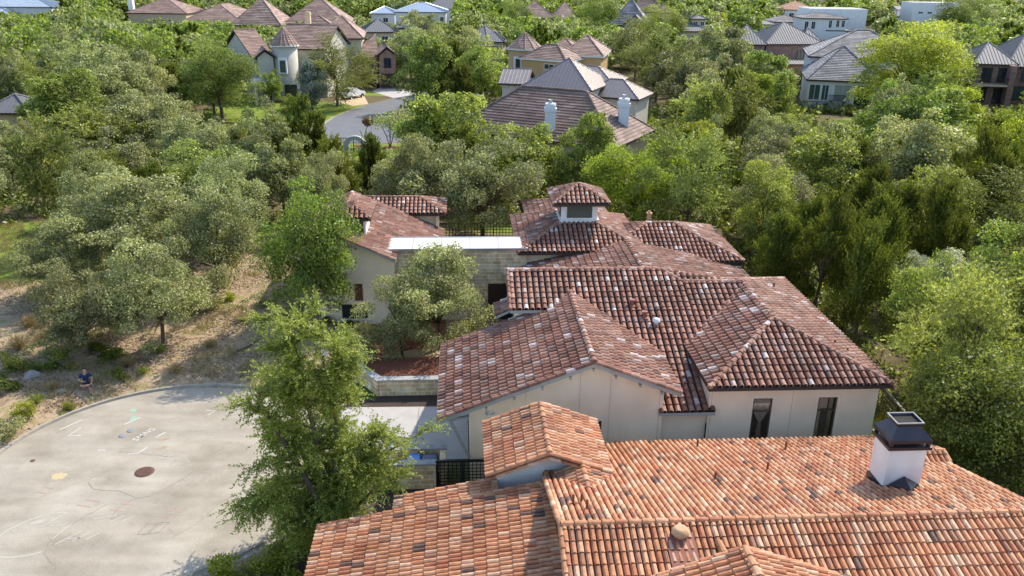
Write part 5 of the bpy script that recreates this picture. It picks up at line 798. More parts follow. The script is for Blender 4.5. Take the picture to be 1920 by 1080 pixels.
def roof_soffit(mb, S, drop=.16, mi=0):
    """the underside and edge boards of roof slopes"""
    for q in S:
        lo = [(p[0], p[1], p[2] - drop) for p in q]
        mb.face(list(reversed(lo)), mi)
        for i in range(len(q)):
            a, b = q[i], q[(i + 1) % len(q)]; mb.face([lo[i], lo[(i + 1) % len(q)], (b[0], b[1], b[2] - .012), (a[0], a[1], a[2] - .012)], mi)

def wall_panel(mb, x0, x1, z0, z1, y, openings=(), depth=.14, top=None, mi=0):
    """a wall facing -y with real openings (x0,x1,z0,z1) and their reveals; top(x) gives a sloping head"""
    xs = sorted({x0, x1, *[q for o in openings for q in o[:2]]}); zs = sorted({z0, z1, *[q for o in openings for q in o[2:4]]})
    for i in range(len(xs) - 1):
        for j in range(len(zs) - 1):
            cx, cz = (xs[i] + xs[i + 1]) / 2, (zs[j] + zs[j + 1]) / 2
            if any(o[0] < cx < o[1] and o[2] < cz < o[3] for o in openings): continue
            mb.face([(xs[i], y, zs[j]), (xs[i + 1], y, zs[j]), (xs[i + 1], y, zs[j + 1]), (xs[i], y, zs[j + 1])], mi)
    for a, b, c, d in openings:
        for q in ([(a, y, c), (a, y + depth, c), (a, y + depth, d), (a, y, d)], [(b, y, c), (b, y, d), (b, y + depth, d), (b, y + depth, c)],
                  [(a, y, c), (b, y, c), (b, y + depth, c), (a, y + depth, c)], [(a, y, d), (a, y + depth, d), (b, y + depth, d), (b, y, d)]): mb.face(q, mi)

def frame_window(parent, off, x0, x1, z0, z1, y, bar=.06, mull=(), trans=(), fm='window_frame', pm='glass_dark', proud=.03, dep=.07):
    """window facing -y: a frame with its mullions, and the pane as a child"""
    mb = MB()
    mb.box(x0, x0 + bar, y - proud, y + dep, z0, z1); mb.box(x1 - bar, x1, y - proud, y + dep, z0, z1)
    mb.box(x0 + bar, x1 - bar, y - proud, y + dep, z1 - bar, z1); mb.box(x0 + bar, x1 - bar, y - proud, y + dep, z0, z0 + bar)
    for f_ in mull: x = x0 + (x1 - x0) * f_; mb.box(x - bar * .45, x + bar * .45, y - proud * .8, y + dep * .8, z0 + bar, z1 - bar)
    for f_ in trans: z = z0 + (z1 - z0) * f_; mb.box(x0 + bar, x1 - bar, y - proud * .75, y + dep * .75, z - bar * .5, z + bar * .5)
    w = mb.build('window', M[fm], parent, off)
    p = MB(); p.face([(x0 + bar * .5, y - proud * .3, z0 + bar * .5), (x1 - bar * .5, y - proud * .3, z0 + bar * .5), (x1 - bar * .5, y - proud * .3, z1 - bar * .5), (x0 + bar * .5, y - proud * .3, z1 - bar * .5)])
    p.build('pane', M[pm], w, off)
    return w
# ------------------------------------------------------------------ ground, street, drives
SC = (-14.81, 29.84); SR = 7.42                          # centre and radius of the turning circle
def sstep(a, b, x): t = min(1, max(0, (x - a) / (b - a))); return t * t * (3 - 2 * t)
def bank_h(x, y):
    """the low bank of the dry lot beyond the kerb"""
    d = math.hypot(x - SC[0], y - SC[1])
    lot = sstep(-9.0, -13.0, x) * sstep(30.0, 33.0, y) * sstep(75, 55, y)
    return .38 * sstep(SR + .45, SR + 1.5, d) * lot + .25 * sstep(SR + 3, SR + 10, d) * lot
def ground_mesh():
    xs = list(np.arange(-70, 70.1, 1.0)); ys = list(np.arange(-20, 165.1, 1.0))
    a = 1.0; q = 70.0; ext = []
    while q < 2600: a *= 1.25; q += a; ext.append(q)
    xs = [-e for e in reversed(ext)] + xs + ext
    a = 1.0; q = 165.0; ext = []
    while q < 3200: a *= 1.25; q += a; ext.append(q)
    ys = [-400, -150, -70, -40] + ys + ext
    V = []; lot = []; grs = []
    for y in ys:
        for x in xs:
            V.append((x, y, bank_h(x, y)))
            d = math.hypot(x - SC[0], y - SC[1])
            l = sstep(-7.5, -10, x) * sstep(62, 50, y) * sstep(-60, -42, x) * sstep(20, 26, y)
            l = max(l, .75 * sstep(3, 0, abs(math.hypot((x + 9) / 9, (y - 52) / 10) - .3)))
            lot.append(l)
            g = sstep(1.1, .6, math.hypot((x + 35) / 11, (y - 57) / 9))                       # grass patch at the left
            g = max(g, sstep(1.15, .7, math.hypot((x + 32) / 14, (y - 121) / 11)))            # shaded lawn of the far street
            g = max(g, sstep(1.1, .8, math.hypot((x + 17) / 9, (y - 95.5) / 5)))             # bright lawn
            g = max(g, sstep(1.1, .7, math.hypot((x - 55) / 12, (y - 117) / 7)))              # lawn below the white house
            g = max(g, sstep(1.1, .8, math.hypot((x + 22) / 5, (y - 141) / 3)))
            g = max(g, .8 * sstep(1.1, .7, math.hypot((x + 1) / 5, (y - 67) / 4)))
            g = max(g, .7 * sstep(1.1, .7, math.hypot((x - 16.5) / 2.0, (y - 34) / 12)))
            grs.append(g)
    nx = len(xs); F = []
    for j in range(len(ys) - 1):
        for i in range(nx - 1): F.append((j * nx + i, j * nx + i + 1, (j + 1) * nx + i + 1, (j + 1) * nx + i))
    m, nt, b, N, K = new_mat('forest_floor_and_dry_lot')
    tc = N.new('ShaderNodeTexCoord')
    def noise(s, d=6, r=.6):
        z = N.new('ShaderNodeTexNoise'); z.inputs['Scale'].default_value = s; z.inputs['Detail'].default_value = d; z.inputs['Roughness'].default_value = r; K.new(tc.outputs['Object'], z.inputs['Vector']); return z
    def mixc(f, a, b_):
        x = N.new('ShaderNodeMixRGB'); K.new(f, x.inputs[0]); K.new(a, x.inputs[1]); K.new(b_, x.inputs[2]); return x
    def masked(attr, scale, amt):
        at = N.new('ShaderNodeAttribute'); at.attribute_name = attr; z = noise(scale, 5)
        ad = N.new('ShaderNodeMath'); ad.operation = 'MULTIPLY_ADD'; K.new(z.outputs['Fac'], ad.inputs[0]); ad.inputs[1].default_value = amt; ad.inputs[2].default_value = -amt / 2
        su = N.new('ShaderNodeMath'); su.operation = 'ADD'; K.new(at.outputs['Fac'], su.inputs[0]); K.new(ad.outputs[0], su.inputs[1])
        mr = N.new('ShaderNodeMapRange'); mr.inputs[1].default_value = .38; mr.inputs[2].default_value = .62; K.new(su.outputs[0], mr.inputs[0]); return mr.outputs[0]
    wood = ramp(nt, [(.3, (.075, .06, .035)), (.5, (.13, .10, .055)), (.62, (.10, .115, .035)), (.75, (.22, .18, .09))]); K.new(noise(.45, 8).outputs['Fac'], wood.inputs[0])
    dry = ramp(nt, [(.28, (.11, .08, .05)), (.40, (.23, .165, .10)), (.50, (.38, .285, .19)), (.58, (.235, .20, .085)), (.68, (.34, .26, .17)), (.78, (.50, .405, .30))]); K.new(noise(1.1, 10, .7).outputs['Fac'], dry.inputs[0])
    gr = ramp(nt, [(.3, (.10, .15, .02)), (.55, (.17, .22, .035)), (.75, (.28, .28, .075))]); K.new(noise(.8, 8).outputs['Fac'], gr.inputs[0])
    c1 = mixc(masked('lot', .35, .7), wood.outputs[0], dry.outputs[0]); c2 = mixc(masked('grass', .4, .5), c1.outputs[0], gr.outputs[0])
    K.new(c2.outputs[0], b.inputs['Base Color']); b.inputs['Roughness'].default_value = .95; b.inputs['Specular IOR Level'].default_value = .1
    bp = N.new('ShaderNodeBump'); bp.inputs['Strength'].default_value = .7; bp.inputs['Distance'].default_value = .12; K.new(noise(3.5, 8, .7).outputs['Fac'], bp.inputs['Height']); K.new(bp.outputs[0], b.inputs['Normal'])
    me = npmesh('ground', V, np.array(F), [m], smooth=True)
    for nm, dat in (('lot', lot), ('grass', grs)):
        at = me.attributes.new(nm, 'FLOAT', 'POINT'); at.data.foreach_set('value', np.array(dat, dtype=np.float32))
    o = bpy.data.objects.new('ground', me); COL.objects.link(o); tag(o, kind='structure')
ground_mesh()

def sheet(name, poly, z, mat, parent=None, kind='structure'):
    mb = MB(); mb.face([(x, y, z) for x, y in poly]); o = mb.build(name, mat, parent)
    if parent is None: tag(o, kind=kind)
    return o

def ribbon(mb, pts, w, z, mi=0):
    n = len(pts); Lf = []; Rt = []
    for i in range(n):
        a = Vector(pts[max(0, i - 1)]); b = Vector(pts[min(n - 1, i + 1)]); d = (b - a).normalized(); nn = Vector((-d.y, d.x)) * w / 2; p = Vector(pts[i])
        Lf.append((p.x + nn.x, p.y + nn.y, z)); Rt.append((p.x - nn.x, p.y - nn.y, z))
    for i in range(n - 1): mb.face([Rt[i], Rt[i + 1], Lf[i + 1], Lf[i]], mi)

def arc(a0, a1, r, n=40):
    return [(SC[0] + r * math.cos(math.radians(a0 + (a1 - a0) * i / n)), SC[1] + r * math.sin(math.radians(a0 + (a1 - a0) * i / n))) for i in range(n + 1)]

m, nt, b, N, K = new_mat('sun_bleached_asphalt')
tc = N.new('ShaderNodeTexCoord'); n1 = N.new('ShaderNodeTexNoise'); n1.inputs['Scale'].default_value = .35; n1.inputs['Detail'].default_value = 8; n1.inputs['Roughness'].default_value = .65
n2 = N.new('ShaderNodeTexNoise'); n2.inputs['Scale'].default_value = 28; n2.inputs['Detail'].default_value = 3
mp = N.new('ShaderNodeMapping'); mp.inputs['Rotation'].default_value = (0, 0, math.radians(-38)); mp.inputs['Scale'].default_value = (.35, 1.6, 1); K.new(tc.outputs['Object'], mp.inputs[0])
n3 = N.new('ShaderNodeTexNoise'); n3.inputs['Scale'].default_value = .8; n3.inputs['Detail'].default_value = 6; K.new(mp.outputs[0], n3.inputs['Vector'])
for q in (n1, n2): K.new(tc.outputs['Object'], q.inputs['Vector'])
r1 = ramp(nt, [(.32, (.245, .215, .165)), (.5, (.32, .285, .228)), (.68, (.37, .335, .272))]); K.new(n1.outputs['Fac'], r1.inputs[0])
def mulmix(a, fac, lo, hi, f0=.3, f1=.7):
    mr = N.new('ShaderNodeMapRange'); mr.inputs[1].default_value = f0; mr.inputs[2].default_value = f1; mr.inputs[3].default_value = lo; mr.inputs[4].default_value = hi; K.new(fac, mr.inputs[0])
    hs = N.new('ShaderNodeHueSaturation'); K.new(a, hs.inputs['Color']); K.new(mr.outputs[0], hs.inputs['Value']); return hs.outputs[0]
n4 = N.new('ShaderNodeTexNoise'); n4.inputs['Scale'].default_value = 1.3; n4.inputs['Detail'].default_value = 9; n4.inputs['Roughness'].default_value = .75; K.new(tc.outputs['Object'], n4.inputs['Vector'])
c = mulmix(r1.outputs[0], n2.outputs['Fac'], .78, 1.18); c = mulmix(c, n4.outputs['Fac'], .72, 1.02, .28, .42); c = mulmix(c, n3.outputs['Fac'], .84, 1.10)
K.new(c, b.inputs['Base Color']); b.inputs['Roughness'].default_value = .92; b.inputs['Specular IOR Level'].default_value = .15
M['street'] = m
M['concrete'] = plain('pale_grey_concrete', (.43, .41, .385), (.36, .345, .325), 1.4, rough=.9, spec=.15, detail=8)
M['curb'] = plain('worn_curb_concrete', (.36, .325, .265), (.27, .245, .20), 3, rough=.9, spec=.15, detail=8)
M['far_asphalt'] = plain('dark_grey_asphalt', (.155, .16, .17), (.13, .135, .145), .6, rough=.9, spec=.2, detail=8)
M['paint_white'] = plain('worn_white_paint', (.58, .57, .53), (.38, .35, .30), 12, rough=.8)
M['chalk'] = plain('faint_chalk', (.39, .36, .305), (.34, .31, .255), 7, rough=.9)
M['chalk_red'] = plain('red_chalk', (.34, .19, .16), (.36, .27, .23), 9, rough=.9)
M['chalk_yellow'] = plain('yellow_paint_stain', (.44, .34, .16), (.41, .345, .23), 5, rough=.9)
M['chalk_green'] = plain('green_paint_stain', (.20, .36, .26), (.33, .37, .30), 5, rough=.9)
M['crack'] = plain('tar_filled_crack', (.16, .14, .12), (.25, .22, .18), 9, rough=.9)
M['brown_stain'] = plain('brown_stain', (.28, .20, .13), (.35, .28, .2), 5, rough=.9)
M['rust'] = plain('rusty_cast_iron', (.15, .075, .055), (.09, .05, .04), 12, rough=.7, bump=.6, bscale=30)
M['valve'] = plain('blue_grey_iron_lid', (.18, .20, .23), (.24, .26, .28), 9, rough=.5)
M['mulch'] = plain('red_brown_bark_mulch', (.21, .075, .04), (.11, .04, .025), 9, rough=.95, bump=1.0, bscale=16, detail=8)
M['mulch_red'] = plain('red_mulch', (.26, .085, .05), (.14, .045, .028), 5, rough=.95, bump=1.0, bscale=16, detail=8)
M['path_tan'] = plain('decomposed_granite', (.50, .385, .24), (.42, .31, .19), 3, rough=.95, detail=8)
M['dark_mulch'] = plain('dark_brown_mulch', (.07, .05, .04), (.04, .03, .025), 8, rough=.95, bump=1.0, bscale=16)  # darkest of the mulch tones
M['planter_lawn'] = plain('dark_lawn', (.06, .11, .02), (.04, .08, .015), 5, rough=.95)

stem = [(-23.0, 28.0), (-24.5, 20), (-26, 8), (-27, -6), (-12.5, -6), (-11.7, 10), (-11.1, 23.4)]
street_poly = arc(-58, 188, SR, 90) + stem
street = sheet('street', street_poly, .004, M['street'])
# kerb: a rolled concrete edge, open where the drive joins
def kerb(pts, name='curb'):
    mb = MB(); n = len(pts); prof = [(-.30, .012), (-.10, .03), (-.04, .12), (.10, .125), (.12, -.05)]
    rows = []
    for i in range(n):
        a = Vector(pts[max(0, i - 1)]); b2 = Vector(pts[min(n - 1, i + 1)]); d = (b2 - a).normalized(); nn = Vector((d.y, -d.x)); p = Vector(pts[i])
        rows.append([(p.x + nn.x * u, p.y + nn.y * u, z) for u, z in prof])
    for i in range(n - 1):
        for k in range(len(prof) - 1): mb.face([rows[i][k], rows[i + 1][k], rows[i + 1][k + 1], rows[i][k + 1]])
    o = mb.build(name, M['curb']); return tag(o, kind='structure')

def rev(p): return list(reversed(p))
kerb(rev(arc(48, 188, SR + .05, 60) + [(-23.05, 28.0), (-24.55, 20), (-26.05, 8)]))
kerb(rev([(-11.6, 10), (-11.05, 23.4)] + arc(-57, -6, SR + .05, 30)))
# drive of the tiled house
def LP(pts): return [L2W(x, y)[:2] for x, y in pts]
drive = sheet('driveway', LP([(-5.9, 30.95), (.2, 30.95), (.2, 35.55), (-5.9, 35.7), (-7.2, 36.3), (-5.6, 28.6)][:4]) + [L2W(-5.75, 36.3)[:2]] + [(-8.75, 34.4), (-7.6, 31.8), (-7.45, 29.2), L2W(-5.2, 29.6)[:2]], .008, M['concrete'])
mb = MB(); ribbon(mb, LP([(-2.15, 31.0), (-2.15, 35.55)]), .025, .0125); ribbon(mb, LP([(-5.9, 33.2), (.2, 33.2)]), .025, .0125); mb.build('joint_line', M['crack'], drive)
sheet('mulch_bed', LP([(-9.5, 40.3), (-4.6, 40.3), (-1.0, 41.2), (-1.0, 46.5), (-9.5, 46.5)]), .006, M['mulch_red'])
sheet('garden_path', LP([(-4.7, 39.6), (-.6, 39.6), (-.3, 42.4), (-2.6, 42.2), (-4.4, 41.4)]), .010, M['path_tan'])
sheet('side_mulch', LP([(-6.0, 23.4), (2.6, 23.4), (2.6, 28.8), (-5.4, 28.8)]), .006, M['dark_mulch'])
sheet('front_lawn', LP([(-6.4, 36.4), (-4.3, 36.4), (-4.3, 36.9), (-5.3, 38.4), (-6.6, 39.2)]), .011, M['planter_lawn'])
sheet('drive_border', LP([(-5.7, 35.75), (.2, 35.65), (.2, 36.75), (-4.2, 36.75), (-5.6, 36.5)]), .007, M['dark_mulch'])

# markings on the street, all parts of it
def tomark(pts, z=.0085): return pts
mb = MB()
for a, b2 in (((-17.9, 33.4), (-17.45, 34.05)), ((-16.0, 32.3), (-15.75, 32.75)), ((-20.62, 32.85), (-20.05, 33.75)),): ribbon(mb, [a, b2], .07, .0085)
for pts in ([(-19.75, 33.05), (-20.0, 32.35), (-19.4, 32.4)], [(-16.65, 30.95), (-16.25, 31.0), (-16.05, 31.5)], [(-14.6, 34.8), (-14.15, 34.75), (-14.35, 34.35)], [(-18.1, 31.2), (-17.75, 31.2)]): ribbon(mb, pts, .06, .0085)
mb.build('white_paint_mark', M['paint_white'], street)
mb = MB()
for cx, cy, l in ((-18.9, 28.05, .5), (-18.75, 28.4, .45), (-16.55, 27.55, .62), (-16.75, 27.2, .62), (-15.1, 27.35, .62), (-15.35, 26.95, .6), (-13.1, 26.95, .65), (-13.3, 26.6, .6)): ribbon(mb, [(cx - l / 2, cy + .05), (cx + l / 2, cy - .08)], .06, .0085)
mb.build('red_chalk_line', M['chalk_red'], street)
mb = MB()
def blob(mb, cx, cy, rx, ry, seed, z=.0075, n=26, rot=0):
    rr = random.Random(seed); P = []
    for i in range(n):
        a = 2 * math.pi * i / n; q = 1 + rr.uniform(-.22, .18); x, y = rx * q * math.cos(a), ry * q * math.sin(a)
        P.append((cx + x * math.cos(rot) - y * math.sin(rot), cy + x * math.sin(rot) + y * math.cos(rot), z))
    mb.face(P)
blob(mb, -18.76, 29.2, .32, .26, 3); mb.build('yellow_stain', M['chalk_yellow'], street)
mb = MB(); blob(mb, -18.05, 34.7, .2, .16, 4); blob(mb, -17.75, 33.95, .13, .25, 5); mb.build('green_stain', M['chalk_green'], street)
mb = MB(); blob(mb, -15.6, 32.15, .3, .1, 8, rot=.3); blob(mb, -15.45, 31.4, .26, .08, 9, rot=.2); blob(mb, -15.3, 31.55, .12, .06, 10); mb.build('brown_stain', M['brown_stain'], street)
# the large faint chalk figure near the bottom edge and its scribbles
mb = MB()
fig = [(-17.2, 26.75), (-17.8, 26.7), (-18.4, 26.3), (-18.85, 25.7), (-19.05, 25.05), (-18.95, 24.5), (-18.5, 24.15), (-17.9, 24.1), (-17.3, 24.25), (-16.95, 24.45)]
ribbon(mb, fig, .09, .0085)
ribbon(mb, [(-17.2, 26.75), (-17.75, 25.85), (-17.1, 25.95), (-16.65, 26.1), (-16.95, 25.15)], .07, .0087)
for a, b2 in (((-16.7, 24.85), (-16.1, 25.65)), ((-16.15, 25.05), (-15.75, 25.6)), ((-16.4, 25.2), (-15.95, 25.25)), ((-15.7, 25.15), (-15.35, 25.6)), ((-16.0, 26.4), (-15.2, 26.6)), ((-15.3, 26.2), (-14.9, 26.6)), ((-14.85, 26.25), (-14.5, 26.6))): ribbon(mb, [a, b2], .06, .0086)
blob(mb, -18.0, 26.15, .28, .12, 6, .0084, rot=.5)
for a in range(7):
    rr = random.Random(70 + a); x, y = -14.6 + rr.uniform(-.7, .8), 30.6 + rr.uniform(-.35, .35); ribbon(mb, [(x, y), (x + rr.uniform(.1, .3), y + rr.uniform(-.15, .2))], .04, .0085)
mb.build('chalk_drawing', M['chalk'], street)
mb = MB()
def crack(pts, w=.02, seed=1):
    rr = random.Random(seed); out = [pts[0]]
    for i in range(len(pts) - 1):
        a, b2 = Vector(pts[i]), Vector(pts[i + 1]); n = max(2, int((b2 - a).length / .18))
        for k in range(1, n + 1):
            p = a.lerp(b2, k / n); out.append((p.x + rr.uniform(-.035, .035), p.y + rr.uniform(-.035, .035)))
    ribbon(mb, out, w, .0080)
crack([(-17.35, 28.75), (-16.9, 28.3), (-15.8, 28.2), (-14.9, 27.75), (-14.4, 27.9), (-13.7, 28.9), (-13.2, 29.9)], .025, 1); crack([(-14.9, 27.8), (-15.4, 27.0), (-15.3, 26.3)], .02, 2)
crack([(-15.9, 27.3), (-16.6, 26.2), (-17.0, 24.9), (-16.8, 24.3), (-16.2, 23.8)], .022, 3); crack([(-16.9, 31.1), (-15.6, 30.9), (-14.6, 30.7)], .016, 4); crack([(-17.35, 28.75), (-17.4, 29.1)], .016, 5); crack([(-18.9, 27.6), (-17.9, 28.6), (-17.2, 29.3)], .012, 6); crack([(-12.6, 25.3), (-11.9, 26.2), (-11.6, 27.4), (-10.9, 28.2)], .014, 7)
for x0, y0, x1, y1 in ((-13.95, 25.5, -13.62, 25.5), (-13.62, 25.5, -13.45, 26.15), (-13.45, 26.15, -13.8, 26.12), (-13.8, 26.12, -13.95, 25.5), (-13.55, 25.55, -13.2, 25.62), (-13.2, 25.62, -13.0, 26.25), (-13.0, 26.25, -13.35, 26.2), (-13.35, 26.2, -13.55, 25.55)): ribbon(mb, [(x0, y0), (x1, y1)], .028, .0082)
mb.build('crack', M['crack'], street)
fc = bpy.data.curves.new('street_letters', 'FONT'); fc.body = 'SMNS'; fc.size = .5; fc.space_character = 1.12; fc.extrude = 0.0; fc.offset = .003
fo = bpy.data.objects.new('painted_letters', fc); COL.objects.link(fo)
dg = bpy.context.evaluated_depsgraph_get(); me = bpy.data.meshes.new_from_object(fo.evaluated_get(dg)); bpy.data.objects.remove(fo)
me.materials.clear(); me.materials.append(M['paint_white'])
fo = bpy.data.objects.new('painted_letters', me); COL.objects.link(fo); fo.parent = street
fo.location = (-16.72, 31.95, .009); fo.rotation_euler = (0, 0, math.radians(68)); fo.scale = (.88, .88, 1)
# iron covers
def cover(name, label, x, y, r, mat, ring=True):
    t = thing(name, label, 'manhole cover' if r > .3 else 'valve cover', (x, y, .004))
    a = MB(); a.lathe([(r * .86, 0), (r * .86, .012), (r * .8, .016)], 0, 0, 28); 
    if r > .3:
        for k in range(-4, 5):
            h = math.sqrt(max(0, (r * .74) ** 2 - (k * r * .17) ** 2)); a.box(-h, h, k * r * .17 - .015, k * r * .17 + .015, .0165, .022)
    a.build('lid', mat, t)
    b3 = MB(); b3.lathe([(r * .87, .004), (r, .006), (r, .002)], 0, 0, 28); b3.build('rim', M['crack'] if r < .3 else mat, t)
cover('manhole_cover', 'rusty brown round manhole cover in the middle of the pale street', -15.37, 29.58, .40, M['rust'])
cover('valve_cover', 'blue-grey round valve lid nearer the painted letters', -17.38, 32.85, .17, M['valve'])
cover('valve_cover', 'blue-grey round valve lid farther from the painted letters', -17.55, 32.4, .17, M['valve'])
cover('valve_cover', 'small rusty valve lid at the left edge of the street', -20.47, 30.31, .11, M['rust'])

# far street with its kerb, drives and lawns
far = [(-15.0, 99.2), (-21.3, 99.4), (-23.6, 102.5), (-24.9, 108), (-25.5, 112), (-25.3, 117), (-24.0, 123.5), (-22.4, 128.5), (-19.3, 135), (-15.4, 141), (-9, 150), (-2, 158), (3, 152), (-4, 143), (-9, 133), (-10.5, 120), (-10.5, 108), (-12, 101)]
sheet('far_street', far, .005, M['far_asphalt'])
kerb([(-12, 100.9), (-15.0, 99.1), (-21.4, 99.3), (-23.7, 102.4), (-25.0, 108), (-25.6, 112), (-25.4, 117), (-24.1, 123.6), (-22.5, 128.6), (-19.4, 135.1), (-15.5, 141.1), (-9.1, 150.1)])
sheet('brick_drive', [(-24.5, 127.5), (-22.6, 129.6), (-24.6, 137.5), (-28.5, 139), (-28.2, 131)], .009, M['path_tan'])
sheet('garage_drive', [(-19.6, 136), (-16.2, 140.6), (-19.2, 146.5), (-23.8, 147.5), (-24.2, 143)], .009, M['concrete'])
# ------------------------------------------------------------------ the dark tiled house
def lthing(name, label, cat, bx, by, bz=0, group=None):
    return thing(name, label, cat, L2W(bx, by, bz), TH, group)

HB = (6.0, 33.0, 0.0)
house2 = lthing('tile_roofed_house', 'cream stucco house under weathered red-brown barrel tile roofs, beyond the clay roof', 'house', 6.0, 33.0)
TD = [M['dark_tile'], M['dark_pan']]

def roof_part(polys, style, mats, parent, off, ridges=(), hips=(), rakes=(), soffit='trim_grey', cr=.13, name='roof', drop=.16):
    mb = MB()
    for q in polys: tile_slope(mb, q, style)
    o = mb.build(name, mats, parent, off)
    if ridges or hips or rakes:
        c = MB()
        for a, b2 in ridges: cap_tiles(c, a, b2, cr)
        for a, b2 in hips: cap_tiles(c, a, b2, cr)
        for a, b2 in rakes: cap_tiles(c, a, b2, cr * .8)
        c.build('ridge_tiles', mats[0], o, off)
    if soffit:
        s = MB(); roof_soffit(s, polys, drop); s.build('fascia', M[soffit], o, off)
    return o

def rect_part(x0, x1, y0, y1, ze, pitch, axis, ends, parent, off, style='s_tile', mats=None, cr=.13, soffit='trim_dark', rakes=True):
    S, R_, H_, K_, zr = rect_roof(x0, x1, y0, y1, ze, pitch, axis, ends)
    return roof_part(S, style, mats or TD, parent, off, R_, H_, K_ if rakes else (), soffit, cr)

zM = lambda y: 3.2 + .36 * (y - 29.03)
def mp_(pts): return [(x, y, zM(y)) for x, y in pts]
# main roof: front slope cut by the wings, back slope, right hip
roof_part([mp_([(2.2, 34.93), (10.6, 34.93), (10.6, 36.65), (9.68, 37.6), (2.2, 37.6)]),
           mp_([(8.0, 29.03), (10.25, 29.03), (10.6, 31.5), (10.6, 34.93), (5.0, 34.93)]),
           mp_([(10.6, 31.5), (13.5, 36.65), (10.6, 36.65)]),
           [(2.2, 37.6, 6.285), (9.68, 37.6, 6.285), (9.68, 41.5, 4.88), (2.2, 41.5, 4.88)]], 's_tile', TD, house2, HB,
          ridges=[((2.2, 37.6, 6.29), (9.68, 37.6, 6.29)), ((10.6, 36.68, 5.96), (13.5, 36.62, 5.95))], hips=[((10.6, 36.65, 5.95), (9.68, 37.6, 6.29))], rakes=[((2.2, 34.93, 5.33), (2.2, 37.6, 6.28)), ((8.02, 29.03, 3.21), (8.02, 31.0, 3.92))])
roof_part([[(9.68, 37.6, 6.28), (10.6, 36.65, 5.94), (13.5, 36.65, 5.94), (13.5, 40.5, 4.5), (9.68, 40.5, 4.9)][:3]], 's_tile', TD, house2, HB, soffit=None)
# garage wing
zG = lambda x: 5.72 - .39 * abs(x - 5.1)
def gp(pts): return [(x, y, zG(x)) for x, y in pts]
roof_part([gp([(-1.0, 28.6), (5.1, 28.6), (5.1, 35.4), (-1.0, 35.4)]), gp([(3.6, 35.4), (5.1, 35.4), (5.1, 36.1)]), gp([(5.1, 28.6), (8.65, 28.6), (8.65, 32.1), (5.1, 36.1)])], 's_tile', TD, house2, HB,
          ridges=[((5.1, 28.6, 5.74), (5.1, 36.15, 5.74))], rakes=[((-1.0, 28.62, zG(-1)), (5.1, 28.62, 5.72)), ((8.65, 28.62, zG(8.65)), (5.1, 28.62, 5.72)), ((-1.0, 35.38, zG(-1)), (4.6, 35.38, zG(4.6)))], drop=.2)
rect_part(9.8, 17.35, 28.75, 40.9, 4.45, .365, 'y', 'hh', house2, HB)                                   # right wing
zW = lambda x: 4.7 - .22 * abs(x - 9.9)
roof_part([[(2.75, 37.0, zW(2.75)), (9.9, 37.0, 4.7), (9.9, 46.9, 4.7), (2.75, 46.6, zW(2.75))], [(9.9, 37.0, 4.7), (16.8, 37.0, zW(16.8)), (16.8, 46.9, zW(16.8)), (9.9, 46.9, 4.7)]], 's_tile', TD, house2, HB,
          ridges=[((9.9, 37.5, 4.72), (9.9, 47.2, 4.72))])
rect_part(3.3, 11.0, 46.1, 53.8, 4.3, .375, 'x', 'hh', house2, HB)                                       # square tower roof
rect_part(5.53, 9.03, 48.25, 51.75, 6.65, .49, 'x', 'hh', house2, HB, cr=.11)                           # cupola roof
rect_part(8.0, 17.0, 46.1, 53.4, 3.62, .375, 'x', 'hh', house2, HB)                                      # far wing
rect_part(4.4, 10.2, 52.0, 58.6, 4.0, .33, 'y', 'hh', house2, HB)                                       # rear wing
roof_part([[(1.55, 35.7, 4.72), (2.25, 35.7, 5.05), (2.25, 37.1, 5.05), (1.55, 37.1, 4.72)]], 's_tile', TD, house2, HB)
# casita
zC = lambda x: 4.2 - .45 * (x + 3.8)
def cp(pts): return [(x, y, zC(x)) for x, y in pts]
zCl = lambda x: 5.775 - .45 * (-7.3 - x)
roof_part([cp([(-7.3, 45.2), (-3.8, 45.2), (-3.8, 48.4), (-7.3, 48.4)]), cp([(-7.3, 48.4), (-1.25, 48.4), (-1.25, 54.7), (-7.3, 54.7)]),
           [(x, y, zCl(x)) for x, y in ((-9.3, 45.2), (-7.3, 45.2), (-7.3, 54.7), (-9.3, 54.7))]], 's_tile', TD, house2, HB,
          ridges=[((-7.3, 45.2, 5.79), (-7.3, 54.6, 5.79))], rakes=[((-3.8, 45.22, 4.2), (-7.3, 45.22, 5.775)), ((-9.3, 45.22, zCl(-9.3)), (-7.3, 45.22, 5.775))])
rect_part(-8.8, -1.05, 54.6, 58.3, 4.25, .375, 'x', 'hh', house2, HB)
rect_part(-7.45, -5.3, 46.9, 49.7, 6.2, .5, 'y', 'hh', house2, HB, cr=.11)

# walls
mb = MB()
op_g = [(4.95, 5.62, 2.0, 2.82)]
wall_panel(mb, .25, 8.1, 0, 3.7, 29.15, op_g)
mb.face([(.25, 29.15, 3.7), (8.1, 29.15, 3.7), (8.1, 29.15, 4.38), (5.1, 29.15, 5.55), (.25, 29.15, 3.70)])
mb.face([(.25, 35.2, 0), (.25, 29.15, 0), (.25, 29.15, 3.70), (.25, 35.2, 3.70)])
mb.face([(8.1, 29.15, 2.0), (8.1, 33, 2.0), (8.1, 33, 4.38), (8.1, 29.15, 4.38)])
wall_panel(mb, 8.1, 10.02, 0, 3.12, 29.42)
op_w = [(11.87, 12.68, 1.58, 3.66), (14.61, 15.42, 1.58, 3.66)]
wall_panel(mb, 10.02, 17.1, 0, 4.36, 29.25, op_w)
mb.face([(17.1, 29.25, 0), (17.1, 40.4, 0), (17.1, 40.4, 4.36), (17.1, 29.25, 4.36)]); mb.face([(10.02, 29.25, 2.5), (10.02, 29.25, 4.36), (10.02, 34, 4.36), (10.02, 34, 2.5)])
mb.box(2.72, 9.5, 35.45, 40.3, 0, 5.2)
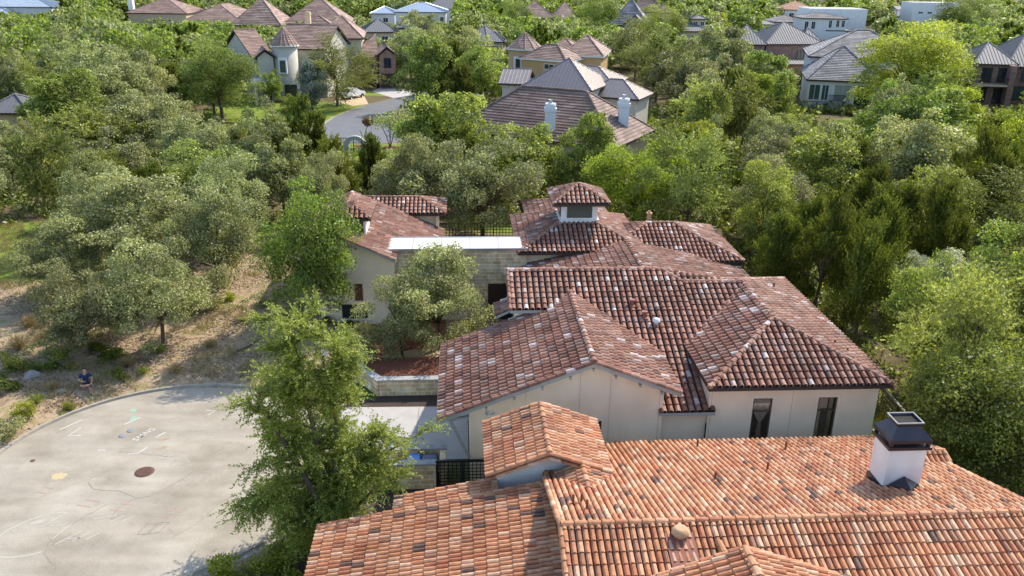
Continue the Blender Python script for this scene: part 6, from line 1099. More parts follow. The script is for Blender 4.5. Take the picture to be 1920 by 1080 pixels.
mb.face([(2.72, 35.45, 5.2), (2.72, 35.45, 5.35), (2.72, 37.6, 6.12), (2.72, 39.5, 5.5), (2.72, 39.5, 5.2)])
mb.box(3.05, 16.35, 40.3, 46.65, 0, 3.1)
mb.box(3.86, 10.4, 46.66, 53.2, 0, 4.22); mb.box(8.6, 16.5, 46.7, 52.8, 0, 3.55); mb.box(4.8, 9.8, 53.2, 58.1, 0, 3.94)
# gable of the casita and its blocks
op_c = [(-7.14, -5.6, .36, 1.3)]
wall_panel(mb, -8.6, -3.95, 0, 4.1, 45.72, op_c)
mb.face([(-8.6, 45.72, 4.1), (-3.95, 45.72, 4.1), (-7.3, 45.72, 5.6), (-8.6, 45.72, 5.05)])
mb.face([(-8.6, 45.72, 0), (-8.6, 45.72, 5.05), (-8.6, 48.5, 5.05), (-8.6, 48.5, 0)])
mb.face([(-3.95, 45.72, 0), (-3.95, 48.3, 0), (-3.95, 48.3, 4.1), (-3.95, 45.72, 4.1)])
mb.box(-8.9, -1.7, 48.45, 54.4, 0, 2.9); mb.box(-8.3, -1.6, 55.1, 57.8, 0, 4.15)
mb.face([(-1.72, 54.3, 2.9), (-1.72, 55.05, 2.9), (-1.72, 55.05, 4.1), (-1.72, 54.3, 4.1)])
mb.build('wall', M['stucco'], house2, HB)
mb = MB(); mb.box(6.15, 8.4, 48.88, 51.12, 5.2, 6.72); mb.box(6.05, 8.5, 48.78, 51.22, 5.2, 5.52); mb.build('cupola_wall', M['stucco_white'], house2, HB); mb = MB(); mb.box(-7.1, -5.65, 47.25, 49.35, 4.75, 6.18)
mb.build('cupola_wall', M['stucco_white'], house2, HB)
mb = MB(); mb.box(-4.12, 3.85, 46.3, 48.4, 0, 4.44); mb.build('stone_wall', M['limestone'], house2, HB)
mb = MB(); mb.box(-4.5, 3.9, 46.22, 48.5, 4.445, 4.52); sl = mb.build('flat_roof', M['white_membrane'], house2, HB)
for sx in (-2.9, -1.2, .5, 2.2): mb = MB(); mb.box(sx - .03, sx + .03, 46.26, 48.46, 4.52, 4.532); mb.build('membrane_seam', M['stone_cap'], sl, HB)
mb = MB(); mb.box(-4.52, 3.92, 46.19, 46.24, 4.38, 4.56); mb.box(-4.52, 3.92, 48.48, 48.53, 4.4, 4.56); mb.build('metal_edge', M['steel'], sl, HB)
mb = MB(); mb.box(1.55, 3.0, 46.22, 46.29, 0, 2.3); mb.build('door', M['door_dark'], house2, HB)
for x, z1, y in ((2.5, 4.5, 29.15), (4.67, 5.25, 29.15), (5.9, 5.1, 29.15), (7.94, 4.3, 29.15), (10.12, 4.3, 29.25), (13.5, 4.3, 29.25)):
    mb = MB(); mb.box(x - .008, x + .008, y - .006, y, 0, z1); mb.build('control_joint', M['joint_tan'], house2, HB)
# windows: sunk frames, sheer curtains and a room behind painted dark as if unlit
for a, b2, c, d in op_w + op_g:
    rm = MB()
    y = 29.25 if a > 9 else 29.15
    rm.box(a - .1, b2 + .1, y + .95, y + 1.0, c - .2, d + .2); rm.face([(a - .1, y + .2, c - .2), (a - .1, y + .2, d + .2), (a - .1, y + .95, d + .2), (a - .1, y + .95, c - .2)]); rm.face([(b2 + .1, y + .2, c - .2), (b2 + .1, y + .2, d + .2), (b2 + .1, y + .95, d + .2), (b2 + .1, y + .95, c - .2)])
    rm.face([(a - .1, y + .2, c - .05), (b2 + .1, y + .2, c - .05), (b2 + .1, y + .95, c - .05), (a - .1, y + .95, c - .05)]); rm.face([(a - .1, y + .2, d + .1), (b2 + .1, y + .2, d + .1), (b2 + .1, y + .95, d + .1), (a - .1, y + .95, d + .1)])
    rm.build('room_interior', M['interior_shade'], house2, HB)
for i, (a, b2, c, d) in enumerate(op_w):
    w = frame_window(house2, HB, a, b2, c, d, 29.31, bar=.055, trans=(.70,), pm='glass_clear', proud=.02, dep=.05)
    cu = MB(); x0, x1 = a + .07, b2 - .07; zt = d - .06; zm = c + .95; n = 16
    if i == 0:
        for (z0, w0, z1, w1) in ((zt, .37, c + 1.46, .34), (c + 1.46, .34, zm, .07), (zm, .07, zm - .08, .07), (zm - .08, .07, c + .05, .13)):
            for k in range(n):
                f0, f1 = -1 + 2 * k / n, -1 + 2 * (k + 1) / n; xm = (a + b2) / 2
                ya, yb = 29.355 + .015 * (k % 2), 29.355 + .015 * ((k + 1) % 2)
                cu.face([(xm + f0 * w0, ya, z0), (xm + f1 * w0, yb, z0), (xm + f1 * w1, yb, z1), (xm + f0 * w1, ya, z1)])
    cu.face([(a + .06, 29.352, d - .06), (b2 - .06, 29.352, d - .06), (b2 - .06, 29.352, c + 1.47), (a + .06, 29.352, c + 1.47)]) if i == 0 else None
    if i:
        for sx in (0, 1):
            xa = a + .07 if sx == 0 else b2 - .25
            for k in range(6): cu.face([(xa + k * .03, 29.46 + .015 * (k % 2), d - .06), (xa + (k + 1) * .03, 29.46 + .015 * ((k + 1) % 2), d - .06), (xa + (k + 1) * .03, 29.46 + .015 * ((k + 1) % 2), c + .05), (xa + k * .03, 29.46 + .015 * (k % 2), c + .05)])
        cu.face([(a + .07, 29.37, d - .06), (b2 - .35, 29.37, d - .06), (b2 - .35, 29.37, c + 1.5), (a + .07, 29.37, c + 1.5)])
    cu.build('curtain', M['curtain'], w, HB)
    s = MB()
    for q in ((a - .17, a - .13, c - .2, d + .17), (b2 + .13, b2 + .17, c - .2, d + .17), (a - .13, b2 + .13, d + .13, d + .17)): s.box(q[0], q[1], 29.238, 29.25, q[2], q[3])
    s.build('stucco_surround', M['stucco'], w, HB)
frame_window(house2, HB, *op_g[0], 29.2, bar=.05, proud=.02, dep=.05)
frame_window(house2, HB, -7.14, -5.6, .36, 1.3, 45.8, bar=.06, mull=(.5,), proud=.02, dep=.05)
mb = MB(); mb.box(-7.3, -5.45, 45.6, 45.72, .22, .34); mb.build('window_sill', M['stucco_white'], house2, HB)
mb = MB(); mb.box(-8.85, -8.62, 46.6, 47.6, .05, 2.1); mb.build('door', M['door_dark'], house2, HB)
frame_window(house2, HB, 6.5, 8.05, 5.62, 6.5, 48.87, bar=.05, pm='glass_green', proud=.03, dep=.0)
mb = MB(); mb.box(6.115, 6.149, 49.1, 50.9, 5.62, 6.5); w_ = mb.build('window', M['window_frame'], house2, HB)
mb = MB(); mb.box(6.09, 6.114, 49.17, 50.83, 5.69, 6.43); mb.build('pane', M['glass_dark'], w_, HB)
frame_window(house2, HB, -6.98, -5.78, 5.2, 6.05, 47.24, bar=.05, pm='glass_green', proud=.03, dep=.0)
mb = MB(); mb.box(-6.3, -5.85, 45.64, 45.7, 1.55, 2.6); mb.build('shutter_panel', M['wood_brown'], house2, HB)
# eave brackets, knee brace, security light, roof vents, eave gutter box
for x in (-.2, .9, 2.0, 3.1, 4.2, 5.1, 6.0, 7.0, 7.9): z = zG(x) - .26; mb = MB(); mb.box(x - .04, x + .04, 28.62, 29.14, z - .12, z); mb.build('rafter_tail', M['trim_grey'], house2, HB)
mb = MB(); mb.bar((-.55, 28.9, 3.2), (.2, 29.1, 1.3), .13); mb.bar((-.62, 28.9, 3.18), (.22, 29.05, 3.18), .12); mb.build('knee_brace', M['trim_grey'], house2, HB)
mb = MB(); mb.box(1.0, 1.12, 29.08, 29.149, 3.2, 3.4); mb.tube([(1.0, 29.1, 3.36), (.93, 29.0, 3.3)], [.05, .07], 8); mb.tube([(1.12, 29.1, 3.36), (1.19, 29.0, 3.3)], [.05, .07], 8); mb.build('security_light', M['trim_white'], house2, HB)
def vent(x, y, z, s=.2, h=.32, mat='rubber_patch'):
    mb = MB(); mb.box(x - s * .8, x + s * .8, y - s * 1.5, y + s * .9, z - .12, z + .09, 0); mb.box(x - s * .55, x + s * .55, y - s * .5, y + s * .55, z, z + h, 0)
    mb.prism([(x - s * .9, y - s * .7), (x + s * .9, y - s * .7), (x + s * .7, y + s * .8), (x - s * .7, y + s * .8)], z + h, z + h + .08, 0)
    mb.build('roof_vent', M[mat], house2, HB)
vent(7.86, 35.07, 5.38, .15, .28); vent(8.3, 34.32, 5.1, .16, .28)
mb = MB(); mb.tube([(8.75, 33.85, 4.9), (8.75, 33.85, 5.18)], [.09, .09], 10); mb.lathe([(.18, 5.16), (.17, 5.26), (.04, 5.33)], 8.75, 33.85, 12); mb.build('roof_vent', M['trim_white'], house2, HB)
for x, y, z, h in ((7.45, 33.2, 4.7, .28), (15.61, 37.85, 5.05, .4), (16.16, 31.76, 4.85, .25), (16.39, 31.02, 4.76, .3), (9.5, 34.6, 5.2, .25)):
    mb = MB(); mb.tube([(x, y, z - .1), (x, y, z + h)], [.045, .045], 8); mb.build('vent_pipe', M['copper_brown'], house2, HB)
mb = MB(); mb.box(11.98, 12.22, 50.68, 50.92, 4.3, 5.3); mb.box(11.93, 12.27, 50.63, 50.97, 5.3, 5.37); mb.tube([(12.1, 50.8, 5.37), (12.1, 50.8, 5.5)], [.09, .08], 8); mb.build('chimney', M['terracotta'], house2, HB)
mb = MB(); mb.box(-1.08, -.99, 28.7, 35.3, 3.12, 3.24); mb.build('gutter', M['trim_grey'], house2, HB)

# ------------------------------------------------------------------ the nearest house (orange clay tile)
CB = (8.0, 18.0, 0.0)
house1 = lthing('clay_roofed_house', 'white stucco house under orange clay barrel tiles filling the lower right', 'house', 8.0, 18.0)
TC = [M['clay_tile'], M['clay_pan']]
zB = lambda y: 5.4 - .305 * abs(y - 19.1)
roof_part([[(2.68, 19.1, 5.4), (16.9, 19.1, 5.4), (16.9, 27.3, zB(27.3)), (2.68, 27.3, zB(27.3))], [(2.68, 19.1, 5.4), (16.9, 19.1, 5.4), (16.9, 9.5, zB(9.5)), (2.68, 9.5, zB(9.5))]], 'mission', TC, house1, CB,
          ridges=[((2.7, 19.1, 5.42), (16.9, 19.1, 5.42))], rakes=[((2.68, 23.3, zB(23.3)), (2.68, 19.1, 5.4)), ((2.68, 9.5, zB(9.5)), (2.68, 19.1, 5.4)), ((16.9, 27.3, zB(27.3)), (16.9, 19.1, 5.4)), ((16.9, 9.5, zB(9.5)), (16.9, 19.1, 5.4))], soffit='copper_brown', cr=.115)
zS = lambda x: 2.5 + .2 * (x + 4.9)
roof_part([[(-4.9, 9.5, 2.5), (2.8, 9.5, zS(2.8)), (2.8, 23.2, zS(2.8)), (-4.9, 23.2, 2.5)]], 'mission', TC, house1, CB, rakes=[((-4.9, 23.18, 2.5), (2.8, 23.18, zS(2.8)))], soffit='copper_brown', cr=.115)
roof_part([[(-2.4, 23.0, zS(-2.4) - .1), (1.15, 23.0, zS(1.15) - .1), (1.15, 24.1, zS(1.15) - .1), (-2.4, 24.1, zS(-2.4) - .1)]], 'mission', TC, house1, CB, rakes=[((-2.4, 24.08, zS(-2.4) - .1), (1.15, 24.08, zS(1.15) - .1))], soffit='copper_brown', cr=.115)
S, R_, H_, K_, zr = rect_roof(.72, 4.95, 23.4, 26.8, 4.2, .38, 'y', 'gg'); S[0] and None
roof_part(S, 'mission', TC, house1, CB, R_, H_, K_, soffit='copper_brown', cr=.115)
c = MB()
for a, b2 in K_[:2]: cap_tiles(c, (a[0], a[1] - .02, a[2] - .17), (b2[0], b2[1] - .02, b2[2] - .17), .085, .4)
c.build('ridge_tiles', M['clay_tile'], house1, CB)
S, R_, H_, K_, zr = rect_roof(3.05, 4.85, 22.05, 23.6, 4.12, .42, 'y', 'gg'); roof_part(S, 'mission', TC, house1, CB, R_, H_, (), soffit='copper_brown', cr=.11)
S, R_, H_, K_, zr = rect_roof(4.3, 10.2, 7.0, 17.15, 4.9, .375, 'y', 'gg'); roof_part(S, 'mission', TC, house1, CB, R_, H_, K_, soffit='copper_brown', cr=.125)
S, R_, H_, K_, zr = rect_roof(15.5, 16.98, 23.4, 25.1, 3.85, .42, 'x', 'gg'); roof_part(S, 'mission', TC, house1, CB, R_, H_, K_[2:], soffit='copper_brown', cr=.115)
c = MB(); cap_tiles(c, (7.08, 17.2, 5.05), (7.0, 18.35, 5.25), .12, .42); c.build('ridge_tiles', M['clay_tile'], house1, CB)
mb = MB()
mb.face([(2.86, 9.8, 0), (2.86, 9.8, zB(9.8) - .1), (2.86, 19.1, 5.3), (2.86, 23.25, zB(23.25) - .1), (2.86, 23.25, 0)])
mb.box(3.0, 16.4, 10.0, 26.7, 0, 2.72); mb.box(-4.4, 2.8, 10, 22.7, 0, 2.3); mb.box(-1.95, 1.05, 22.7, 23.7, 0, 2.75)
mb.face([(16.4, 26.7, 2.72), (16.4, 10, 2.72), (16.4, 19.1, 5.2)])
mb.box(1.12, 4.55, 23.92, 26.4, 0, 4.22); mb.face([(1.12, 23.92, 4.22), (4.55, 23.92, 4.22), (2.83, 23.92, 4.86)]); mb.face([(1.12, 26.4, 4.22), (2.83, 26.4, 4.86), (4.55, 26.4, 4.22)])
mb.box(4.9, 9.6, 7.5, 16.7, 0, 4.8)
mb.build('wall', M['stucco_white'], house1, CB)
mb = MB(); mb.bar((2.74, 19.1, 5.2), (2.74, 23.2, zB(23.2) - .2), .08, .22); mb.bar((2.74, 19.1, 5.2), (2.74, 9.8, zB(9.8) - .2), .08, .22); mb.build('barge_board', M['copper_brown'], house1, CB)
# chimney with a metal hood
x0, x1, y0, y1 = 13.3, 14.5, 21.5, 22.45
mb = MB(); mb.box(x0, x1, y0, y1, 3.9, 6.1); ch = mb.build('chimney', M['stucco_white'], house1, CB)
mb = MB(); mb.box(x0 - .1, x1 + .1, y0 - .1, y1 + .1, 6.1, 6.2)
for cx, cy in ((x0, y0), (x1, y0), (x1, y1), (x0, y1)): mb.box(cx - .05, cx + .05, cy - .05, cy + .05, 6.2, 6.33)
def frus(mb, a, b2, z0, z1, cap=False):
    q0 = [(a[0], a[2], z0), (a[1], a[2], z0), (a[1], a[3], z0), (a[0], a[3], z0)]; q1 = [(b2[0], b2[2], z1), (b2[1], b2[2], z1), (b2[1], b2[3], z1), (b2[0], b2[3], z1)]
    for i in range(4): mb.face([q0[i], q0[(i + 1) % 4], q1[(i + 1) % 4], q1[i]])
frus(mb, (x0 - .08, x1 + .08, y0 - .08, y1 + .08), (x0 - .08, x1 + .08, y0 - .08, y1 + .08), 6.33, 6.44); frus(mb, (x0 - .08, x1 + .08, y0 - .08, y1 + .08), (13.5, 14.25, 21.68, 22.25), 6.44, 6.80); frus(mb, (13.5, 14.25, 21.68, 22.25), (13.46, 14.29, 21.64, 22.29), 6.80, 6.94)
hd = mb.build('chimney_hood', M['dark_bronze'], ch, CB)
mb = MB()
for q in ((13.44, 14.31, 21.62, 21.65), (13.44, 14.31, 22.28, 22.31), (13.44, 13.47, 21.65, 22.28), (14.28, 14.31, 21.65, 22.28)): mb.box(q[0], q[1], q[2], q[3], 6.92, 6.955)
mb.build('hood_rim', M['stone_cap'], ch, CB)
mb = MB(); mb.face([(13.5, 21.7, 6.86), (14.25, 21.7, 6.86), (14.25, 22.25, 6.86), (13.5, 22.25, 6.86)]); mb.build('flue_dark_sheet', M['interior_shade'], ch, CB)  # dark sheet standing in for the shade inside the flue
mb = MB(); mb.box(13.27, 14.53, 21.46, 21.5, 4.4, 4.78); mb.box(13.26, 13.3, 21.5, 22.5, 4.1, 4.72)
mb.face([(13.45, 21.46, 4.82), (14.4, 21.46, 4.82), (13.92, 20.95, 4.92)]); mb.face([(13.45, 21.46, 4.83), (13.92, 21.46, 5.12), (13.92, 20.95, 4.93)]); mb.face([(13.92, 21.46, 5.12), (14.4, 21.46, 4.83), (13.92, 20.95, 4.93)])
mb.build('flashing', M['dark_bronze'], ch, CB)
# vents
for x, y in ((3.53, 20.78), (3.26, 20.67), (3.6, 20.19), (8.2, 22.54), (10.29, 23.4), (8.78, 26.4), (11.94, 25.84)):
    z = zB(y); mb = MB(); mb.tube([(x, y, z - .1), (x, y, z + .36)], [.04, .04], 8); mb.tube([(x, y, z + .36), (x, y, z + .4)], [.05, .03], 8); mb.build('vent_pipe', M['copper_brown'], house1, CB)
mb = MB(); mb.lathe([(.15, 5.1), (.14, 5.36), (.17, 5.4), (.26, 5.42), (.26, 5.47), (.18, 5.6), (.12, 5.61)], 5.97, 18.6, 8); mb.build('clay_vent', M['terracotta'], house1, CB)
mb = MB(); mb.face([(5.55, 17.6, 5.04), (6.35, 17.6, 5.04), (6.35, 18.7, 5.37), (5.55, 18.7, 5.37)]); mb.build('flashing', M['rubber_patch'], house1, CB)

# ------------------------------------------------------------------ yard of the tiled house
def lattice(name, label, cat, a, b2, z0, h, cell=.2, bar=.035, post=2.4, group=None):
    """black metal lattice fence between two points of the ground"""
    a, b2 = Vector((a[0], a[1])), Vector((b2[0], b2[1])); L_ = (b2 - a).length; d = (b2 - a) / L_
    t = thing(name, label, cat, (a.x, a.y, z0), math.atan2(d.y, d.x), group)
    mb = MB(); n = int(L_ / cell)
    for i in range(n + 1): x = i * L_ / n; mb.box(x - bar / 2, x + bar / 2, -.01, .01, .08, h - .02)
    nz = int(h / cell)
    for k in range(nz + 1): z = .09 + k * (h - .14) / nz; mb.box(0, L_, .012, .032, z - bar / 2, z + bar / 2)
    mb.build('lattice_panel', M['black_metal'], t)
    mb = MB(); mb.box(-.02, L_ + .02, -.035, .06, h, h + .05); mb.build('top_rail', M['black_metal'], t)
    k = max(1, int(round(L_ / post)))
    for i in range(k + 1): x = i * L_ / k; mb = MB(); mb.box(x - .045, x + .045, -.05, .04, 0, h - .001); mb.build('post', M['black_metal'], t)
    return t
lattice('lattice_fence', 'short black lattice fence and gate beside the stone bin enclosure', 'fence', L2W(-1.12, 28.9)[:2], L2W(1.0, 28.9)[:2], 0, 1.22, .155, .03, 1.05)
fg = MB()
lattice('lattice_fence', 'black lattice fence at the back between casita and tower', 'fence', L2W(-1.9, 60.6)[:2], L2W(4.6, 60.6)[:2], 0, 1.75, .24, .045)
lattice('lattice_fence', 'long black lattice fence down the right side under the trees', 'fence', L2W(19.3, 24.0)[:2], L2W(21.0, 56.0)[:2], 0, 1.7, .28, .045, 2.6)
# bin enclosure
t = lthing('bin_enclosure', 'low limestone bin enclosure with grey stone caps beside the driveway', 'enclosure', -1.9, 29.5)
o_ = (-1.9, 29.5, 0)
mb = MB(); mb.box(-4.2, -1.15, 28.8, 29.08, 0, 1.14); mb.box(-3.0, -.74, 29.95, 30.2, 0, 1.14); mb.box(-1.0, -.745, 29.1, 29.95, 0, 1.135); mb.build('stone_wall', M['limestone'], t, o_)
mb = MB(); mb.box(-4.24, -1.12, 28.76, 29.12, 1.14, 1.2); mb.box(-3.04, -.7, 29.92, 30.24, 1.14, 1.2); mb.build('cap_stone', M['stone_cap'], t, o_)
def bin_(label, x, y, w, d, mat):
    t = lthing('wheeled_bin', label, 'bin', x, y, group='bins in the stone enclosure'); mb = MB()
    q0, q1 = (x - w * .42, x + w * .42, y - d * .42, y + d * .42), (x - w / 2, x + w / 2, y - d / 2, y + d / 2)
    q = [(q0[0], q0[2], .06), (q0[1], q0[2], .06), (q0[1], q0[3], .06), (q0[0], q0[3], .06)]; r = [(q1[0], q1[2], .98), (q1[1], q1[2], .98), (q1[1], q1[3], .98), (q1[0], q1[3], .98)]
    mb.face(list(reversed(q))); mb.face(r)
    for i in range(4): mb.face([q[i], q[(i + 1) % 4], r[(i + 1) % 4], r[i]])
    mb.build('body', mat, t, (x, y, 0))
    mb = MB(); mb.box(x - w * .54, x + w * .54, y - d * .56, y + d * .54, .985, 1.03); mb.prism([(x - w * .45, y - d * .45), (x + w * .45, y - d * .45), (x + w * .45, y + d * .4), (x - w * .45, y + d * .4)], 1.03, 1.07); mb.build('lid', mat, t, (x, y, 0))
    mb = MB(); mb.tube([(x - w * .4, y + d * .56, .95), (x + w * .4, y + d * .56, .95)], [.02, .02], 6); mb.build('handle', M['black_metal'], t, (x, y, 0))
    for sx in (-1, 1): mb = MB(); mb.tube([(x + sx * w * .36, y + d * .4, .1), (x + sx * w * .46, y + d * .4, .1)], [.1, .1], 10); mb.build('wheel', M['black_metal'], t, (x, y, 0))
M['bin_blue'] = plain('bright_blue_plastic', (.015, .19, .62), (.012, .16, .55), 4, rough=.35, spec=.5)
M['bin_navy'] = plain('navy_plastic', (.02, .045, .11), (.016, .035, .09), 4, rough=.35, spec=.5)
bin_('bright blue wheeled bin in the stone enclosure', -2.08, 29.5, .5, .6, M['bin_blue'])
bin_('dark navy wheeled bin nearest the lattice gate in the stone enclosure', -1.42, 29.5, .58, .6, M['bin_navy'])
t = lthing('path_light', 'small white globe light before the stone enclosure wall', 'garden light', -3.05, 28.6); mb = MB(); mb.tube([(0, 0, 0), (0, 0, .66)], [.02, .02], 8); mb.build('stem', M['black_metal'], t); mb = MB(); mb.lathe([(.02, .64), (.08, .68), (.095, .74), (.08, .81), (.03, .85)], 0, 0, 12); mb.build('globe', M['white_paint'], t)
# planter
pl = lthing('stone_planter', 'angled limestone planter wall with grey cap holding red-brown mulch', 'planter', -3, 38)
o_ = (-3, 38, 0)
def wallrun(mb, pts, w, z0, z1):
    for i in range(len(pts) - 1):
        a, b2 = Vector(pts[i]), Vector(pts[i + 1]); d = (b2 - a).normalized(); n_ = Vector((-d.y, d.x)) * w / 2; e = d * (w / 2 - .004 * (i + 1))
        q = [a - n_ - e, b2 - n_ + e, b2 + n_ + e, a + n_ - e]; mb.prism([(p.x, p.y) for p in q], z0, z1 + .002 * i)
pts = [(-.9, 36.95), (-4.2, 36.95), (-5.2, 38.35)]
mb = MB(); wallrun(mb, pts, .3, 0, .82); mb.box(-5.85, -5.25, 38.35, 40.0, 0, .80); mb.box(-5.55, -5.12, 38.2, 38.65, 0, .9); mb.build('stone_wall', M['limestone'], pl, o_)
mb = MB(); wallrun(mb, pts, .42, .825, .9); mb.box(-5.9, -5.2, 38.66, 40.05, .82, .87); mb.build('cap_stone', M['stone_cap'], pl, o_)
mb = MB(); mb.prism([(-.9, 37.1), (-4.15, 37.1), (-5.05, 38.4), (-5.1, 39.6), (-.6, 39.7)][::-1], 0, .7); mb.build('mulch_fill', M['mulch'], pl, o_)
t = lthing('plant_pot', 'tan clay pot with a dark leafy plant beside the planter', 'plant pot', -5.0, 40.3); mb = MB(); mb.lathe([(.2, 0), (.33, .1), (.36, .45), (.31, .6), (.37, .66), (.37, .72), (.3, .72)], 0, 0, 18); mb.build('pot', M['path_tan'], t)
potplant = t
t = thing('mailbox', 'dark mailbox with white lid half hidden behind the elm', 'mailbox', (-9.92, 39.3, 0), .5); mb = MB(); mb.box(-.06, .06, -.06, .06, 0, .95); mb.build('post', M['trim_dark'], t); mb = MB(); mb.box(-.16, .16, -.3, .3, .95, 1.15); mb.tube([(0, -.3, 1.15), (0, .3, 1.15)], [.16, .16], 14); mb.build('box', M['black_metal'], t); mb = MB(); mb.box(-.17, .17, -.325, -.301, .95, 1.28); mb.build('door', M['white_paint'], t)
# ------------------------------------------------------------------ far houses
def far_house(key, name, label, wall, style, roofmats, soffit='trim_dark', wins=(), cr=.14, cat='house', inset=.45, caps=True, wall2=None):
    bl = FAR[key]; x0, y0 = bl[0][0], bl[0][1]
    root = thing(name, label, cat, (x0, y0, 0))
    for i, (x, y, hd, L_, D, ze, pitch, ax, ends) in enumerate(bl):
        h = math.radians(hd)
        def T(p): return (x - x0 + p[0] * math.cos(h) - p[1] * math.sin(h), y - y0 + p[0] * math.sin(h) + p[1] * math.cos(h), p[2])
        w = MB(); ins = inset
        if ends == 'ff':
            S = [[(0, 0, ze), (L_, 0, ze), (L_, D, ze), (0, D, ze)]]; K_ = R_ = H_ = []
            w.box(0, L_, 0, D, 0, ze + .35); ins = 0
            w.v = [T(p) for p in w.v]; w.build('wall', M[wall if not (wall2 and i) else wall2], root)
            r = MB(); r.face([T((.25, .25, ze + .354)), T((L_ - .25, .25, ze + .354)), T((L_ - .25, D - .25, ze + .354)), T((.25, D - .25, ze + .354))]); r.build('flat_roof', M['stone_cap'], root)
        else:
            S, R_, H_, K_, zr = rect_roof(0, L_, 0, D, ze, pitch, ax, ends)
            w.box(ins, L_ - ins, ins, D - ins, 0, ze - .1 + .02 * i)
            if ends[0] == 'g' or ends[1] == 'g':
                sp = D if ax == 'x' else L_; hz = ze + pitch * (sp / 2 - ins) - .12
                if ax == 'x':
                    for gx, e in ((ins + .01, ends[0]), (L_ - ins - .01, ends[1])):
                        if e == 'g': w.face([(gx, ins, ze - .1), (gx, D - ins, ze - .1), (gx, D / 2, hz)]); 
                else:
                    for gy, e in ((ins + .01, ends[0]), (D - ins - .01, ends[1])):
                        if e == 'g': w.face([(ins, gy, ze - .1), (L_ - ins, gy, ze - .1), (L_ / 2, gy, hz)])
            w.v = [T(p) for p in w.v]; w.build('wall', M[wall if not (wall2 and i) else wall2], root)
            roof_part([[T(p) for p in q] for q in S], style, roofmats, root, (0, 0, 0), [tuple(T(p) for p in q) for q in R_] if caps else (), [tuple(T(p) for p in q) for q in H_] if caps else (), (), soffit, cr, drop=.22)
        for (bi, side, f, z, ww, hh, pm) in wins:
            if bi != i: continue
            k = ins
            if side == 'f': o, d = (f * L_, k), (1, 0)
            elif side == 'l': o, d = (k, f * D), (0, -1)
            else: o, d = (L_ - k, f * D), (0, 1)
            nx, ny = d[1], -d[0]
            def Q(u, v, n_): return T((o[0] + d[0] * u + nx * n_, o[1] + d[1] * u + ny * n_, v))
            fr = MB(); fw = .09
            for (ua, ub, va, vb) in ((-ww / 2 - fw, -ww / 2, z - fw, z + hh + fw), (ww / 2, ww / 2 + fw, z - fw, z + hh + fw), (-ww / 2, ww / 2, z + hh, z + hh + fw), (-ww / 2, ww / 2, z - fw, z), (-.03, .03, z, z + hh)):
                P = [Q(ua, va, .06), Q(ub, va, .06), Q(ub, vb, .06), Q(ua, vb, .06)]; B = [Q(ua, va, 0), Q(ub, va, 0), Q(ub, vb, 0), Q(ua, vb, 0)]
                fr.face(P)
                for q in range(4): fr.face([B[q], B[(q + 1) % 4], P[(q + 1) % 4], P[q]])
            wo = fr.build('garage_door' if pm == 'door_dark' and ww > 2 else 'door' if pm == 'door_dark' else 'window', M['trim_white' if wall.startswith('stucco') or wall == 'white_paint' else 'trim_dark'], root)
            pn = MB(); pn.face([Q(-ww / 2, z, .03), Q(ww / 2, z, .03), Q(ww / 2, z + hh, .03), Q(-ww / 2, z + hh, .03)]); pn.build('door_panel' if pm == 'door_dark' else 'pane', M[pm], wo)
    return root
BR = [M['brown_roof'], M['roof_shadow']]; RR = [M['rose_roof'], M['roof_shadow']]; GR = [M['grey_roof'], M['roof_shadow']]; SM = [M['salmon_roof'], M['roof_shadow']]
SB = [M['seam_brown']] * 2; SG = [M['seam_grey']] * 2; SBL = [M['seam_blue']] * 2

def round_tower(root, c, r, zb, rise, wall, mats, style, sides=16, ribs=True):
    x, y, ze = c; rx, ry = root.location.x, root.location.y; x -= rx; y -= ry
    w = MB(); w.lathe([(r - .35, 0), (r - .35, ze - .05)], x, y, 24); w.build('tower_wall', M[wall], root)
    s = MB(); apex = (x, y, ze + rise); k = MB()
    P = [(x + r * math.cos(2 * math.pi * i / sides), y + r * math.sin(2 * math.pi * i / sides), ze) for i in range(sides)]
    for i in range(sides): tile_slope(s, [P[i], P[(i + 1) % sides], apex], style)
    o = s.build('tower_roof', mats, root)
    if ribs:
        for i in range(sides): cap_tiles(k, P[i], apex, .09, .5)
        k.build('ridge_tiles', mats[0], o)
    e = MB(); e.lathe([(r + .02, ze - .14), (r + .02, ze - .01)], x, y, 24); e.build('fascia', M['trim_white'], o)
def add_box_part(root, name, mat, boxes):
    mb = MB()
    for b in boxes: mb.box(*b)
    return mb.build(name, M[mat], root)
def far_chimney(root, c, w, h, mat, pot=True):
    x, y, z = c[0] - root.location.x, c[1] - root.location.y, c[2]
    mb = MB(); mb.box(x - w / 2, x + w / 2, y - w / 2, y + w / 2, z - 1.2, z + h); mb.box(x - w * .6, x + w * .6, y - w * .6, y + w * .6, z + h * .72, z + h * .86); mb.prism([(x + w * .55 * math.cos(a), y + w * .55 * math.sin(a)) for a in [math.pi / 4 * k for k in range(8)]], z + h, z + h + .12)
    ch = mb.build('chimney', M[mat], root)
    if pot: mb = MB(); mb.tube([(x, y, z + h + .12), (x, y, z + h + .5)], [w * .22, w * .2], 10); mb.build('chimney_pot', M['steel'], ch)

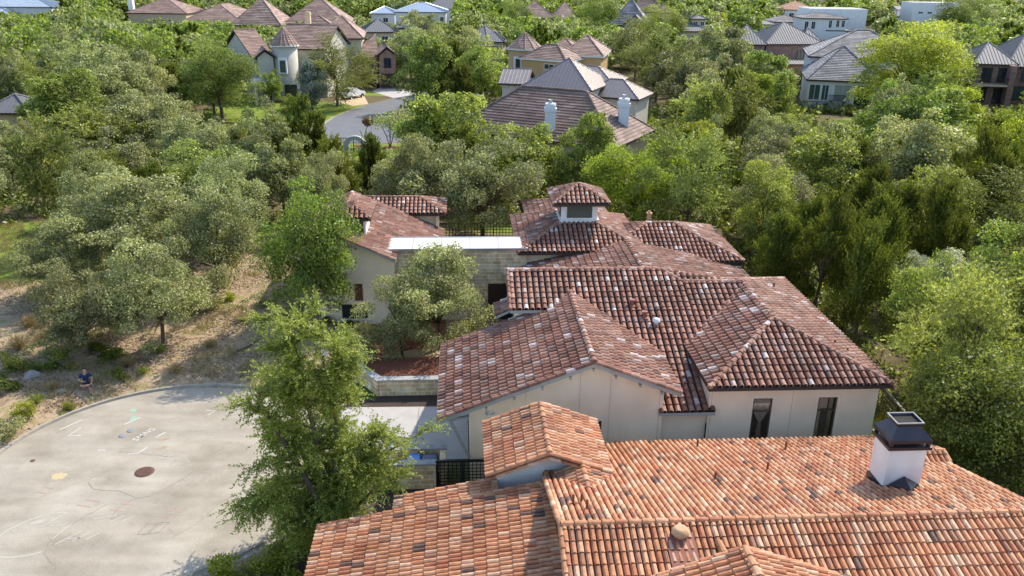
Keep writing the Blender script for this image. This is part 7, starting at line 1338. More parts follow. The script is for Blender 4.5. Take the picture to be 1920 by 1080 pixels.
t = far_house('turret', 'turret_house', 'pale stucco house with a conical turret left of the far street', 'stucco_grey', 'course', RR, wins=[(1, 'f', .9, 3.6, .7, 1.3, 'glass_dark'), (3, 'f', .3, 4.5, .8, 1.2, 'glass_dark')], wall2=None)
round_tower(t, FAR['turret_cone'][0], 2.25, 0, 2.7, 'stucco_grey', [M['rose_roof'], M['roof_shadow']], 'course', 20, True)
lx, ly = FAR['turret_cone'][0][0] - t.location.x, FAR['turret_cone'][0][1] - t.location.y
mb = MB(); mb.box(lx - .55, lx + .75, ly - 2.32, ly - 2.0, 4.2, 6.6); wn = mb.build('window', M['trim_white'], t)
mb = MB(); mb.box(lx - .33, lx + .53, ly - 2.36, ly - 2.3, 4.4, 6.2); mb.lathe([(.02, 6.2)], 0, 0, 4) if False else None; mb.build('pane', M['glass_green'], wn)
add_box_part(t, 'pergola_beam', 'trim_white', [(lx - 4.2, lx - .2, ly - 5.4, ly - 5.2, 3.3, 3.5), (lx - 4.2, lx - .2, ly - 3.2, ly - 3.0, 3.3, 3.5)] + [(lx - 4.1 + k * .5, lx - 4.0 + k * .5, ly - 5.7, ly - 2.6, 3.52, 3.66) for k in range(8)])
for cx in (-3.6, -1.9): mb = MB(); mb.lathe([(.2, 0), (.2, .2), (.15, .3), (.13, 3.1), (.2, 3.2), (.2, 3.3)], lx + cx, ly - 5.3, 12); mb.build('porch_column', M['trim_white'], t)
for q in ((lx - 3.4, lx - 2.0, ly - 2.3, ly - 2.2, .1, 2.6), (lx + .2, lx + 2.1, ly - 2.55, ly - 2.4, .1, 2.6)): add_box_part(t, 'door', 'glass_blue', [q])
far_chimney(t, (-35.5, 148.5, 11.2), .8, 1.2, 'stucco_tan', False)
t = far_house('brickgarage', 'brick_garage_house', 'red-brown brick house with garage doors beside the far street', 'brick', 'course', RR, wins=[(0, 'f', .55, .3, 2.4, 2.3, 'door_dark'), (1, 'f', .5, .3, 2.3, 2.2, 'door_dark'), (1, 'f', .5, 3.6, 1.1, 1.5, 'glass_blue'), (0, 'f', .7, 3.4, .7, 1.3, 'glass_dark')])
t = far_house('brownA', 'brown_roof_house', 'long house under rose-brown hip roofs at far upper left, with white chimney', 'stucco_tan', 'course_far', RR); far_chimney(t, (-127.5, 289, 6.4), 1.6, 3.2, 'stucco_white', False)
t = far_house('brownB', 'brown_roof_house', 'steep rose-brown pyramid roof behind the turret house, middle of the far brown roofs', 'stucco_tan', 'course_far', RR)
t = far_house('brownC', 'brown_roof_house', 'wide rose-brown hip roof behind the turret, right one of the far brown roofs', 'stucco_tan', 'course_far', RR); far_chimney(t, (-46.5, 225, 5.6), 1.2, 1.8, 'stucco_tan', False)
far_house('whiteblue', 'white_house', 'white house with blue-grey metal hip roof at the top, left of centre', 'white_paint', 'seam', SBL, wins=[(0, 'f', .2, 3.2, 1.6, 2.0, 'glass_blue'), (0, 'f', .62, 3.2, 2.6, 2.2, 'glass_green'), (0, 'f', .9, 3.4, 1, 1.6, 'glass_blue'), (1, 'f', .6, 1.6, 1.6, 1.4, 'glass_blue')])
far_house('greyback', 'grey_roof_house', 'grey hip roof rising right behind the white house with blue-grey metal roof', 'white_paint', 'seam', SG)
far_house('tanD', 'tan_house', 'tan stucco house with grey metal roofs just beyond the brick garage house', 'stucco_tan', 'seam', SG, wins=[(0, 'f', .6, 3.6, 1.3, 1.6, 'glass_dark'), (1, 'f', .3, 4, 1.2, 1.5, 'glass_dark')])
far_house('tanE', 'tan_house', 'small tan stucco house with grey roofs and three narrow windows, left of the gold turret', 'stucco_tan', 'seam', SG, wins=[(1, 'f', .3, 4.2, .4, 1.2, 'glass_dark'), (1, 'f', .5, 4.2, .4, 1.2, 'glass_dark'), (1, 'f', .7, 4.2, .4, 1.2, 'glass_dark'), (0, 'f', .8, 3.4, .8, 1.0, 'glass_dark')])
t = far_house('gold', 'gold_stucco_house', 'gold stucco house with rose-brown tile roofs and a cone-roofed turret', 'stucco_gold', 'course', RR, soffit='trim_white', wins=[(0, 'f', .62, 5.6, 1.6, .7, 'glass_dark')])
round_tower(t, FAR['gold_cone'][0], 2.95, 0, 2.4, 'stucco_gold', [M['rose_roof'], M['roof_shadow']], 'course', 12, True)
lx, ly = FAR['gold_cone'][0][0] - t.location.x, FAR['gold_cone'][0][1] - t.location.y
mb = MB(); mb.prism([(lx - 1.75, ly - 2.4), (lx - .45, ly - 2.75), (lx - .45, ly - 2.5), (lx - 1.75, ly - 2.1)], 3.6, 7.0); wn = mb.build('window', M['trim_white'], t)
mb = MB(); mb.prism([(lx - 1.45, ly - 2.52), (lx - .75, ly - 2.72), (lx - .75, ly - 2.6), (lx - 1.45, ly - 2.4)], 3.9, 5.1); mb.prism([(lx - 1.45, ly - 2.52), (lx - .75, ly - 2.72), (lx - .75, ly - 2.6), (lx - 1.45, ly - 2.4)], 5.3, 6.7); mb.build('pane', M['glass_blue'], wn)
t = far_house('metal', 'metal_roof_house', 'house under dark brown standing-seam metal hip roofs behind the brown tiled house', 'limestone_pale', 'seam', SB, cr=.07)
far_roof = far_house('browntile', 'brown_tile_house', 'broad brown flat-tile hip roof with two white chimneys, beyond the cupola', 'stucco_tan', 'course', BR, soffit='trim_dark', wins=[(0, 'r', .35, 1.2, 1.4, 1.5, 'glass_blue')])
for c in FAR['browntile_ch']: far_chimney(far_roof, c, 1.05, 2.4, 'white_paint')
mb = MB()
for dx, dy, z in ((6.9, 0.7, 6.4), (7.3, 0.3, 6.3), (7.6, 0.4, 6.3)): mb.tube([(dx, dy, z - .8), (dx, dy, z + .2)], [.08, .08], 8)
mb.build('vent_pipe', M['stucco_tan'], far_roof)
far_house('brownI', 'brown_roof_house', 'low house with rose-brown hip roofs at the top centre', 'stucco_tan', 'course_far', RR)
far_house('greyJ', 'grey_slate_house', 'grey-roofed stone house with a small front gable, right of the tall dark green tree', 'stucco_grey', 'course_far', GR, wins=[(1, 'f', .5, 3.4, 1.4, 1.5, 'glass_blue')])
far_house('tanJ', 'tan_steep_roof_house', 'tan house with very steep brown roof at the top, behind the grey slate house', 'stucco_tan', 'course_far', BR, wins=[(0, 'f', .55, 3.2, .9, 2, 'glass_dark'), (0, 'f', .75, 3.2, .9, 2, 'glass_dark')])
far_house('whiteJ', 'white_roof_house', 'house with bright white gable roof at the top edge beside steep brown roof', 'white_paint', 'plain', [M['white_membrane']] * 2, caps=False)
far_house('towerK', 'stucco_tower_house', 'small stucco house with a square hip-roofed lookout tower', 'stucco_tan', 'seam', SG, wins=[(0, 'f', .3, 7.4, .8, .9, 'glass_dark'), (0, 'f', .7, 7.4, .8, .9, 'glass_dark'), (1, 'f', .2, 4.6, .6, .8, 'glass_dark'), (1, 'f', .5, 4.6, .6, .8, 'glass_dark'), (1, 'f', .8, 4.6, .6, .8, 'glass_dark')])
far_house('brickL', 'brick_metal_roof_house', 'red brick house with pale grey standing-seam pyramid roofs', 'brick', 'seam', SG, cr=.08, wins=[(1, 'f', .62, 4.2, 1.2, 1.5, 'glass_green')])
far_house('lowwhite', 'white_house', 'low white house with a grey hip roof behind the brick house with pyramid roofs', 'white_paint', 'seam', SG)
far_house('lowwhiteB', 'white_house', 'low white house with darker grey roof left of the white modern house', 'white_paint', 'course_far', GR)
far_house('modernN', 'white_modern_house', 'white modern house of stacked boxes with dark flat-hip roofs', 'white_paint', 'course_far', GR, wins=[(0, 'f', .1, 4.0, 1.0, 2.0, 'glass_blue'), (0, 'f', .25, 4.0, 1.0, 2.0, 'glass_blue'), (0, 'f', .62, 4.4, .8, 2.0, 'glass_blue'), (0, 'f', .78, 4.6, .8, 1.8, 'glass_blue'), (0, 'f', .9, 4.6, .8, 1.8, 'glass_blue'), (1, 'f', .7, .8, 1.6, 1.8, 'glass_blue')])
far_house('orangeN', 'orange_roof_house', 'white house with salmon tile hip roof behind the white modern house', 'white_paint', 'course_far', SM, wins=[(0, 'f', .25, 3.4, 1.6, 2.4, 'glass_blue'), (0, 'f', .6, 4, 2.4, 1.8, 'glass_blue')])
far_house('brownN', 'brown_steep_roof_house', 'steep dark brown roof at the top edge behind the salmon roof', 'stucco_tan', 'course_far', BR)
far_house('modernO', 'white_box_house', 'plain white box-shaped house at the far upper right', 'white_paint', 'seam', SG, wins=[(0, 'f', .18, 5.4, 1.6, .6, 'glass_blue'), (0, 'f', .38, 5.4, 1.6, .6, 'glass_blue'), (1, 'f', .8, .6, 2, 1.6, 'glass_blue')])
t = far_house('greytileM', 'grey_tile_house', 'white house with grey flat-tile hip roofs, covered patio and outside stair', 'white_paint', 'course', GR, wins=[(0, 'f', .13, 1.6, 1.5, 2.2, 'glass_green'), (0, 'f', .27, 1.6, .9, 2.2, 'glass_green'), (0, 'f', .50, .9, 2.4, 3.0, 'trim_grey'), (0, 'f', .78, .9, 2.6, 3.0, 'glass_blue'), (1, 'f', .13, 5.0, 1.9, 1.3, 'glass_green')])
h = math.radians(-4); cs, sn = math.cos(h), math.sin(h)
def tr(mb): mb.v = [(p[0] * cs - p[1] * sn, p[0] * sn + p[1] * cs, p[2]) for p in mb.v]; return mb
mb = MB()
for k in range(9): mb.box(5.6 + k * .32, 5.93 + k * .32, -.6, .44, 0, 1.5 - k * .16)
mb.box(3.4, 5.6, -.9, .44, 0, 1.52); tr(mb).build('outside_stair', M['stone_cap'], t)
mb = MB()
for k in range(24): mb.box(3.4 + k * .12, 3.43 + k * .12, -.86, -.83, 1.52, 2.4) if k < 19 else None
mb.box(3.4, 5.7, -.87, -.82, 2.4, 2.46); mb.bar((5.7, -.62, 2.4), (8.5, -.62, 1.0), .05)
for k in range(16): mb.box(5.75 + k * .17, 5.78 + k * .17, -.635, -.605, .2, 2.36 - k * .085)
tr(mb).build('railing', M['black_metal'], t)
lattice('iron_fence', 'thin black iron fence along the base of the white grey-tile house', 'fence', (44.5, 128.8), (52.0, 128.2), 0, 1.4, .22, .03, 1.9)
t = far_house('brickP', 'brick_balcony_house', 'red-brown brick house with grey metal roof and balcony at the right edge', 'brick', 'seam', SG, cr=.09, inset=.5, wins=[(0, 'f', .35, 3.7, 1.4, 2.1, 'glass_dark'), (0, 'f', .72, 3.7, 1.5, 2.1, 'glass_blue'), (0, 'f', .3, .5, 1.5, 2.2, 'glass_dark'), (0, 'f', .72, .3, 1.7, 2.3, 'glass_blue'), (1, 'f', .35, 3.6, 1.4, 1.6, 'glass_green'), (1, 'f', .3, .6, 2.6, 2.0, 'glass_green')])
h = math.radians(-10); cs, sn = math.cos(h), math.sin(h)
mb = MB(); mb.box(-1.6, 5.2, -1.2, .45, 3.1, 3.4); tr(mb).build('balcony_slab', M['stucco_tan'], t)
mb = MB(); mb.box(5.2, 6.1, -1.3, .45, 0, 6.4); tr(mb).build('brick_pier', M['brick'], t)
mb = MB()
for k in range(34): mb.box(-1.5 + k * .2, -1.47 + k * .2, -1.15, -1.12, 3.4, 4.3)
mb.box(-1.6, 5.2, -1.17, -1.11, 4.3, 4.36); tr(mb).build('railing', M['black_metal'], t)
far_house('gazebo', 'gazebo', 'grey standing-seam hip roof peeking from the trees at the left edge', 'stucco_tan', 'seam', SG, cat='gazebo')
far_house('blueR', 'blue_roof_house', 'house with pale blue-grey metal roofs at the top left corner', 'white_paint', 'seam', SBL)

# garden arch and iron fence by the far lawn
t = thing('stone_arch', 'small grey stone garden arch below the far street lawn', 'garden arch', (-18.0, 93.2, 0))
mb = MB(); n = 14; ro, ri = 1.15, .72
for i in range(n):
    a0, a1 = math.pi * i / n, math.pi * (i + 1) / n
    q = [(ri * math.cos(a0), ri * math.sin(a0)), (ro * math.cos(a0) * 1.15, ro * math.sin(a0)), (ro * math.cos(a1) * 1.15, ro * math.sin(a1)), (ri * math.cos(a1), ri * math.sin(a1))]
    for y in (-.25, .25): mb.face([(x, y, .9 + z) for x, z in q])
    mb.face([(q[0][0], -.25, .9 + q[0][1]), (q[3][0], -.25, .9 + q[3][1]), (q[3][0], .25, .9 + q[3][1]), (q[0][0], .25, .9 + q[0][1])]); mb.face([(q[1][0], -.25, .9 + q[1][1]), (q[2][0], -.25, .9 + q[2][1]), (q[2][0], .25, .9 + q[2][1]), (q[1][0], .25, .9 + q[1][1])])
mb.box(-1.32, -.72, -.25, .25, 0, .9); mb.box(.72, 1.32, -.25, .25, 0, .9); mb.build('arch_ring', M['trim_grey'], t)
lattice('iron_fence', 'thin black iron fence beside the stone garden arch', 'fence', (-20.5, 94.6), (-16.3, 94.2), 0, 1.5, .3, .03, 2.0)

# the parked car by the turret house
t = thing('parked_car', 'white car parked in front of the turret house by the far street', 'car', (-26.2, 135.6, 0), math.radians(62))
M['car_paint'] = plain('white_car_paint', (.78, .79, .8), (.76, .77, .78), 2, rough=.25, spec=.6)
prof = [(-2.25, .45), (-2.3, .85), (-2.1, 1.02), (-1.75, 1.08), (-1.1, 1.55), (.35, 1.6), (1.15, 1.12), (2.05, .98), (2.3, .75), (2.28, .42)]
mb = MB(); W0 = [(x, .92 if z < 1.2 else .72, z) for x, z in prof]
for s in (-1, 1): mb.face([(x, s * w, z) for x, w, z in W0])
for i in range(len(W0)): a, b2 = W0[i], W0[(i + 1) % len(W0)]; mb.face([(a[0], -a[1], a[2]), (b2[0], -b2[1], b2[2]), (b2[0], b2[1], b2[2]), (a[0], a[1], a[2])])
mb.build('body', M['car_paint'], t)
mb = MB()
for s in (-1, 1): mb.face([(-1.62, s * .89, 1.14), (-1.08, s * .75, 1.5), (.3, s * .735, 1.54), (.98, s * .87, 1.16)])
mb.face([(-1.72, -.8, 1.125), (-1.72, .8, 1.125), (-1.15, .66, 1.545), (-1.15, -.66, 1.545)]); mb.face([(1.12, -.8, 1.155), (1.12, .8, 1.155), (.42, .66, 1.585), (.42, -.66, 1.585)]); mb.build('window', M['glass_dark'], t)
for sx in (-1.4, 1.4):
    for sy in (-.9, .9):
        mb = MB(); mb.tube([(sx, sy - .12, .33), (sx, sy + .12, .33)], [.33, .33], 16); w_ = mb.build('wheel', M['black_metal'], t)
        mb = MB(); mb.tube([(sx, sy - .125, .33), (sx, sy + .125, .33)], [.19, .19], 12); mb.build('rim', M['steel'], w_)
for sy in (-.7, .7): mb = MB(); mb.box(-2.33, -2.24, sy - .15, sy + .15, .8, .98); mb.build('tail_light', M['chalk_red'], t)
# ------------------------------------------------------------------ trees
def leaves(C, A, B, l, w):
    """diamond leaves: centres C, long axes A, side axes B (unit), sizes l and w"""
    l = l[:, None] / 2; w = w[:, None] / 2
    V = np.stack([C - A * l, C + B * w - A * l * .1, C + A * l, C - B * w - A * l * .1], axis=1).reshape(-1, 3)
    n = len(C); F = np.arange(n * 4).reshape(n, 4)
    return V, F
def unit(v): return v / np.maximum(np.linalg.norm(v, axis=1, keepdims=True), 1e-6)

def crown_points(rs, kind, R, H, nleaf):
    """clump centres and radii of a crown of radius R in a tree of height H"""
    if kind == 'oak': K, zc, rz, lo = 62, .54 * H, .44 * H, -.8
    elif kind == 'round': K, zc, rz, lo = 70, .52 * H, .46 * H, -.92
    elif kind == 'juniper': K, zc, rz, lo = 56, .5 * H, .48 * H, -.9
    else: K, zc, rz, lo = 56, .52 * H, .46 * H, -.9
    cs = []
    while len(cs) < K:
        d = rs.normal(size=3); d /= np.linalg.norm(d)
        if d[2] < lo: continue
        q = rs.uniform(.68, 1.08) if len(cs) > K // 5 else rs.uniform(.15, .6)
        p = np.array([d[0] * R * .82 * q, d[1] * R * .82 * q, zc + d[2] * rz * .86 * q])
        if kind == 'juniper':
            f = np.clip((p[2] - .03 * H) / H, 0, 1); s = 1.12 - .85 * f; p[0] *= s; p[1] *= s
        cs.append(p)
    cs = np.array(cs)
    az = np.arctan2(cs[:, 1], cs[:, 0]); k1, k2, k3 = rs.uniform(0, 6.28, 3)      # an uneven outline for each crown
    sc = 1 + .17 * np.sin(az + k1) + .15 * np.sin(2 * az + k2) + .1 * np.sin(3 * az + k3 + cs[:, 2]); cs[:, :2] *= sc[:, None]
    cs[:, 2] += .07 * H * np.sin(az * 2 + k3)
    rc = rs.uniform(.13, .33, K) * R * (.9 if kind == 'juniper' else 1)
    return cs, rc, zc, rz

def crown_mesh(name, kind, seed, R, H, n, ll, lw, mat):
    rs = np.random.RandomState(seed)
    cs, rc, zc, rz = crown_points(rs, kind, R, H, n)
    wgt = rc ** 2 / (rc ** 2).sum(); idx = rs.choice(len(cs), n, p=wgt)
    if kind in ('oak', 'round'):
        D = unit(rs.normal(size=(n, 3))); D[:, 2] = np.where(D[:, 2] < -.5, -D[:, 2], D[:, 2])
        rad = rc[idx] * (.5 + .55 * rs.rand(n) ** .7)
        # lobes inside the clump keep its outline uneven
        lob = 1 + .22 * np.sin(D[:, 0] * 5 + idx) * np.cos(D[:, 1] * 6 + idx * 2.1)
        P = cs[idx] + D * (rad * lob)[:, None] * np.array([1, 1, .78 if kind == 'oak' else .85])
        nrm = unit(D * .5 + rs.normal(size=(n, 3)) * .7 + np.array([0, 0, .2]))
        A = unit(np.cross(nrm, rs.normal(size=(n, 3)))); B = np.cross(nrm, A)
    else:
        # sprays: short curved twigs, leaves set along them
        per = 16; ns = n // per; sidx = idx[:ns]
        D = unit(rs.normal(size=(ns, 3)))
        out = unit((cs[sidx] - np.array([0, 0, zc - .3 * H])))
        if kind == 'juniper': dirs = unit(D * .55 + out * .5 + np.array([0, 0, .55])); ln = rc[sidx] * rs.uniform(.7, 1.5, ns); droop = .0
        else: dirs = unit(D * .7 + out * .65 + np.array([0, 0, .25])); ln = rc[sidx] * rs.uniform(1.0, 2.0, ns); droop = .35
        st = cs[sidx] + unit(rs.normal(size=(ns, 3))) * (rc[sidx] * rs.rand(ns) ** .5 * .8)[:, None]
        tt = np.tile(np.linspace(.08, 1, per), ns); k = np.repeat(np.arange(ns), per); n = len(tt)
        P = st[k] + dirs[k] * (ln[k] * tt)[:, None]; P[:, 2] -= droop * ln[k] * tt ** 2
        P += rs.normal(size=(n, 3)) * (.05 if kind == 'juniper' else .05) * (R / 3.5) * (1.2 - tt)[:, None]
        A = unit(dirs[k] * .9 + rs.normal(size=(n, 3)) * .6); B = unit(np.cross(A, rs.normal(size=(n, 3))))
    l = ll * rs.uniform(.7, 1.3, n); w = lw * rs.uniform(.7, 1.3, n)
    V, F = leaves(P, A, B, l, w)
    V[:, 2] = np.maximum(V[:, 2], .12)
    return npmesh(name, V, F, [mat], tid=(rs.rand(len(cs)) - .5)[idx if kind in ('oak', 'round') else idx[:len(P) // 16].repeat(16)] * 1.0 + rs.normal(size=len(P)) * .08), cs

def trunk_mesh(name, seed, cs, H, r, forked=False, bend=.25):
    rs = np.random.RandomState(seed + 77); mb = MB(); top = .34 * H
    bx, by = rs.uniform(-bend, bend, 2)
    main = [(0, 0, -.4), (bx * .3, by * .3, top * .4), (bx, by, top)]; mb.tube(main, [r * 1.25, r, r * .8], 8)
    o = rs.permutation(len(cs))[:20]
    for j in o:
        c = cs[j]; m1 = np.array([bx, by, top]) * .55 + c * .45; m1[2] += .12 * H * (.3 + rs.rand() * .3)
        m1 += rs.normal(size=3) * .12
        rr = r * rs.uniform(.35, .55)
        mb.tube([(bx * .9, by * .9, top * .92), tuple(m1), tuple(c)], [rr, rr * .6, rr * .15], 5, cap=False)
    v = np.array(mb.v, dtype=np.float32)
    return npmesh(name, v, mb.f, [M['bark']], smooth=True)

BASE = dict(oak=(3.5, 7.2), juniper=(2.8, 7.6), round=(3.5, 8.4), feather=(3.5, 8.2))
TPL = {}
for kind, (R, H) in BASE.items():
    for lod, (n, ll, lw) in dict(near=(30000, .135, .085), far=(17000, .19, .125), big=(42000, .10, .065)).items():
        if lod == 'big' and kind in ('oak', 'juniper'): continue
        if kind == 'juniper': n, ll, lw = int(n * .95), ll * 1.5, lw * .62
        if kind == 'round': n, ll, lw = int(n * .85), ll * 1.2, lw * 1.2
        if kind == 'feather': n, ll, lw = int(n * .85), ll * 1.25, lw * .95
        for v in range(dict(near=4, far=4, big=2)[lod]):
            me, cs = crown_mesh(f'{kind}_crown_mesh', kind, 100 * v + len(kind) * 7 + dict(near=1, far=2, big=3)[lod], R, H, n, ll, lw, M[kind])
            TPL[kind, lod, v] = (me, trunk_mesh(f'{kind}_trunk_mesh', v * 13 + len(kind), cs, H, .13 if kind != 'juniper' else .11))
NAMES = dict(oak=('live_oak', 'oak'), juniper=('juniper_tree', 'juniper'), round=('shade_tree', 'tree'), bright=('shade_tree', 'tree'), yellow=('shade_tree', 'tree'), feather=('feathery_tree', 'tree'), silver=('silver_leaved_tree', 'tree'), spruce=('blue_cedar', 'cedar'))
SHAPE = dict(bright='round', yellow='round', silver='oak', spruce='juniper')
rt = random.Random(5)
HIGH_STEM = {0: .0}
for i, (kind, x, y, h, r, label) in enumerate(TREES):
    shp = SHAPE.get(kind, kind); R, H = BASE[shp]; lod = 'near' if y < 66 else 'big' if r > 5.2 and shp in ('round', 'feather') else 'far'
    me, tm = TPL[shp, lod, rt.randrange(2 if lod == 'big' else 4)]
    nm, cat = NAMES[kind]
    root = thing(nm, label, cat, (x, y, bank_h(x, y) - (.09 * h if kind == 'oak' and lod == 'near' else 0)), rt.uniform(0, 6.28), 'trees of the wooded hillside' if i >= NMAN else None)
    wv = rt.uniform(.86, 1.14); root.scale = (r / R * wv, r / R / wv, h / H)
    root.rotation_euler.x, root.rotation_euler.y = rt.uniform(-.06, .06), rt.uniform(-.06, .06)
    c = bpy.data.objects.new('crown', me); COL.objects.link(c); c.parent = root
    if kind != shp: c.material_slots[0].link = 'OBJECT'; c.material_slots[0].material = M[kind]
    tk = bpy.data.objects.new('trunk', tm); COL.objects.link(tk); tk.parent = root

# bare stems that the photograph shows under some crowns
def stem_to(x, y, pts, rad, parent_label):
    for o in bpy.data.objects:
        if o.get('label') == parent_label:
            mb = MB(); mb.tube(pts, rad, 9)
            ob = mb.build('trunk', M['bark']); ob.parent = o; ob.matrix_parent_inverse = o.matrix_basis.inverted(); return
bpy.context.view_layer.update()

# ---- the cedar elm in front of the drive: long arching limbs with feathery sprays
def big_elm():
    rs = np.random.RandomState(21); base = np.array([-6.3, 24.9, 0.0])
    t = thing('cedar_elm', 'tall feathery cedar elm with long arching sprays between the street and the driveway', 'tree', tuple(base))
    mb = MB(); limbs = []
    mb.tube([(0, 0, -.3), (.04, .03, .5), (.02, .05, 1.0)], [.27, .23, .21], 9)
    leaders = [[(0, 0, .9), (-.3, .1, 3), (-.6, .2, 5.2), (-.9, .25, 7.4), (-1.1, .3, 9.3)], [(0, 0, .9), (.1, .2, 3), (.2, .3, 5), (.3, .3, 6.8), (.35, .3, 8.2)],
               [(0, 0, .9), (-.7, -.1, 2.6), (-1.4, -.1, 4.2), (-2.0, 0, 5.4), (-2.4, 0, 6.3)], [(0, 0, .9), (.4, .1, 2.2), (1.0, .2, 3.4), (1.4, .2, 4.3), (1.7, .2, 4.9)],
               [(0, 0, .8), (-.6, .5, 2.2), (-1.3, .9, 3.6), (-1.5, 1.1, 5.0), (-1.6, 1.2, 6.6)], [(0, 0, .7), (-.8, -.2, 1.5), (-1.7, -.2, 2.2), (-2.3, -.1, 2.4)]]
    for li, ld in enumerate(leaders):
        ld = np.array(ld); mb.tube([tuple(p) for p in ld], list(np.linspace(.15, .02, len(ld))), 7, cap=False)
        limbs.append((ld, True))
        for k in range(30 if li < 2 else 22):
            f = rs.uniform(.12, 1.0); s = f * (len(ld) - 1); j = min(int(s), len(ld) - 2); a = ld[j] + (ld[j + 1] - ld[j]) * (s - j)
            az = k * 2.399 + li * 1.3 + rs.uniform(-.5, .5); z = a[2]
            reach = rs.uniform(.55, 1.55) * (1.1 if z < 5.5 else .75) * (1.0 if z > 1.6 else .8)
            d = np.array([math.cos(az), math.sin(az), 0]); rise = rs.uniform(.0, .5) if z < 5 else rs.uniform(.4, 1.1)
            pts = [a]
            for q in np.linspace(.2, 1, 5): pts.append(a + d * reach * q + np.array([0, 0, 1]) * reach * (rise * q - (.6 if z < 5 else .35) * q * q) + rs.normal(size=3) * .07)
            limbs.append((np.array(pts), False)); mb.tube([tuple(p) for p in pts], list(np.linspace(.04, .007, len(pts))), 5, cap=False)
    # two low boughs that hang over the street
    for pts in ([(-.5, -.1, 1.6), (-1.6, -.3, 2.3), (-2.6, -.2, 2.2), (-3.4, -.2, 1.3)], [(-.2, -.3, 1.4), (-.9, -.9, 1.7), (-1.7, -1.2, 1.2), (-2.3, -1.4, .6)], [(1.0, .2, 3.2), (1.9, .3, 3.9), (2.8, .3, 4.5), (3.6, .3, 5.0)], [(.6, 0, 1.6), (1.4, 0, 2.5), (2.1, 0, 3.1), (2.6, 0, 3.4)]):
        limbs.append((np.array(pts), False)); mb.tube(pts, [.06, .045, .03, .01], 5, cap=False)
    mb.build('trunk', M['bark'], t)
    Ps, As = [], []
    for pts, lead in limbs:
        n = len(pts)
        for q in range(39 if not lead else 72):
            s = rs.uniform(.1 if not lead else .3, 1.0); j = min(int(s * (n - 1)), n - 2); fr = s * (n - 1) - j; st = pts[j] * (1 - fr) + pts[j + 1] * fr
            ax = pts[j + 1] - pts[j]; ax = ax / np.linalg.norm(ax); sd = np.cross(ax, rs.normal(size=3)); sd /= max(np.linalg.norm(sd), 1e-6)
            d = ax * rs.uniform(.4, 1.0) + sd * rs.uniform(.3, 1.0) + np.array([0, 0, rs.uniform(-.15, .35)]); d /= np.linalg.norm(d); ln = rs.uniform(.35, 1.0)
            m = 26; tt = np.linspace(.05, 1, m); p = st + d * (ln * tt)[:, None]; p[:, 2] -= .22 * ln * tt ** 2
            off = np.cross(d, [0, 0, 1.0]); off /= max(np.linalg.norm(off), 1e-6); sg = np.where(np.arange(m) % 2, 1, -1)
            p += off * (sg * .045 * (1.15 - tt))[:, None] + rs.normal(size=(m, 3)) * .022
            Ps.append(p); As.append(np.tile(d * .6, (m, 1)) + off * (sg * .8)[:, None])
    P = np.concatenate(Ps); n = len(P); A = unit(np.concatenate(As) + rs.normal(size=(n, 3)) * .3); B = unit(np.cross(A, rs.normal(size=(n, 3)) * .5 + np.array([0, 0, 1])))
    keep = P[:, 2] > .3; P, A, B = P[keep], A[keep], B[keep]; n = len(P)
    V, F = leaves(P, A, B, rs.uniform(.07, .12, n), rs.uniform(.035, .06, n))
    o = bpy.data.objects.new('crown', npmesh('elm_crown_mesh', V, F, [M['elm']])); COL.objects.link(o); o.parent = t
big_elm()

# ---- the two crape myrtles of the far lawn, and the pot plant
def small_multi(label, x, y, h, mat, seed, stems=3, name='crape_myrtle', r=1.0, n=1200):
    rs = np.random.RandomState(seed); t = thing(name, label, 'small tree', (x, y, 0)); mb = MB(); tips = []
    for k in range(stems):
        a = 2 * math.pi * k / stems + rs.uniform(-.4, .4); e = np.array([math.cos(a) * r * .8, math.sin(a) * r * .8, h * .72]); tips.append(e)
        mb.tube([(0, 0, -.1), tuple(e * np.array([.35, .35, .45])), tuple(e)], [.06, .05, .02], 6)
    mb.build('trunk', M['bark'], t); D = unit(rs.normal(size=(n, 3))); idx = rs.randint(0, stems, n); P = np.array(tips)[idx] + D * (rs.rand(n) ** .5 * r * .8)[:, None] * np.array([1, 1, .8])
    A = unit(rs.normal(size=(n, 3))); B = unit(np.cross(A, rs.normal(size=(n, 3)))); V, F = leaves(P, A, B, rs.uniform(.18, .32, n), rs.uniform(.1, .18, n))
    o = bpy.data.objects.new('crown', npmesh('myrtle_crown_mesh', V, F, [M[mat]])); COL.objects.link(o); o.parent = t
    mb = MB(); blob(mb, 0, 0, 1.1, .9, seed, .012); ob = mb.build('mulch_ring', M['mulch'], t)
small_multi('rust-leaved single-stem crape myrtle on the bright far lawn', -17.9, 97.6, 4.0, 'rust_leaf', 3, 1, r=.9, n=700)
small_multi('multi-stem crape myrtle with olive leaves, middle one on the bright far lawn', -14.6, 97.0, 4.4, 'oak', 4, 4, r=1.5)
small_multi('multi-stem crape myrtle nearest the dense green tree on the far lawn', -12.3, 97.8, 4.8, 'oak', 5, 4, r=1.6)
rs = np.random.RandomState(9); n = 420; D = unit(rs.normal(size=(n, 3))); P = D * (.38 * rs.rand(n) ** .4)[:, None] * np.array([1, 1, .55]) + np.array([0, 0, .86]); P[:, 2] = np.maximum(P[:, 2], .72)
A = unit(D + rs.normal(size=(n, 3)) * .6); B = unit(np.cross(A, rs.normal(size=(n, 3)))); V, F = leaves(P, A, B, rs.uniform(.08, .14, n), rs.uniform(.05, .08, n))
o = bpy.data.objects.new('foliage', npmesh('pot_plant_mesh', V, F, [M['juniper']])); COL.objects.link(o); o.parent = potplant

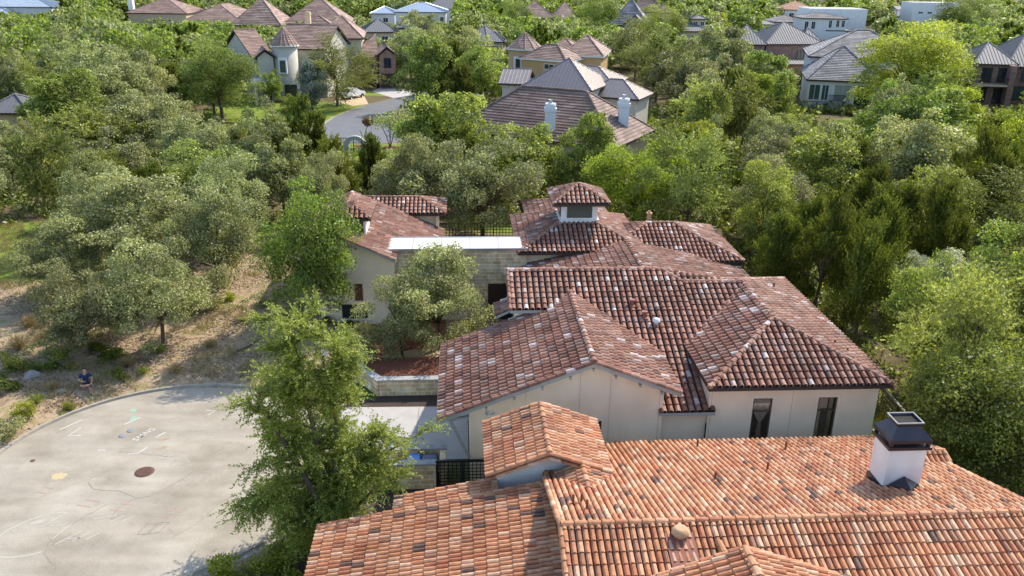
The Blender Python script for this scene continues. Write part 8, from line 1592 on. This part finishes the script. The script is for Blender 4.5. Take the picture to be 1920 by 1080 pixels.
# ---- shrubs
def shrub_mesh(seed, n=1600, ll=.12, lw=.075, mat='bright', spiky=False):
    rs = np.random.RandomState(seed); D = unit(rs.normal(size=(n, 3))); D[:, 2] = np.abs(D[:, 2])
    if spiky:
        t_ = rs.rand(n) ** .7; D[:, 2] += .35; D = unit(D); P = D * t_[:, None] * np.array([.8, .8, 1]); A = unit(D + rs.normal(size=(n, 3)) * .12); ll, lw = .42, .03
    else:
        k = rs.randint(0, 9, n); cc = np.random.RandomState(seed + 1).normal(size=(9, 3)) * .4; cc[:, 2] = np.abs(cc[:, 2]); P = cc[k] + D * (.45 * rs.rand(n) ** .4)[:, None]; A = unit(rs.normal(size=(n, 3)))
    B = unit(np.cross(A, rs.normal(size=(n, 3)))); V, F = leaves(P, A, B, ll * rs.uniform(.7, 1.3, n), lw * rs.uniform(.7, 1.3, n)); V[:, 2] = np.maximum(V[:, 2], .0)
    return npmesh('shrub_mesh', V, F, [M[mat]])
SH = {m: shrub_mesh(i + 3, mat=m) for i, m in enumerate(('bright', 'round', 'juniper', 'yellow', 'oak'))}
SH['straw'] = shrub_mesh(40, 700, mat='straw', spiky=True); SH['blade'] = shrub_mesh(41, 700, mat='feather', spiky=True)
def shrub(label, x, y, r, mat, z=None, nm='shrub', cat='shrub'):
    t = bpy.data.objects.new(nm, SH[mat]); COL.objects.link(t); t.location = (x, y, bank_h(x, y) - .03); t.scale = (r, r, r * .85); t.rotation_euler = (0, 0, x * 3.3 + y); tag(t, label, cat)
for a in SHRUBS: shrub(*a)

# ---- stuff: dry leaf litter and grass of the lot, undergrowth, the far wood
def stuff(name, V, F, mats, mi=None):
    o = bpy.data.objects.new(name, npmesh(name, V, F, mats, mi)); COL.objects.link(o); return tag(o, kind='stuff')
rs = np.random.RandomState(31); pts = []
while len(pts) < 34000:
    x, y = rs.uniform(-33, -8.2), rs.uniform(29, 58)
    if math.hypot(x - SC[0], y - SC[1]) < SR + .25 or (x > -11 and y < 37): continue
    if 28 < y < 31 and x > -22.5: continue
    lx, ly = x * math.cos(TH) + y * math.sin(TH), -x * math.sin(TH) + y * math.cos(TH)
    if lx > -9.4 and ly > 39: continue
    if math.sin(x * 1.3 + 2 * math.sin(y * .7)) + math.sin(y * 1.1 + x * .6) + rs.normal() * .7 < -.2: continue
    pts.append((x, y, bank_h(x, y) + .015 + .02 * rs.rand()))
P = np.array(pts); n = len(P); nr = unit(rs.normal(size=(n, 3)) * .45 + np.array([0, 0, 1])); A = unit(np.cross(nr, rs.normal(size=(n, 3)))); B = np.cross(nr, A)
V, F = leaves(P, A, B, rs.uniform(.06, .17, n), rs.uniform(.04, .09, n)); stuff('leaf_litter', V, F, [M['litter']])
rs = np.random.RandomState(32); Ps = []; As = []
for k in range(4200):
    x, y = rs.uniform(-45, -9), rs.uniform(29, 66)
    if math.hypot(x - SC[0], y - SC[1]) < SR + .3 or (x > -9.5 and y > 38.5) or (x > -11.5 and y < 38.5): continue
    if math.sin(x * .8 + y * .5) + math.sin(y * .9 - x * .3) < .15 and not (math.hypot((x + 35) / 11, (y - 57) / 9) < 1): continue
    m = 26; d = unit(rs.normal(size=(m, 3)) * .45 + np.array([0, 0, 1])); tt = rs.rand(m)
    Ps.append(np.array([x, y, bank_h(x, y)]) + np.c_[rs.normal(size=(m, 2)) * .16, np.zeros(m)] + d * (tt * .28)[:, None]); As.append(d)
P = np.concatenate(Ps); A = np.concatenate(As); n = len(P); B = unit(np.cross(A, rs.normal(size=(n, 3)))); V, F = leaves(P, A, B, rs.uniform(.2, .42, n), rs.uniform(.02, .035, n))
stuff('dry_grass', V, F, [M['straw'], M['feather']], (rs.rand(n) < .3).astype(np.int32))
# low growth under the trees
rs = np.random.RandomState(33); Ps = []; Ss = []
for k in range(5200):
    y = rs.uniform(27, 128); x = rs.uniform(-.64, .64) * (y + 10)
    lx, ly = x * math.cos(TH) + y * math.sin(TH), -x * math.sin(TH) + y * math.cos(TH)
    if -10.5 < lx < 19.2 and ly < 62: continue
    if x < -6 and y < 56: continue
    if any(abs((x - a) / b) < 1 and abs((y - c) / d) < 1 for a, b, c, d in KEEP): continue
    s = .45 + .012 * (y - 27); m = 26
    D = unit(rs.normal(size=(m, 3))); D[:, 2] = np.abs(D[:, 2]); Ps.append(np.array([x, y, 0]) + D * (rs.rand(m) ** .5 * s * 1.3)[:, None] * np.array([1, 1, .8])); Ss.append(np.full(m, s))
P = np.concatenate(Ps); S_ = np.concatenate(Ss); n = len(P); A = unit(rs.normal(size=(n, 3))); B = unit(np.cross(A, rs.normal(size=(n, 3)))); V, F = leaves(P, A, B, S_ * rs.uniform(.35, .6, n), S_ * rs.uniform(.2, .35, n))
stuff('undergrowth', V, F, [M['juniper'], M['oak']], (rs.rand(n) < .4).astype(np.int32))
# the wood beyond: one mass of crowns
rs = np.random.RandomState(34); far_t = []
for kind in ('oak', 'round', 'juniper', 'feather', 'oak', 'round'):
    R, H = BASE[kind]; m = crown_mesh('tmp', kind, 900 + len(far_t), R, H, 1900, .50, .34, M[kind])[0]
    co = np.empty(len(m.vertices) * 3, dtype=np.float32); m.vertices.foreach_get('co', co); far_t.append((kind, R, H, co.reshape(-1, 3))); bpy.data.meshes.remove(m)
Vs = []; mi = []; order = ['oak', 'round', 'juniper', 'feather', 'yellow']
for (x, y, h, r) in WOOD:
    kind, R, H, co = far_t[rs.randint(len(far_t))]
    f = 1.0 if y < 190 else .62 if y < 270 else .42
    k = int(len(co) / 4 * f); sel = co.reshape(-1, 4, 3)[rs.permutation(len(co) // 4)[:k]]
    if f < 1: c = sel.mean(axis=1, keepdims=True); sel = c + (sel - c) * (1 / f) ** .5
    a = rs.uniform(0, 6.28); sx = r / R; q = sel * np.array([sx, sx, h / H]); q = np.stack([q[..., 0] * math.cos(a) - q[..., 1] * math.sin(a) + x, q[..., 0] * math.sin(a) + q[..., 1] * math.cos(a) + y, q[..., 2]], axis=-1)
    Vs.append(q.reshape(-1, 3)); mi.append(np.full(k, order.index(kind) if rs.rand() > .02 else 4, dtype=np.int32))
V = np.concatenate(Vs); F = np.arange(len(V)).reshape(-1, 4)
stuff('distant_wood', V, F, [M[k] for k in order], np.concatenate(mi))

# ------------------------------------------------------------------ the seated person
def skin(name, joints, edges, mat, parent, sub=2, root=0):
    """one continuous surface grown round connected joints: (x,y,z,radius)"""
    me = bpy.data.meshes.new(name); me.from_pydata([j[:3] for j in joints], edges, []); me.update()
    o = bpy.data.objects.new(name, me); COL.objects.link(o)
    md = o.modifiers.new('skin', 'SKIN'); md.use_smooth_shade = True
    for i, j in enumerate(joints):
        r = j[3]; d = o.data.skin_vertices[0].data[i]; d.radius = (r, r) if not isinstance(r, tuple) else r; d.use_root = (i == root)
    s = o.modifiers.new('sub', 'SUBSURF'); s.levels = s.render_levels = sub
    o.data.materials.append(mat); o.parent = parent
    return o
M['skin'] = plain('tanned_skin', (.42, .24, .16), (.38, .21, .14), 6, rough=.55)
M['navy_cloth'] = plain('navy_cotton', (.015, .03, .10), (.012, .022, .075), 20, rough=.9)
M['dark_cloth'] = plain('charcoal_cotton', (.025, .026, .03), (.02, .02, .022), 20, rough=.9)
M['hair'] = plain('dark_brown_hair', (.03, .02, .014), (.02, .014, .01), 30, rough=.7)
px_, py_ = -21.0, 36.35
pr = thing('person', 'person in navy t-shirt and dark shorts sitting cross-legged on the bank with a phone', 'person', (px_, py_, .12), math.radians(28))
J = [(0, 0, .43, .12), (0, .02, .60, .125), (0, .03, .78, .135), (0, .02, .92, .09), (0, -.01, 1.0, .055), (0, -.03, 1.08, .085), (0, -.04, 1.17, .095), (0, -.03, 1.25, .06), (0, -.13, 1.10, .022),
     (.10, -.04, .42, .085), (.14, -.44, .46, .062), (.13, -.50, .24, .055), (.12, -.50, .06, .04), (.12, -.66, .035, .035),
     (-.10, -.04, .42, .085), (-.26, -.40, .52, .062), (-.06, -.50, .55, .052), (.14, -.54, .55, .038), (.2, -.62, .48, .033),
     (.19, .02, .90, .06), (.28, -.06, .66, .045), (.24, -.32, .60, .034), (.2, -.42, .58, .03),
     (-.19, .02, .90, .06), (-.29, -.08, .68, .045), (-.12, -.28, .66, .034), (-.04, -.34, .68, .03)]
E_ = [(0, 1), (1, 2), (2, 3), (3, 4), (4, 5), (5, 6), (6, 7), (5, 8), (0, 9), (9, 10), (10, 11), (11, 12), (12, 13), (0, 14), (14, 15), (15, 16), (16, 17), (17, 18), (3, 19), (19, 20), (20, 21), (21, 22), (3, 23), (23, 24), (24, 25), (25, 26)]
for hnd, s, dr in ((22, 1, (-.02, -.09, -.04)), (26, -1, (.05, -.08, .02))):
    hx, hy, hz, _ = J[hnd]
    for k in range(5):
        off = (k - 2) * .017; n0 = len(J); ln = (.8, 1, 1.05, .95, .7)[k] if k < 4 else .7
        if k == 0: J += [(hx - s * .035, hy - .01, hz + .02, .009), (hx - s * .05, hy - .045, hz + .025, .008)]
        else: J += [(hx + off, hy + dr[1] * .55 * ln, hz + dr[2] * .4, .009), (hx + off * 1.1 + dr[0] * .6, hy + dr[1] * ln, hz + dr[2] * 1.2, .0075)]
        E_ += [(hnd, n0), (n0, n0 + 1)]
skin('body', J, E_, M['skin'], pr)
sh_ = [(0, .0, .44, .135), (0, .02, .60, .145), (0, .03, .78, .155), (0, .02, .91, .115), (0, 0, .965, .065), (.19, .02, .895, .085), (.255, -.03, .74, .07), (-.19, .02, .895, .085), (-.26, -.035, .75, .07)]
skin('t_shirt', sh_, [(0, 1), (1, 2), (2, 3), (3, 4), (3, 5), (5, 6), (3, 7), (7, 8)], M['navy_cloth'], pr)
skin('shorts', [(0, 0, .42, .14), (.10, -.04, .42, .11), (.135, -.36, .455, .088), (-.10, -.04, .42, .11), (-.23, -.33, .50, .088)], [(0, 1), (1, 2), (0, 3), (3, 4)], M['dark_cloth'], pr)
skin('hair', [(0, .02, 1.13, .088), (0, .0, 1.2, .098), (0, -.03, 1.255, .075), (0, -.08, 1.25, .05)], [(0, 1), (1, 2), (2, 3)], M['hair'], pr)
for nm, p, q in (('shoe', (.12, -.47, .04, .05), (.12, -.68, .035, .045)), ('shoe', (.15, -.53, .55, .05), (.22, -.65, .46, .043))): skin(nm, [p, q], [(0, 1)], M['dark_cloth'], pr)
for nm, p, q in (('sock', (.125, -.5, .17, .05), (.12, -.5, .08, .047)), ('sock', (.04, -.515, .55, .05), (.12, -.535, .552, .045))): skin(nm, [p, q], [(0, 1)], M['white_paint'], pr)
mb = MB(); mb.box(-.035, .035, -.004, .004, -.07, .07)
for sx in (-.03, .03): mb.box(sx - .012, sx + .012, -.006, -.004, .09, .1)
ey = MB()
for sx in (-.034, .034): ey.tube([(sx, -.125, 1.17), (sx, -.133, 1.17)], [.012, .012], 8)
ey.box(-.025, .025, -.128, -.12, 1.075, 1.085); ey.build('face_features', M['hair'], pr)
ph = thing('phone', 'small dark phone held in the seated person\'s hand', 'phone', tuple(np.array((px_, py_, .12)) + np.array((math.cos(math.radians(28)) * -.02 + math.sin(math.radians(28)) * .40, math.sin(math.radians(28)) * -.02 - math.cos(math.radians(28)) * .40, .72))), math.radians(28))
mb = MB(); mb.box(-.038, .038, -.075, .075, -.005, .005); mb.box(-.034, .034, -.07, .07, .0052, .0056); ph.rotation_euler = (math.radians(35), 0, math.radians(28)); mb.build('phone_body', M['glass_dark'], ph)
# stones of the bank
def rock(label, x, y, s, seed, grp=None):
    rs = np.random.RandomState(seed); bm = bmesh.new(); bmesh.ops.create_icosphere(bm, subdivisions=3, radius=1)
    ph3 = rs.uniform(0, 6.28, 9)
    for v in bm.verts:
        p = v.co; k = 1 + .16 * math.sin(p.x * 3 + ph3[0]) + .14 * math.sin(p.y * 4 + ph3[1]) + .1 * math.sin(p.z * 5 + p.x * 4 + ph3[2]); v.co = (p.x * k * s, p.y * k * s * .8, max(p.z * k * s * .55, -.1))
    me = bpy.data.meshes.new('rock_mesh'); bm.to_mesh(me); bm.free(); me.materials.append(M['rock']); o = bpy.data.objects.new('rock', me); COL.objects.link(o); o.location = (x, y, bank_h(x, y)); tag(o, label, 'rock', grp)
M['rock'] = plain('weathered_limestone', (.36, .34, .31), (.24, .22, .19), 4, rough=.95, bump=.8, bscale=14, detail=8)
rock('pale boulder under the person sitting on the bank', px_ + .05, py_ + .1, .34, 1)
rock('grey rock in the weeds left of the seated person', -24.2, 37.3, .42, 2)
rock('brown rock at the seated person\'s left, near the curb', -21.9, 35.75, .22, 3)
# fallen branch on the lot
t = thing('fallen_branch', 'bare fallen branch lying on the dry lot leaves', 'branch', (-14.9, 40.5, bank_h(-14.9, 40.5) + .04)); mb = MB(); mb.tube([(0, 0, 0), (.5, .5, .05), (.7, 1.2, .03), (1.1, 1.7, .08)], [.04, .035, .025, .01], 6); mb.tube([(.5, .5, .05), (1.0, .5, .15)], [.025, .008], 5); mb.build('branch_wood', M['bark'], t)
